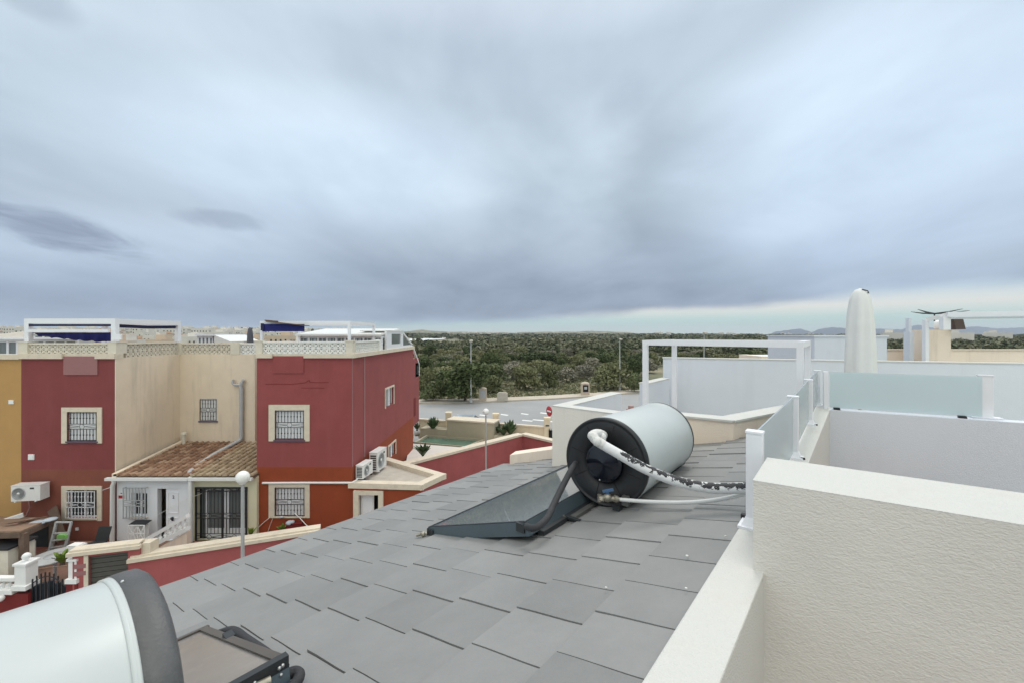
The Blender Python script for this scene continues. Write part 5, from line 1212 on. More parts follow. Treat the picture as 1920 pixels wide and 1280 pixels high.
# black chair
t = thing('garden_chair', 'black folding chair by the maroon wall', 'chair', tuple(W(180, 1030, 14.6)))
p_ = W(178, 1020, 14.6); mb = MB(); mb.obox(p_+Vector((0,0,.02)), Vector((.23,0,0)), Vector((0,.22,0)), Vector((0,0,.02))); mb.build('seat', M['framed'], t)
mb = MB(); mb.obox(p_+Vector((.06,.24,.26)), Vector((.22,0,0)), Vector((.03,.05,.24)), Vector((0,.015,0))); mb.build('backrest', M['framed'], t)
for s_ in ((-.2,-.2),(.2,-.2),(-.2,.2),(.2,.2)): mb = MB(); mb.tube([p_+Vector((s_[0], s_[1], 0)), (p_.x+s_[0]*1.1, p_.y+s_[1]*1.1, -7.74)], .015, 6); mb.build('leg', M['framed'], t)
# blue and white bundle
p_ = W(143, 1023, 13.6); mb = MB(); mb.sphere(p_, .2, 12, 6, .4); tag(mb.build('washing_bundle', M['blue'], org=p_), 'blue bundle behind the garden table', 'bundle')
p_ = W(137, 1026, 13.4); mb = MB(); mb.box(p_.x-.25, p_.x+.15, p_.y, p_.y+.3, p_.z-.05, p_.z+.02); mb.box(p_.x-.22, p_.x+.12, p_.y+.03, p_.y+.27, p_.z+.02, p_.z+.05); tag(mb.build('white_tray', M['wpaint'], org=p_), 'flat white tray beside the blue bundle', 'tray')
banana(117, 1056, 12.5, .45, 'lime green bushy plant beside the white gate pillar', 22, 'lime')
banana(470, 1004, 15.2, .35, 'small lime green plant at the foot of the yellow porch', 9, 'lime')
banana(530, 996, 15.4, .35, 'low yellow green plant under the lower grilled window', 10, 'lime')
# white crate box at the left edge
t = thing('storage_box', 'tall cream storage box with dark lid at the left edge', 'box', tuple(W(0, 1090, 12.4)))
a = W(-40, 1090, 12.4); b = W(15, 1030, 12.4); mb = MB(); mb.box(a.x, b.x, 12.4, 13.1, -7.8, b.z); mb.build('body', M['latt'], t); mb = MB(); mb.box(a.x, b.x+.05, 12.35, 13.15, b.z, b.z+.06); mb.build('lid', M['black'], t)
t = thing('shelving', 'dark metal shelf unit under the shelter', 'shelf', tuple(W(25, 1080, 13.4)))
a = W(16, 1080, 13.5); b = W(38, 1030, 13.5)
mb = MB(); [mb.box(a.x, b.x, 13.5, 13.9, a.z+.05+(b.z-a.z)*k/3, a.z+.08+(b.z-a.z)*k/3) for k in range(4)]; mb.build('shelf', M['lamp'], t)
mb = MB(); [mb.box(x_-.015, x_+.015, y_-.015, y_+.015, -7.8, b.z+.1) for x_ in (a.x-.02, b.x+.02) for y_ in (13.5, 13.9)]; mb.build('upright', M['lamp'], t)
# red wall shelf with cloth beneath the right lower window
p_ = W(550, 988, YF-.2); t = thing('wall_box', 'dark red box under the lower window of the rose house', 'box', tuple(p_)); mb = MB(); mb.box(p_.x-.3, p_.x+.28, p_.y, p_.y+.2, p_.z-.2, p_.z+.12); mb.build('body', M['darkred'], t); mb = MB(); mb.box(p_.x-.32, p_.x+.30, p_.y-.02, p_.y+.2, p_.z+.12, p_.z+.15); mb.build('lid', M['darkred'], t)
mb = MB(); q_ = W(543, 979, YF-.12); mb.sphere(q_, .14, 12, 6, .6); mb.sphere(q_+Vector((.1,.0,.03)), .09, 10, 6, .7); tag(mb.build('cloth_bundle', M['cloth'], org=q_), 'pale cloth bundle on the dark red box', 'cloth')
p_ = W(528, 968, YF-.08); mb = MB(); mb.sphere(p_, .06, 10, 6, .5); mb.sphere(p_+Vector((.05,0,0)), .045, 10, 6, .5); tag(mb.build('clothes_peg_bag', M['cloth'], org=p_), 'small blue bag hanging from the lower window sill', 'bag')
# white handrail lower left over the shelter
t = thing('white_handrail', 'thick white handrail sloping over the left shelter', 'handrail', tuple(W(20, 975, 15.0)))
mb = MB(); mb.bar(W(-30, 988, 14.8), W(44, 964, 15.4), .12, .14); mb.build('rail', M['wpaint'], t)
mb = MB(); [mb.bar(W(x_, 986-(x_*.32), 15.1), W(x_, 1002, 15.1), .05, .05) for x_ in (4, 22)]; mb.build('baluster', M['wpaint'], t)
# gate with white pillars
GP = thing('yard_wall', 'dark red low wall with white capping and balustrade posts at the left edge', 'wall', tuple(W(20, 1150, 11.4)))
def gpil(px0, px1, pt, pb, Y, par, ball=True):
    a = W(px0, pb, Y); b = W(px1, pt, Y); mb = MB(); mb.box(a.x, b.x, Y, Y+(b.x-a.x), a.z, b.z-.06); mb.box(a.x-.03, b.x+.03, Y-.03, Y+(b.x-a.x)+.03, b.z-.06, b.z)
    mb.box(a.x-.05, b.x+.05, Y-.05, Y+(b.x-a.x)+.05, a.z-.12, a.z)
    if ball: mb.lathe(((a.x+b.x)/2, Y+(b.x-a.x)/2, b.z), [(.05,0),(.03,.03),(.085,.08),(.10,.13),(.085,.18),(.04,.22),(.0,.225)], 16)
    mb.build('pillar', M['wpaint'], par)
gpil(27, 48, 1056, 1097, 11.6, GP); 
a = W(-30, 1115, 11.6); b = W(51, 1104, 11.6); mb = MB(); mb.box(a.x-1, b.x, 11.62, 11.85, ZB, b.z-.14); mb.build('wall', M['darkred'], GP)
mb = MB(); mb.box(a.x-1, X(27, 11.6)-.05, 11.58, 11.9, b.z-.14, b.z-.03); mb.build('capping', M['wpaint'], GP)
mb = MB(); mb.box(a.x-1, X(27, 11.6)-.03, 11.62, 11.78, W(0, 1090, 11.6).z, W(0, 1084, 11.6).z); mb.build('top_rail', M['wpaint'], GP)
for px in (-6, 6, 18): mb = MB(); p_ = W(px, 1104, 11.7); mb.lathe((p_.x, 11.7, p_.z+.02), [(.05,0),(.03,.04),(.06,.08),(.03,.15),(.05,.19)], 10); mb.build('baluster', M['wpaint'], GP)
t = thing('gate_pillar', 'white gate pillar on a dark red base left of the shutter', 'pillar', tuple(W(132, 1140, 11.55)))
gpil(128, 143, 1047, 1084, 11.6, t); a = W(124, 0, 11.6); b = W(143.5, 0, 11.6); mb = MB(); mb.box(a.x, b.x+.02, 11.6, 11.85, ZB, W(0, 1092, 11.6).z); mb.build('base', M['darkred'], t)
t = thing('wall_lamp', 'small white globe lamp on the dark red wall at the left edge', 'lamp', tuple(W(1, 1121, 11.4))); mb = MB(); mb.sphere(W(1, 1121, 11.45), .085, 14, 8); mb.build('globe', M['globe'], t); mb = MB(); mb.tube([W(1, 1121, 11.5), W(1, 1121, 11.65)], .03, 8); mb.build('bracket', M['black'], t)
t = thing('garden_gate', 'black iron gate backed with dark plastic panels', 'gate', tuple(W(88, 1140, 11.7)))
mb = MB(); a = W(52, 1150, 11.7); b = W(124, 1092, 11.7); n_ = 9
for i in range(n_+1):
    s = i/n_; x_ = a.x+(b.x-a.x)*s; zt_ = W(0, 1100-20*math.sin(math.pi*s), 11.7).z; mb.box(x_-.013, x_+.013, 11.7, 11.726, -7.8, zt_+.12)
mb.tube([(a.x+(b.x-a.x)*i/12, 11.713, W(0, 1100-20*math.sin(math.pi*i/12), 11.7).z) for i in range(13)], .016, 6); mb.box(a.x, b.x, 11.701, 11.725, -7.7, -7.66); mb.build('iron_frame', M['black'], t)
mb = MB()
for i in range(5): x_ = a.x+(b.x-a.x)*(i+.6)/5.4; mb.tube([(x_, 11.82, -7.8), (x_, 11.82, W(0, 1088+4*abs(i-2), 11.8).z)], .065, 10)
mb.build('panel', mat('dark_blue_plastic', (.02, .03, .045), .5, .2, 6), t)
mb = MB(); mb.tube([W(52, 1068, 12.2), W(90, 1063, 12.2), W(126, 1059, 12.2)], .012, 5); mb.build('top_wire', M['wood2'], t)
# globe lamps
def globe_lamp(px, py, Y, r, label, rp):
    p_ = W(px, py, Y); t = thing('street_lamp', label, 'street lamp', (p_.x, Y, -9.4))
    mb = MB(); mb.tube([(p_.x, Y, -9.4), (p_.x, Y, p_.z-r*.8)], [rp, rp*.8], 14); mb.build('post', M['lamp'], t)
    mb = MB(); mb.lathe((p_.x, Y, p_.z-r*1.12), [(rp*.8,0),(rp*1.6,.02),(rp*1.6,.07),(rp,.08)], 14); mb.build('collar', M['white'], t)
    mb = MB(); mb.sphere(p_, r, 28, 18); mb.build('globe', M['globe'], t)
globe_lamp(455, 894, 11.3, .172, 'globe street lamp in front of the yellow porch', .052)
globe_lamp(911, 771, 21, .158, 'globe street lamp in front of the red garden wall', .045)

# ------------------------------------------------------------------ our house: tiled roof, parapets
OH = thing('near_house', 'nearest house with grey flat tiled roof and white terrace parapets', 'house', (0, 2, -7.8))
mb = MB(); TW = .241; TL = .295; rg = random.Random(3)
offs = [.107, .038, .018, .002, -.012, -.03, -.055, -.07, -.095, -.11, -.13, -.15]
def vmaxu(v):   # far end of the roof
    return float(np.interp(v, [-3.7, -3.0, -2.7, -1.5, -1.0, -.3], [4.10, 4.36, 4.4, 4.40, 4.60, 4.72]))
for k in range(11):
    v1 = -.415-k*TL; v0 = v1-TL
    if k == 10: v0 = -3.60
    um = vmaxu((v0+v1)/2); i = -16
    while True:
        u0 = offs[k]+i*TW; u1 = u0+TW; i += 1
        if u0 > um: break
        if u1 > um: u1 = um
        g_ = .0019; j1, j2, j3 = rg.uniform(-.0015, .0015), rg.uniform(-.0015, .0015), rg.uniform(-.0012, .0012)
        # top follows the slope; lower edge proud of the next row, one side lifted over its neighbour
        def P3(u, v, h): return L(u, v, rz(v)+h)
        lo, hi = .0150+j1, .0030+j2; tlt = rg.choice([.001,.002,.003,.0045])+rg.uniform(-.001, .001)
        n_ = 5; vs = []
        for s in range(n_):
            f = s/(n_-1); v = v0+(v1-v0)*f; h = lo+(hi-lo)*f; wv = .0012*math.sin(f*6.0)
            vs += [P3(u0+g_+wv, v, h+tlt), P3(u1-g_+wv, v, h)]
        base = len(vs)
        for s in range(n_):
            f = s/(n_-1); v = v0+(v1-v0)*f; h = lo+(hi-lo)*f-.012; wv = .0012*math.sin(f*6.0)
            vs += [P3(u0+g_+wv, v, h), P3(u1-g_+wv, v, h)]
        fs = []
        for s in range(n_-1):
            fs += [(2*s, 2*s+2, 2*s+3, 2*s+1), (2*s+1, 2*s+3, base+2*s+3, base+2*s+1), (2*s+2, 2*s, base+2*s, base+2*s+2)]
        fs += [(0, 1, base+1, base), (2*n_-1, 2*n_-2, base+2*n_-2, base+2*n_-1)]
        mb.add(vs, fs)
mb.build('roof_tiles', M['tile'], OH)
mb = MB(); q = [L(-4, -3.56, rz(-3.56)), L(4.2, -3.56, rz(-3.56)), L(4.7, -.3, rz(-.3)), L(-4, -.3, rz(-.3))]
mb.add([tuple(p-Vector((0,0,.011))) for p in q]+[tuple(p-Vector((0,0,.15))) for p in q], [(0,1,2,3),(7,6,5,4),(0,4,5,1),(1,5,6,2),(2,6,7,3),(3,7,4,0)]); mb.build('roof_underlay', M['dark'], OH)
mb = MB(); mb.obox(L(.05, -3.585, rz(-3.6)-.06), E*4.06, P*.02, Vector((0,0,.055))); mb.build('eave_trim', M['peach'], OH)
mb = MB(); wall(mb, L(-4, -3.45, 0), L(4.1, -3.45, 0), -8.1, rz(-3.45)-.14, -.3) ; mb.build('wall', M['beige'], OH)
ZP = -.88
def lbox(mb, u0, u1, v0, v1, z0, z1): c = L((u0+u1)/2, (v0+v1)/2, (z0+z1)/2); return mb.obox(c, E*(u1-u0)/2, P*(v1-v0)/2, Vector((0,0,(z1-z0)/2)))
def bevel(o_, w=.006, seg=2):
    m_ = o_.modifiers.new('bevel', 'BEVEL'); m_.width = w; m_.segments = seg; m_.limit_method = 'ANGLE'; return o_
mb = MB(); lbox(mb, -2.5, 6.45, -.428, -.274, -1.9, ZP); bevel(mb.build('parapet', M['ttop'], OH))
# P2: far cross parapet carrying the frosted panel
c0 = gp(1550, 766.5, ZP); c1 = gp(1960, 794, ZP); dP = (c1-c0).normalized(); nP = Vector((-dP.y, dP.x, 0)); lP = (c1-c0).length+2.5
mb = MB(); mb.obox(c0+dP*(lP/2-.02)+nP*.075+Vector((0,0,-.53)), dP*(lP/2), nP*.075, Vector((0,0,.528))); bevel(mb.build('cross_parapet', M['twall'], OH))
# thick near wall
f0, f1 = gp(1412, 899.5, -.546), gp(1920, 983.6, -.546); b0, b1 = gp(1439, 856.8, -.546), gp(1920, 924, -.546)
dF = (f1-f0).normalized(); f1 = f0+dF*2.6; b1 = b0+(b1-b0).normalized()*2.6
mb = MB(); mb.prism([(f0.x, f0.y), (f1.x, f1.y), (b1.x, b1.y), (b0.x, b0.y)], -1.9, -.549); mb.build('thick_wall', M['rough'], OH)
mb = MB(); mb.prism([(p.x, p.y) for p in (f0-dF*.001, f1, b1, b0-dF*.001)], -.549, -.545); mb.build('wall_cap', M['ttop'], OH)
mb = MB(); lbox(mb, -2.5, 6.3, -.274, 4, -1.75, -1.66); mb.build('terrace_floor', M['paving'], OH)

# glass railing
RL = thing('glass_railing', 'frosted glass railing with white posts on the terrace parapet', 'railing', tuple(L(4, -.35, ZP)))
pc = [(1.113, 1.93), (2.02, 3.03), (2.92, 4.15), (3.78, 5.22)]
GT = -.4375
for i, (x_, y_) in enumerate(pc):
    p_ = Vector((x_, y_, 0)); hw_ = .036
    mb = MB(); mb.obox(p_+Vector((0,0,(ZP+.012+GT-.012)/2)), P*hw_*.94, E*.022, Vector((0,0,(GT-.024-ZP)/2))); bevel(mb.build('post', M['white'], RL), .003)
    mb = MB(); mb.obox(p_+Vector((0,0,GT-.006)), P*hw_, E*.026, Vector((0,0,.006))); bevel(mb.build('post_cap', M['white'], RL), .002)
    mb = MB(); mb.obox(p_+Vector((0,0,ZP+.005)), P*.062, E*.055, Vector((0,0,.005))); 
    q0 = [p_+P*a*.05+E*b*.04+Vector((0,0,ZP+.01)) for a, b in ((-1,-1),(1,-1),(1,1),(-1,1))]; q1 = [p_+P*a*.036+E*b*.023+Vector((0,0,ZP+.045)) for a, b in ((-1,-1),(1,-1),(1,1),(-1,1))]
    mb.add(q0+q1, [(4,5,6,7),(0,1,5,4),(1,2,6,5),(2,3,7,6),(3,0,4,7)]); mb.build('foot_plate', M['white'], RL)
    mb = MB(); mb.obox(p_+E*.10+P*.0+Vector((0,0,ZP+.022)), P*.014, E*.03, Vector((0,0,.02))); mb.obox(p_+E*.07-P*.05+Vector((0,0,ZP+.012)), P*.02, E*.012, Vector((0,0,.01))); mb.obox(p_-E*.02+P*.045+Vector((0,0,ZP+.008)), P*.03, E*.006, Vector((0,0,.006))); mb.build('clamp', M['black'], RL)
for i in range(3):
    a = Vector((*pc[i], 0)); b = Vector((*pc[i+1], 0)); d = (b-a).normalized()
    mb = MB(); mb.obox((a+b)/2+Vector((0,0,(GT-.01+ZP+.035)/2)), d*((b-a).length/2-.03), Vector((-d.y, d.x, 0))*.004, Vector((0,0,(GT-.01-ZP-.035)/2))); mb.build('glass_panel', M['frost'], RL)
# cross panel
gA = c0+nP*.06-dP*.02; gB = gp(1853, 784.5, ZP)+nP*.06
mb = MB(); d = dP; L_ = (gB-gA).length
mb.obox(gA+d*(L_/2)+Vector((0,0,(GT+.0-ZP)/2+.01)), d*(L_/2-.06), nP*.004, Vector((0,0,(GT-ZP)/2-.012))); mb.build('glass_panel', M['frost'], RL)
for q_, w_ in ((gB, .055), (gA+d*.02, .022)):
    mb = MB(); mb.obox(q_+Vector((0,0,(GT-ZP)/2)), d*w_, nP*.022, Vector((0,0,(GT-ZP)/2))); bevel(mb.build('post', M['white'], RL), .003)
mb = MB(); mb.obox(gB+Vector((0,0,GT-ZP+.006)), d*.062, nP*.028, Vector((0,0,.006))); mb.build('post_cap', M['white'], RL)
mb = MB(); mb.obox(gB+Vector((0,0,.006)), d*.12, nP*.05, Vector((0,0,.006))); mb.build('foot_plate', M['white'], RL)
for px in (1559, 1806):
    q_ = c0+d*((gp(1806, 783.5, ZP)-c0).length if px > 1600 else .10)+nP*.06
    mb = MB(); mb.obox(q_+nP*-.03+Vector((0,0,.012)), d*.03, nP*.02, Vector((0,0,.012))); mb.obox(q_+nP*-.035+d*.02+Vector((0,0,.0-.01)), d*.012, nP*.018, Vector((0,0,.02))); mb.build('clamp', M['black'], RL)

# ------------------------------------------------------------------ neighbour terraces behind
NB = thing('neighbour_house', 'neighbouring white terrace house with long rear wall and cream outer walls', 'house', tuple(L(6, 1, -7.8)))
# cream block in front of the roof end
ZBk = -.76
mb = MB(); lbox(mb, 3.84, 3.99, -2.60, -1.25, -8.1, ZBk-.02); mb.build('end_wall', M['cblock'], NB)
mb = MB(); lbox(mb, 3.992, 5.25, -2.60, -2.45, -8.1, ZBk-.02); mb.build('left_wall', M['whiter2'] if 'whiter2' in M else M['twall'], NB)
mb = MB(); lbox(mb, 3.836, 3.994, -2.604, -1.246, ZBk-.02, ZBk-.012); lbox(mb, 3.994, 5.254, -2.604, -2.446, ZBk-.02, ZBk-.012); mb.build('coping', M['ttop'], NB)
# low wall carrying on beyond the roof's lower corner
a_, b_ = L(4.12, -3.44, 0), L(4.38, -2.60, 0)
mb = MB(); d = (b_-a_).normalized(); n2 = Vector((-d.y, d.x, 0)); zz = [rz(-3.44)+.125, rz(-2.60)+.125]
mb.add([(a_.x,a_.y,-8.1),(b_.x,b_.y,-8.1),(b_.x,b_.y,zz[1]),(a_.x,a_.y,zz[0])]+[(p.x+n2.x*.2,p.y+n2.y*.2,z) for p, z in ((a_,-8.1),(b_,-8.1),(b_,zz[1]),(a_,zz[0]))], [(0,1,2,3),(1,5,6,2),(5,4,7,6),(4,0,3,7),(3,2,6,7)]); mb.build('gable_wall', M['peach'], NB)
# cream outer walls right of the tank
kA = Vector((1.62, 4.42, 0)); kB = Vector((2.15, 4.09, 0)); kC = Vector((3.30, 4.83, 0)); zk = -.828
kA = kB+(kA-kB).normalized()*1.0
mb = MB(); wall(mb, kA, kB, -8.1, zk-.02, .16); wall(mb, kB, kC, -8.1, zk-.02, .16); mb.build('outer_wall', M['peach'], NB)
mb = MB(); cop(mb, kA, kB, zk-.02, .2, .02, -.02); cop(mb, kB, kC, zk-.0195, .2, .02, -.02); mb.build('outer_coping', M['ttop'], NB)
# long rear wall
r0 = gp(1243.5, 669.8, -.45); r1 = gp(1920, 680.6, -.45); dR = (r1-r0).normalized(); nR = Vector((-dR.y, dR.x, 0)); lR = (r1-r0).length+3
mb = MB(); mb.obox(r0+dR*lR/2+nR*.09+Vector((0,0,-1.22)), dR*lR/2, nR*.09, Vector((0,0,1.20))); mb.build('rear_wall', M['twall'], NB)
mb = MB(); mb.obox(r0+dR*lR/2+nR*.09+Vector((0,0,-.008)), dR*(lR/2+.01), nR*.1, Vector((0,0,.01))); mb.build('rear_coping', M['ttop'], NB)
# low side parapet left of the rear wall
s0 = gp(1214, 718, -.83); s1 = gp(1246, 711.5, -.83); dS = (s1-s0); dS.z = 0
mb = MB(); mb.prism([(s0.x, s0.y), (s1.x+.2, s1.y+.3), (s1.x+.1, s1.y+.42), (s0.x-.1, s0.y+.12)], -2.5, -.85); mb.build('side_parapet', M['twall'], NB)
mb = MB(); mb.prism([(s0.x, s0.y-.01), (s1.x+.2, s1.y+.29), (s1.x+.1, s1.y+.43), (s0.x-.11, s0.y+.13)], -.85, -.83); mb.build('side_coping', M['ttop'], NB)
mb = MB(); mb.add([tuple(L(3.99,-2.45,-1.75)), tuple(L(3.99,3.2,-1.75)), tuple(L(9.5,3.2,-1.75)), tuple(L(9.5,-2.45,-1.75))], [(0,1,2,3)]); 
mb.build('terrace_floor', M['concrete'], NB)
# pergola of white posts
PG = [Vector((2.06, 6.50, 0)), Vector((3.57, 5.22, 0)), Vector((4.40, 6.27, 0)), Vector((2.87, 7.45, 0))]
zpg = W(0, 637.6, 6.5).z
t = thing('pergola', 'bare white square frame pergola on the neighbouring terrace', 'pergola', (2.06, 6.5, -1.75))
for p_ in PG: mb = MB(); mb.obox(p_+Vector((0,0,(zpg-.075-1.75)/2)), P*.036, E*.036, Vector((0,0,(zpg-.075+1.75)/2))); bevel(mb.build('post', M['white'], t), .003)
for i in range(4): a = PG[i]; b = PG[(i+1)%4]; d = (b-a).normalized(); k = .037 if i % 2 == 0 else -.037; mb = MB(); mb.bar(a-d*k+Vector((0,0,zpg-.0375)), b+d*k+Vector((0,0,zpg-.0375)), .072, .075); mb.build('beam', M['white'], t)
parasol(1612.5, 541, 720, 50, 6.0, 'canvas', 'closed off white parasol standing behind the frosted glass panel', -1.75)
# small pink brick on the coping
p_ = L(3.9, -1.72, ZBk); mb = MB(); mb.obox(p_+Vector((0,0,.02)), P*.035, E*.03, Vector((0,0,.02))); mb.obox(p_+Vector((.0,0,.055)), P*.02, E*.02, Vector((0,0,.015))); mb.obox(p_+P*.05+Vector((0,0,.004)), P*.05, E*.012, Vector((0,0,.004)))
tag(mb.build('brick_piece', M['brick'], org=p_), 'small pink piece of brick on the coping behind the tank', 'brick')
# further white block and cream terrace
FH = thing('far_terrace_house', 'further house with white stair block and cream terrace walls on the right', 'house', (10, 12, -7.8))
yA = 11.0
mb = MB(); mb.box(X(1527, yA), X(1663, yA), yA, yA+2.0, -2.5, W(0, 631.5, yA).z); mb.build('stair_block', M['twall'], FH)
mb = MB(); mb.box(X(1525, yA), X(1665, yA), yA-.03, yA+2.03, W(0, 631.5, yA).z, W(0, 628.8, yA).z); mb.build('stair_block_coping', M['twall'], FH)
yB = 12.5
mb = MB(); mb.box(X(1655, yB), X(2150, yB), yB, yB+.2, -2.5, W(0, 656.5, yB).z); mb.build('terrace_wall', M['peach'], FH)
mb = MB(); mb.box(X(1655, yB), X(2150, yB), yB-.03, yB+.23, W(0, 656.5, yB).z, W(0, 654.5, yB).z); mb.build('terrace_coping', M['cream'], FH)
mb = MB(); mb.prism([(X(1735, 11.6), 11.6), (X(1783, 11.6), 11.6), (X(1783, 11.6)+.5, 12.5), (X(1711, 12.4), 12.4)], -2.5, W(0, 618, 11.6).z); mb.build('chimney_block', M['peach'], FH)
mb = MB(); mb.box(X(1704, 11.9), X(1709.5, 11.9), 11.9, 12.0, -2.5, W(0, 597, 11.9).z); mb.box(X(1703, 11.9), X(1711, 11.9), 11.85, 12.05, -2.5, W(0, 622, 11.9).z); mb.build('flue_pipe', M['twall'], FH)
t = thing('pergola', 'white pergola beam and posts at the right edge beside the cream block', 'pergola', (X(1739, 11.2), 11.2, -1.75))
mb = MB(); mb.box(X(1735.5, 11.3), X(1742, 11.3), 11.3, 11.4, -1.75, W(0, 600, 11.3).z); mb.build('post', M['white'], t)
mb = MB(); mb.box(X(1769, 11.0), X(1783, 11.0), 11.0, 11.12, W(0, 618.5, 11.0).z, W(0, 594, 11.0).z); mb.build('post', M['white'], t)
mb = MB(); mb.bar(W(1737, 600, 11.35), W(1781, 588.5, 11.05), .1, .1); mb.build('beam', M['wpvc'], t)
mb = MB(); mb.bar(W(1776, 590, 11.0), W(2060, 585.5, 9.8), .1, .13); mb.bar(W(1776, 597.3, 11.05), W(2060, 593.5, 9.85), .06, .04); mb.build('beam', M['white'], t)
t = thing('barrel_tank', 'small white barrel with brown cloth beside the right pergola post', 'tank', tuple(W(1775, 617, 11.5)))
mb = MB(); q_ = W(1752, 609.5, 11.9); r_ = W(1790, 609.5, 11.6); mb.tube([q_, q_.lerp(r_, .12), q_.lerp(r_, .88), r_], [.11, .135, .135, .11], 18); mb.build('barrel', M['wpvc'], t)
mb = MB(); a, b, c_, d_ = W(1788, 597.5, 11.4), W(1806, 597.5, 11.4), W(1811, 617.5, 11.4), W(1793, 618, 11.4)
mb.add([a, b, c_, d_]+[v_+Vector((0,.25,0)) for v_ in (a, b, c_, d_)], [(3,2,1,0),(4,5,6,7),(0,1,5,4),(1,2,6,5),(2,3,7,6),(3,0,4,7)]); mb.build('cloth', M['brownc'], t)
t = thing('roof_aerial', 'dark spread armed aerial above the right pergola post', 'aerial', tuple(W(1752, 589, 11.3)))
mb = MB(); c_ = W(1752, 588.5, 11.3); mb.tube([c_+Vector((0,.0,-.2)), c_], .015, 6)
for (x_, y_) in ((1708, 585), (1721, 580.5), (1805, 579.5), (1818, 582.5)):
    e_ = W(x_, y_, 11.3+(.3 if x_ < 1715 or x_ > 1810 else -.3)); mb.tube([c_, c_.lerp(e_, .5)-Vector((0,0,.015)), e_], [.022, .02, .006], 6)
mb.build('arms', M['black'], t)
# pale shed glimpsed over the rear wall
t = thing('low_shed', 'low pale shed roof peeping over the long white wall', 'shed', tuple(W(1460, 690, 40))); y_ = 40
mb = MB(); mb.box(X(1428, y_), X(1445, y_), y_, y_+4, -7.8, W(0, 667.5, y_).z); mb.build('wall', M['peach'], t); mb = MB(); mb.box(X(1446, y_), X(1490, y_), y_, y_+4, -7.8, W(0, 668, y_).z); mb.build('roof_block', M['greenhouse'], t)

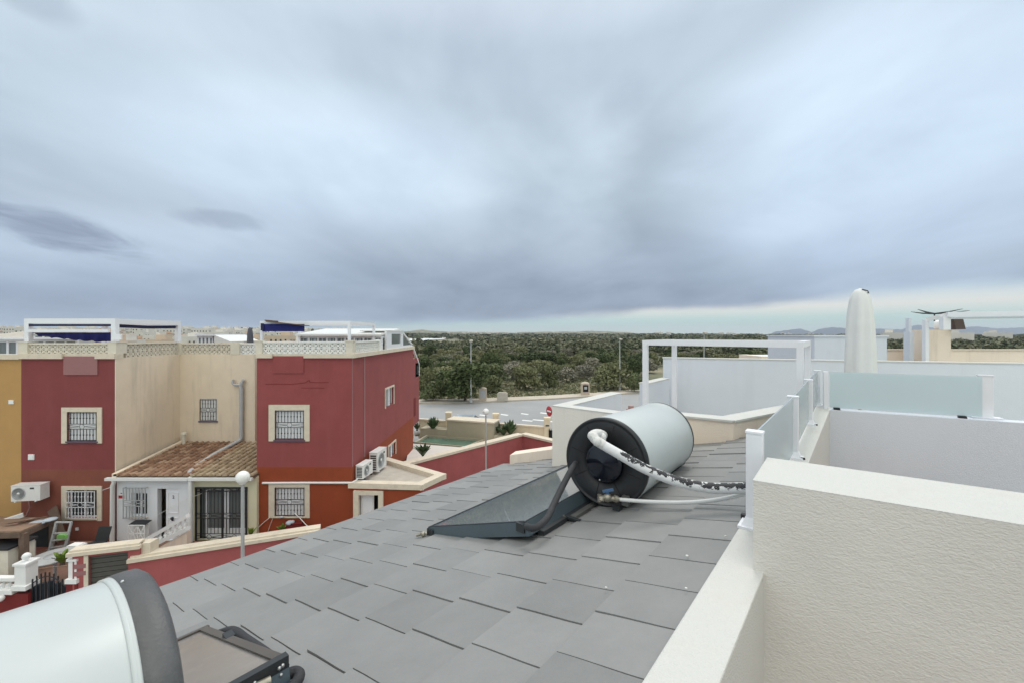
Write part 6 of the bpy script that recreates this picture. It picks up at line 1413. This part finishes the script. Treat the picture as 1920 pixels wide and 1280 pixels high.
# ------------------------------------------------------------------ solar water heaters
AX = Vector((.597, .801, -.039)).normalized()
def cyl_frame(ax):
    sx = Vector((0,0,1)).cross(ax).normalized(); return -sx, (ax.cross(-sx))*-1
def heater(c0, length, r, label, near_cap, far_cap, pv=(-2.258, -1.42), pz_=(-1.304, -1.032), pu=(1.84, 3.86), cm='coll', bodyang=0):
    t = thing('solar_water_heater', label, 'solar water heater', tuple(L(pu[0], -1.3, rz(-1.3))))
    c0 = Vector(c0); c1 = c0+AX*length
    mb = MB(); mb.lathe(c0, [(r*.985, 0), (r, .012), (r, length-.012), (r*.985, length)], 72, AX)
    for h_ in (.03, length-.03): mb.lathe(c0, [(r+.0005, h_-.008), (r+.0045, h_-.004), (r+.0045, h_+.004), (r+.0005, h_+.008)], 72, AX)
    tk = mb.build('tank', M['tank'], t)
    if near_cap:
        mb = MB(); mb.lathe(c0, [(r+.002, .018), (r+.004, .0), (r+.003, -.012), (r*.985, -.020), (r*.955, -.020), (r*.945, -.012), (r*.90, -.015), (r*.46, -.020), (r*.455, -.006), (.001, -.006)], 72, AX); mb.build('end_cap', M['capblk'], tk)
        mb = MB()
        px_ = Vector((0,0,1)).cross(AX).normalized(); py_ = AX.cross(px_)
        for k in range(8):
            a_ = k*math.pi/4+.25; d = px_*math.cos(a_)+py_*math.sin(a_); mb.bar(c0-AX*.0195+d*r*.5, c0-AX*.0155+d*r*.88, .004, .004)
        mb.build('cap_ribs', M['dark'], tk)
        mb = MB(); mb.lathe(c0, [(r*.445, -.012), (r*.445, -.034), (r*.42, -.042), (r*.36, -.044), (.001, -.052)], 60, AX); cv = mb.build('heater_cover', M['capin'], tk)
        mb = MB()
        for a_ in (2.4+.35, -1.4): d = px_*math.cos(a_)+py_*math.sin(a_); mb.sphere(c0-AX*.044+d*r*.40, .006, 8, 6)
        mb.build('screw', M['metal'], cv)
    else:
        mb = MB(); mb.lathe(c0, [(r+.003, .05), (r+.004, 0), (r*.9, -.03), (.001, -.03)], 60, AX); mb.build('end_cap', M['gcap'], tk)
    if far_cap == 'wide':
        mb = MB(); mb.lathe(c1, [(r+.001, -.028), (r+.007, -.026), (r+.008, .0), (r+.006, .022), (r*.985, .034), (r*.93, .04), (r*.5, .044), (.001, .045)], 72, AX); mb.build('far_cap', M['gcap'], tk)
        mb = MB(); mb.lathe(c1, [(r+.0005, -.042), (r+.004, -.040), (r+.004, -.032), (r+.0005, -.030)], 72, AX); mb.build('rim', M['tank'], tk)
        mb = MB(); px_ = P; mb.sphere(c1+Vector((0,0,1))*(r+.008)-AX*.01, .004, 8, 6); mb.obox(c1+(P*.86+Vector((0,0,.5)))*(r+.009)-AX*.02, AX*.02, P*.003, Vector((0,0,.004))); mb.build('clip', M['metal'], tk)
    else:
        mb = MB(); mb.lathe(c1, [(r+.001, -.012), (r+.004, -.008), (r+.004, .012), (r*.9, .03), (.001, .04)], 72, AX); mb.build('far_cap', M['capblk'], tk)
    # collector: lower edge v0 z0, upper edge v1 z1
    u0, u1 = pu; v0, v1 = pv; z0, z1 = pz_
    sdir = (L(0, v1, z1)-L(0, v0, z0)); wl = sdir.length; sdir.normalize(); nn = sdir.cross(E)*-1
    if nn.z < 0: nn = -nn
    cc = L((u0+u1)/2, (v0+v1)/2, (z0+z1)/2); lu = (u1-u0)/2; th_ = .075
    mb = MB(); fw = .022; b = cc-nn*th_/2
    mb.obox(b-sdir*(wl/2-fw/2), E*lu, sdir*fw/2, nn*th_/2); mb.obox(b+sdir*(wl/2-fw/2), E*lu, sdir*fw/2, nn*th_/2)
    mb.obox(b-E*(lu-fw/2), E*fw/2, sdir*(wl/2-fw), nn*th_/2); mb.obox(b+E*(lu-fw/2), E*fw/2, sdir*(wl/2-fw), nn*th_/2)
    fr_ = mb.build('collector', M['frame'], t)
    mb = MB(); mb.obox(cc-nn*.006, E*(lu-fw), sdir*(wl/2-fw), nn*.003); mb.build('glass', M[cm], fr_)
    mb = MB(); fl = .012 if cm == 'coll' else .03
    for s_ in (-1, 1): mb.obox(cc+nn*.002+sdir*s_*(wl/2-fl/2-.004), E*(lu+.002), sdir*fl/2, nn*.0025); mb.obox(cc+nn*.0021+E*s_*(lu-fl/2-.004), E*fl/2, sdir*(wl/2-fl), nn*.0025)
    mb.build('edge_strip', M['framed'] if cm == 'coll' else M['frameb'], fr_)
    # supports
    mb = MB()
    vr = v1+.02
    mb.obox(L((u0+u1)/2+.0, v1+.030, z1-.09), E*(lu-.1), P*.02, Vector((0,0,.018)))
    for uu in (u0+.35, u1-.35): mb.obox(L(uu, v1+.06, rz(v1+.06)+.03), E*.012, P*.08, Vector((0,0,.008))); mb.obox(L(uu, v1-.02, (z1-.09+rz(v1))/2), E*.018, P*.003, Vector((0,0,max(.02, (z1-.09-rz(v1))/2))))
    vt = c0.dot(P)+.11
    mb.obox(L((u0+u1)/2+.15, vt, rz(vt)+.03), E*.62, P*.022, Vector((0,0,.016)))
    mb.build('mount_rail', M['framed'], t)
    mb = MB(); ob2 = c0+AX*length/2; 
    mb.obox(Vector((ob2.x, ob2.y, 0))+P*.15+Vector((0,0,rz(ob2.dot(P)+.15)+.045)), AX*(length/2+.05), P*.02, Vector((0,0,.028)))
    for s_ in (.10, length-.12):
        q_ = c0+AX*s_; zr_ = rz(q_.dot(P)+.1)
        mb.obox(Vector((q_.x, q_.y, 0))+P*.13+Vector((0,0,(zr_+q_.z-r*.80)/2)), AX*.02, P*.06, Vector((0,0,max(.02, (q_.z-r*.80-zr_)/2))))
        mb.obox(Vector((q_.x, q_.y, 0))-P*.13+Vector((0,0,(rz(q_.dot(P)-.13)+q_.z-r*.80)/2)), AX*.02, P*.05, Vector((0,0,max(.02, (q_.z-r*.80-rz(q_.dot(P)-.13))/2))))
    mb.build('saddle', M['mrail'], t)
    return t, tk, fr_
M['mrail'] = mat('dull_aluminium', (.20, .20, .19), .45, .15, 8, metal=.5)
C0 = (.600, 2.70, -.812)
H1, tk1, fr1 = heater(C0, 1.06, .277, 'solar water heater with black end cap and peeling white pipe', True, None)
c0 = Vector(C0)
def rayhit(px, py, Y): return W(px, py, Y)
def smooth_path(pts, n=8):
    pts = [Vector(p) for p in pts]; out = []
    for i in range(len(pts)-1):
        p0 = pts[max(i-1,0)]; p1 = pts[i]; p2 = pts[i+1]; p3 = pts[min(i+2,len(pts)-1)]
        for k in range(n):
            t_ = k/n; out.append(.5*((2*p1)+(p2-p0)*t_+(2*p0-5*p1+4*p2-p3)*t_*t_+(3*p1-p0-3*p2+p3)*t_**3))
    out.append(pts[-1]); return out
def uvtube(name, pts, r, m, parent, n=20):
    pts = [Vector(p) for p in pts]; k = len(pts); rr = r if isinstance(r, list) else [r]*k; mb = MB(); vs = []; uvs = []
    acc = 0; tot = sum((pts[i+1]-pts[i]).length for i in range(k-1))
    for i, p in enumerate(pts):
        d = (pts[min(i+1,k-1)]-pts[max(i-1,0)]).normalized(); x = Vector((0,0,1)).cross(d).normalized(); y = d.cross(x)
        if i: acc += (pts[i]-pts[i-1]).length
        for j in range(n+1):
            a_ = -2*math.pi*j/n-math.pi/2; vs.append(p+(x*math.cos(a_)+y*math.sin(a_))*rr[i]); uvs.append((acc/tot, j/n))
    fs = [(i*(n+1)+j+1, i*(n+1)+j, (i+1)*(n+1)+j, (i+1)*(n+1)+j+1) for i in range(k-1) for j in range(n)]
    mb.add(vs, fs, True); ob_ = mb.build(name, m, parent); uvl = ob_.data.uv_layers.new(name='UVMap')
    for lp in ob_.data.loops: uvl.data[lp.index].uv = uvs[lp.vertex_index]
    return ob_
y0 = 2.66
start = W(1128, 826, 2.64)
path = smooth_path([W(1112, 818, 2.50), W(1124, 829, 2.475), W(1160, 850, 2.43), W(1212, 879, 2.38), W(1272, 902, 2.32), W(1335, 914, 2.25), W(1403, 913, 2.18), W(1450, 905, 2.13)], 8)
nn_ = len(path); rad = [.029 if i < 5 else .028 for i in range(nn_)]; rad[0] = .026
uvtube('insulated_pipe', path, rad, M['peel'], H1, 22)
mb = MB(); mb.tube(smooth_path([W(1131, 815, 2.67), W(1122, 812, 2.58), W(1112, 815, 2.50), W(1119, 825, 2.475), W(1132, 833, 2.46)], 5), [.028]*21, 14)
for k_, q_ in enumerate((W(1110, 816, 2.49), W(1120, 827, 2.46), W(1128, 819, 2.57))): mb.sphere(q_, .0275+.001*k_, 12, 8)
mb.build('pipe_elbow', mat('white_wrap_tape', (.70, .69, .66), .75, .08, 30, .8, 90), H1)
mb = MB(); mb.tube(smooth_path([W(1158, 935, 2.56), W(1200, 938.5, 2.50), W(1250, 941, 2.42), W(1300, 940.5, 2.35), W(1350, 935, 2.28), W(1403, 923, 2.2), W(1440, 912, 2.15)], 8), .0115, 12); mb.build('water_pipe', M['wpvc'], H1)
mb = MB(); mb.tube([W(1137, 930, 2.66), W(1135, 932, 2.55)], .018, 10); mb.tube([W(1122, 932, 2.55), W(1160, 935, 2.555)], .017, 10); mb.tube([W(1128, 931, 2.55), W(1127, 938, 2.54)], .02, 8); mb.sphere(W(1139, 932, 2.55), .026, 10, 8); mb.tube([W(1151, 933, 2.55), W(1157, 935, 2.55)], .022, 8); mb.tube([W(1124, 926, 2.55), W(1124, 939, 2.55)], .013, 8); mb.build('valve', M['brass'], H1)
mb = MB(); mb.obox(W(1140, 918.5, 2.545), Vector((.032, 0, .006)), Vector((0, .008, 0)), Vector((-.001, 0, .006))); mb.tube([W(1139, 926, 2.55), W(1139, 918, 2.548)], .010, 8); mb.build('valve_handle', mat('blue_lever', (.08, .16, .30), .4, .1), H1)
mb = MB(); mb.tube(smooth_path([W(1079, 868, 2.76), W(1071, 880, 2.62), W(1055, 910, 2.52), W(1038, 945, 2.40), W(1027, 968, 2.30), W(1013, 983, 2.24), W(1000, 989, 2.24), W(987, 986, 2.30)], 8), .0185, 14); mb.build('collector_pipe', M['rubber'], H1)
# corner fittings of collector
c_lo = L(1.84, -2.25, -1.335); c_hi = L(1.84, -1.45, -1.07)
mb = MB(); mb.obox(c_lo+P*.02-E*.003, P*.03, E*.006, Vector((0,0,.028))); mb.build('corner_bracket', M['framed'], fr1); mb = MB(); mb.obox(c_hi-P*.005-E*.004, P*.028, E*.007, Vector((0,0,.024))); mb.build('corner_bracket', M['framed'], fr1)
mb = MB(); mb.tube([c_lo-E*.02, c_lo-E*.05-P*.02], .013, 8); mb.tube([c_lo-E*.05-P*.02, c_lo-E*.065-P*.05-Vector((0,0,.012))], .010, 8); mb.sphere(c_lo-E*.04-P*.01, .018, 8, 6); mb.build('plug', M['brass'], fr1)
mb = MB(); q_ = c0+AX*.30+(P*.93-Vector((0,0,.37)))*.2785
mb.obox(q_, AX*.05, (Vector((0,0,1))*.93+P*.37)*.035, (P*.93-Vector((0,0,.37)))*.0008); mb.build('rating_label', mat('aged_label', (.42, .37, .27), .6, .2, 40), tk1)
mb = MB(); q_ = L(2.15, -1.30, rz(-1.30)); mb.bar(L(1.93+.25, -1.40, -1.10), L(1.93+.30, -1.33, rz(-1.33)+.01), .035, .006); mb.bar(L(2.22, -1.36, rz(-1.36)+.02), L(2.95, -1.36, rz(-1.36)+.02), .05, .025); mb.build('support_foot', M['mrail'], H1)

# nearer one at the lower left
SH = -3.335
C2 = Vector(C0)+E*SH+P*(-.0)
H2, tk2, fr2 = heater(C2+Vector((0,0,0)), 1.06, .277, 'nearest solar water heater with grey end cap at the lower left corner', False, 'wide', pu=(-1.42, .585), cm='coll2')
cc_ = L(.585, -1.44, -1.06)
mb = MB(); mb.tube(smooth_path([cc_-E*.02-P*.00-Vector((0,0,.045)), cc_+E*.025+P*.01-Vector((0,0,.045)), cc_+E*.025+P*.045-Vector((0,0,.045)), cc_-E*.03+P*.072-Vector((0,0,.045)), cc_-E*.16+P*.08-Vector((0,0,.04)), cc_-E*.5+P*.085-Vector((0,0,.02))], 6), .0175, 14); mb.build('collector_pipe', M['rubber'], H2)
mb = MB(); mb.tube([cc_-E*.15+P*.0, cc_-E*.15+P*.05], .02, 10); mb.tube([cc_-E*.15+P*.03, cc_-E*.06+P*.045], .014, 10); mb.build('coupling', M['brass'], H2)
mb = MB(); mb.obox(cc_-E*.085+P*.018+Vector((0,0,.0)), E*.085, P*.012, Vector((0,0,.036))); mb.build('corner_bracket', M['framed'], fr2)
for (a_, z_) in ((.02, .015), (.025, -.012), (.03, .012), (.10, .010), (.10, -.022)): mb = MB(); mb.sphere(cc_-E*a_+P*.032+Vector((0,0,z_)), .0065, 8, 6); mb.build('bolt', M['metal'], fr2)
mb = MB(); mb.tube(smooth_path([L(.60, -2.16, rz(-2.16)+.03), L(.622, -2.05, rz(-2.05)+.055), L(.622, -1.9, rz(-1.9)+.05), L(.615, -1.7, rz(-1.7)+.05), L(.605, -1.5, rz(-1.5)+.05)], 6), .019, 12); mb.build('lower_pipe', M['rubber'], H2)
mb = MB(); q_ = L(.585, -1.93, -1.19); mb.obox(q_-E*.012+Vector((0,0,-.005)), E*.016, P*.022, Vector((0,0,.010))); mb.build('clip', M['framed'], fr2)
# pebbles on the tiles
for k, (px, py) in enumerate([(1288, 1050), (1360, 1012), (1286, 1112), (1136, 1110)]):
    d = W(px, py, 1); nrm = Vector((-.1863, .1544, .970)); tt_ = -.771/ nrm.dot(d)+0; p_ = d*tt_+Vector((0,0,.02)); mb = MB(); r_ = .0045 if k != 0 else .006; mb.sphere(p_, r_, 10, 6, .7); mb.sphere(p_+Vector((r_*.7, 0, 0)), r_*.6, 8, 5, .7)
    tag(mb.build('pebble', M['stone'], org=p_), ['larger white pebble on the grey tiles in the middle of the right edge', 'white pebble touching the parapet edge of the tiled roof', 'small white pebble below the larger one on the tiles', 'white pebble furthest from the parapet on the tiles'][k], 'pebble')

# ------------------------------------------------------------------ haze
mb = MB(); mb.box(-9000, 10500, -300, 9600, -40, 175)
hz = mb.build('haze', None)
hz.data.materials.clear(); m = bpy.data.materials.new('haze_air'); m.use_nodes = True; t_ = m.node_tree; t_.nodes.remove(t_.nodes['Principled BSDF'])
pv_ = t_.nodes.new('ShaderNodeVolumePrincipled'); pv_.inputs['Color'].default_value = (.80, .88, 1, 1); pv_.inputs['Density'].default_value = .0001; pv_.inputs['Anisotropy'].default_value = .2
t_.links.new(pv_.outputs[0], t_.nodes['Material Output'].inputs['Volume']); hz.data.materials.append(m); tag(hz, 'pale blue haze over the far plain and mountains', 'haze', kind='stuff')

# ------------------------------------------------------------------ sky and light
SUN_EL, SUN_AZ = R(55), R(25)       # azimuth right of straight ahead
w = bpy.data.worlds.new('World'); bpy.context.scene.world = w; w.use_nodes = True; t_ = w.node_tree; N = t_.nodes; K = t_.links
bg = N['Background']; bg.inputs[1].default_value = 1
sky = N.new('ShaderNodeTexSky'); sky.sky_type = 'NISHITA'; sky.sun_disc = False; sky.sun_elevation = SUN_EL; sky.sun_rotation = SUN_AZ; sky.air_density = 1.2; sky.dust_density = 2.5
tc = N.new('ShaderNodeTexCoord'); sp = N.new('ShaderNodeSeparateXYZ'); K.new(tc.outputs['Generated'], sp.inputs[0])
def mth(op, a=None, b=None, c=None, clamp=False):
    n = N.new('ShaderNodeMath'); n.operation = op; n.use_clamp = clamp
    for i, v_ in enumerate((a, b, c)):
        if v_ is None: continue
        if hasattr(v_, 'links'): K.new(v_, n.inputs[i])
        else: n.inputs[i].default_value = v_
    return n.outputs[0]
def mrange(v_, a, b, c=0, d=1, smooth=True):
    n = N.new('ShaderNodeMapRange'); n.interpolation_type = 'SMOOTHSTEP' if smooth else 'LINEAR'; K.new(v_, n.inputs[0])
    for i, q in enumerate((a, b, c, d)): n.inputs[i+1].default_value = q
    return n.outputs[0]
def noise(vec, sc, de=7, ro=.55, dist=0):
    n = N.new('ShaderNodeTexNoise'); n.inputs['Scale'].default_value = sc; n.inputs['Detail'].default_value = de; n.inputs['Roughness'].default_value = ro; n.inputs['Distortion'].default_value = dist; K.new(vec, n.inputs['Vector']); return n.outputs['Fac']
X_, Y_, Z_ = sp.outputs
zz_ = mth('MAXIMUM', Z_, 0.0)
# coordinates on a cloud deck overhead (real parallel layer: clouds shrink towards the horizon)
den = mth('ADD', zz_, .20)
cb = N.new('ShaderNodeCombineXYZ'); K.new(mth('DIVIDE', X_, den), cb.inputs[0]); K.new(mth('DIVIDE', Y_, den), cb.inputs[1]); cb.inputs[2].default_value = 3.7
mp = N.new('ShaderNodeMapping'); mp.inputs['Rotation'].default_value = (0, 0, R(32)); mp.inputs['Scale'].default_value = (1.15, .85, 1); K.new(cb.outputs[0], mp.inputs[0])
n1 = noise(mp.outputs[0], .62, 8, .52, .5); n2 = noise(mp.outputs[0], 1.9, 9, .55, .3)
mp2 = N.new('ShaderNodeMapping'); mp2.inputs['Rotation'].default_value = (0, 0, R(-18)); mp2.inputs['Scale'].default_value = (1.25, .75, 1); mp2.inputs['Location'].default_value = (4.2, 1.3, 0); K.new(cb.outputs[0], mp2.inputs[0])
n3 = noise(mp2.outputs[0], 1.1, 9, .58, .4)
base = mth('MULTIPLY_ADD', n2, .30, mth('MULTIPLY', n1, .70))
dens = mth('MULTIPLY_ADD', n3, .25, mth('MULTIPLY', base, .75))
cr = N.new('ShaderNodeValToRGB'); e = cr.color_ramp.elements
e[0].position = .33; e[0].color = (.345, .395, .48, 1); e[1].position = .64; e[1].color = (.62, .69, .775, 1)
q = e.new(.48); q.color = (.47, .535, .62, 1)
K.new(dens, cr.inputs[0])
# overall gradient: bright high up, dark slate band low
gr = N.new('ShaderNodeValToRGB'); e = gr.color_ramp.elements
e[0].position = 0; e[0].color = (.62, .70, .80, 1); e[1].position = 1; e[1].color = (1.95, 1.80, 1.62, 1)
for p_, c_ in ((.05, (.54, .585, .66)), (.11, (.56, .61, .67)), (.20, (.70, .75, .79)), (.30, (.80, .86, .88)), (.45, (.86, .91, .92)), (.56, (.90, .94, .95)), (.64, (1.2, 1.2, 1.18)), (.78, (1.75, 1.64, 1.48))):
    q = e.new(p_); q.color = (*c_, 1)
K.new(zz_, gr.inputs[0])
# small dark scud clouds upper left and lower left
def blob(az, el, wa, we, s0=.2):
    # az, el in degrees
    a_ = N.new('ShaderNodeMath'); a_.operation = 'ARCTAN2'; K.new(X_, a_.inputs[0]); K.new(Y_, a_.inputs[1])
    ea = N.new('ShaderNodeMath'); ea.operation = 'ARCSINE'; K.new(Z_, ea.inputs[0])
    dx = mth('DIVIDE', mth('SUBTRACT', a_.outputs[0], R(az)), R(wa)); dy = mth('DIVIDE', mth('SUBTRACT', ea.outputs[0], R(el)), R(we))
    return dx, dy
mul = N.new('ShaderNodeMix'); mul.data_type = 'RGBA'; mul.blend_type = 'MULTIPLY'; mul.inputs[0].default_value = 1; mul.clamp_result = False
K.new(cr.outputs[0], mul.inputs[6])
def soft(az, el, wa, we, amt):
    dx, dy = blob(az, el, wa, we); r2 = mth('ADD', mth('MULTIPLY', dx, dx), mth('MULTIPLY', dy, dy))
    return mth('MULTIPLY', mrange(mth('ADD', r2, mth('MULTIPLY_ADD', n2, 1.2, -.6)), 1.3, 0.0), amt)
lit = mth('ADD', soft(40, 18, 22, 15, .50), mth('ADD', soft(-25, 20, 24, 9, .32), mth('ADD', soft(-40, 8, 22, 5, .22), mth('ADD', soft(22, 19, 12, 9, -.16), soft(4, 4.5, 30, 3.2, -.10)))))
litm = mth('ADD', lit, 1.0)
g3 = N.new('ShaderNodeMix'); g3.data_type = 'RGBA'; g3.blend_type = 'MULTIPLY'; g3.inputs[0].default_value = 1; g3.clamp_result = False
K.new(gr.outputs[0], g3.inputs[6]); K.new(litm, g3.inputs[7]); K.new(g3.outputs[2], mul.inputs[7])
nd = noise(mp2.outputs[0], 2.6, 8, .6, .6)
def scud(az, el, wa, we, tilt, amt):
    dx, dy = blob(az, el, wa, we); dy = mth('MULTIPLY_ADD', dx, tilt, dy)
    r2 = mth('ADD', mth('MULTIPLY', dx, dx), mth('MULTIPLY', dy, dy))
    v_ = mth('ADD', mth('SUBTRACT', 1.0, r2), mth('MULTIPLY_ADD', nd, 3.0, -1.5))
    return mth('MULTIPLY', mrange(v_, 0, 1.1), amt)
s_tot = scud(-46.3, 9.5, 9.0, 1.9, .62, .85)
for a_ in ((-35, 12.6, 4.5, 1.2, .0, .38), (-49, 28, 4.0, 2.0, .3, .30), (14.5, 28, 4.5, 3.5, -.3, .16), (20, 24, 6, 4.5, .2, .12)):
    s_tot = mth('MAXIMUM', s_tot, scud(*a_))
dk_ = N.new('ShaderNodeMix'); dk_.data_type = 'RGBA'; K.new(s_tot, dk_.inputs[0]); K.new(mul.outputs[2], dk_.inputs[6]); dk_.inputs[7].default_value = (.19, .23, .32, 1)
# clear gap near the horizon, wider towards the right
az = N.new('ShaderNodeMath'); az.operation = 'ARCTAN2'; K.new(X_, az.inputs[0]); K.new(Y_, az.inputs[1])
gh = mrange(az.outputs[0], R(-24), R(42), .012, .075, False)
ng = noise(mp.outputs[0], .8, 6, .6)
gh2 = mth('MULTIPLY_ADD', mth('SUBTRACT', ng, .5), .05, gh)
gap = mth('SUBTRACT', 1.0, mrange(mth('SUBTRACT', Z_, gh2), -.012, .014), clamp=True)
gap = mth('MULTIPLY', gap, mrange(az.outputs[0], R(-34), R(-12)))
# gap colour: clear Nishita sky seen low, plus thin cream cloud
skm = N.new('ShaderNodeMix'); skm.data_type = 'RGBA'; skm.blend_type = 'MULTIPLY'; skm.inputs[0].default_value = 1; K.new(sky.outputs[0], skm.inputs[6]); skm.inputs[7].default_value = (.085, .085, .085, 1); skm.clamp_result = False
gc = N.new('ShaderNodeValToRGB'); e = gc.color_ramp.elements; e[0].position = 0; e[0].color = (.62, .70, .62, 1); e[1].position = .085; e[1].color = (.42, .56, .66, 1); q = e.new(.03); q.color = (.42, .62, .60, 1); q = e.new(.055); q.color = (.66, .68, .66, 1)
K.new(zz_, gc.inputs[0])
g2 = N.new('ShaderNodeMix'); g2.data_type = 'RGBA'; g2.inputs[0].default_value = .85; K.new(skm.outputs[2], g2.inputs[6]); K.new(gc.outputs[0], g2.inputs[7])
fin = N.new('ShaderNodeMix'); fin.data_type = 'RGBA'; K.new(gap, fin.inputs[0]); K.new(dk_.outputs[2], fin.inputs[6]); K.new(g2.outputs[2], fin.inputs[7])
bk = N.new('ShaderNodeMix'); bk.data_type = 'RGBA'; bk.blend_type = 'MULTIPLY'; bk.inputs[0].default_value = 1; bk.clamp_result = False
bc = N.new('ShaderNodeMix'); bc.data_type = 'RGBA'; K.new(mrange(Y_, .25, -.6), bc.inputs[0]); bc.inputs[6].default_value = (1, 1, 1, 1); bc.inputs[7].default_value = (1.75, 1.62, 1.42, 1); bc.clamp_result = False  # unseen sky behind the camera brightened and warmed to fill camera-facing walls
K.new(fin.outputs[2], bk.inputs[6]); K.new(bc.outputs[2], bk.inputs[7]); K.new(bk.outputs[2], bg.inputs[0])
sd = bpy.data.lights.new('sun', 'SUN'); sd.energy = .85; sd.angle = R(18); sd.color = (1, .96, .90)
so = bpy.data.objects.new('sun', sd); C.objects.link(so)
dirv = Vector((math.sin(SUN_AZ)*math.cos(SUN_EL), math.cos(SUN_AZ)*math.cos(SUN_EL), math.sin(SUN_EL)))
so.rotation_euler = dirv.to_track_quat('Z', 'Y').to_euler()

for ob_ in bpy.data.objects:
    if '_o' in ob_: del ob_['_o']
# ------------------------------------------------------------------ camera
cd = bpy.data.cameras.new('camera'); cam = bpy.data.objects.new('camera', cd); C.objects.link(cam)
cam.location = (0, 0, 0); cam.rotation_euler = (R(90), 0, 0); cd.sensor_width = 36; cd.lens = F/1920*36; cd.shift_y = -(640-HY)/1920
cd.clip_start = .02; cd.clip_end = 30000
s = bpy.context.scene; s.camera = cam
s.view_settings.view_transform = 'Standard'; s.view_settings.look = 'None'; s.view_settings.exposure = .36; s.view_settings.gamma = 1
s.render.engine = 'CYCLES'
s.cycles.volume_bounces = 0; s.cycles.max_bounces = 6
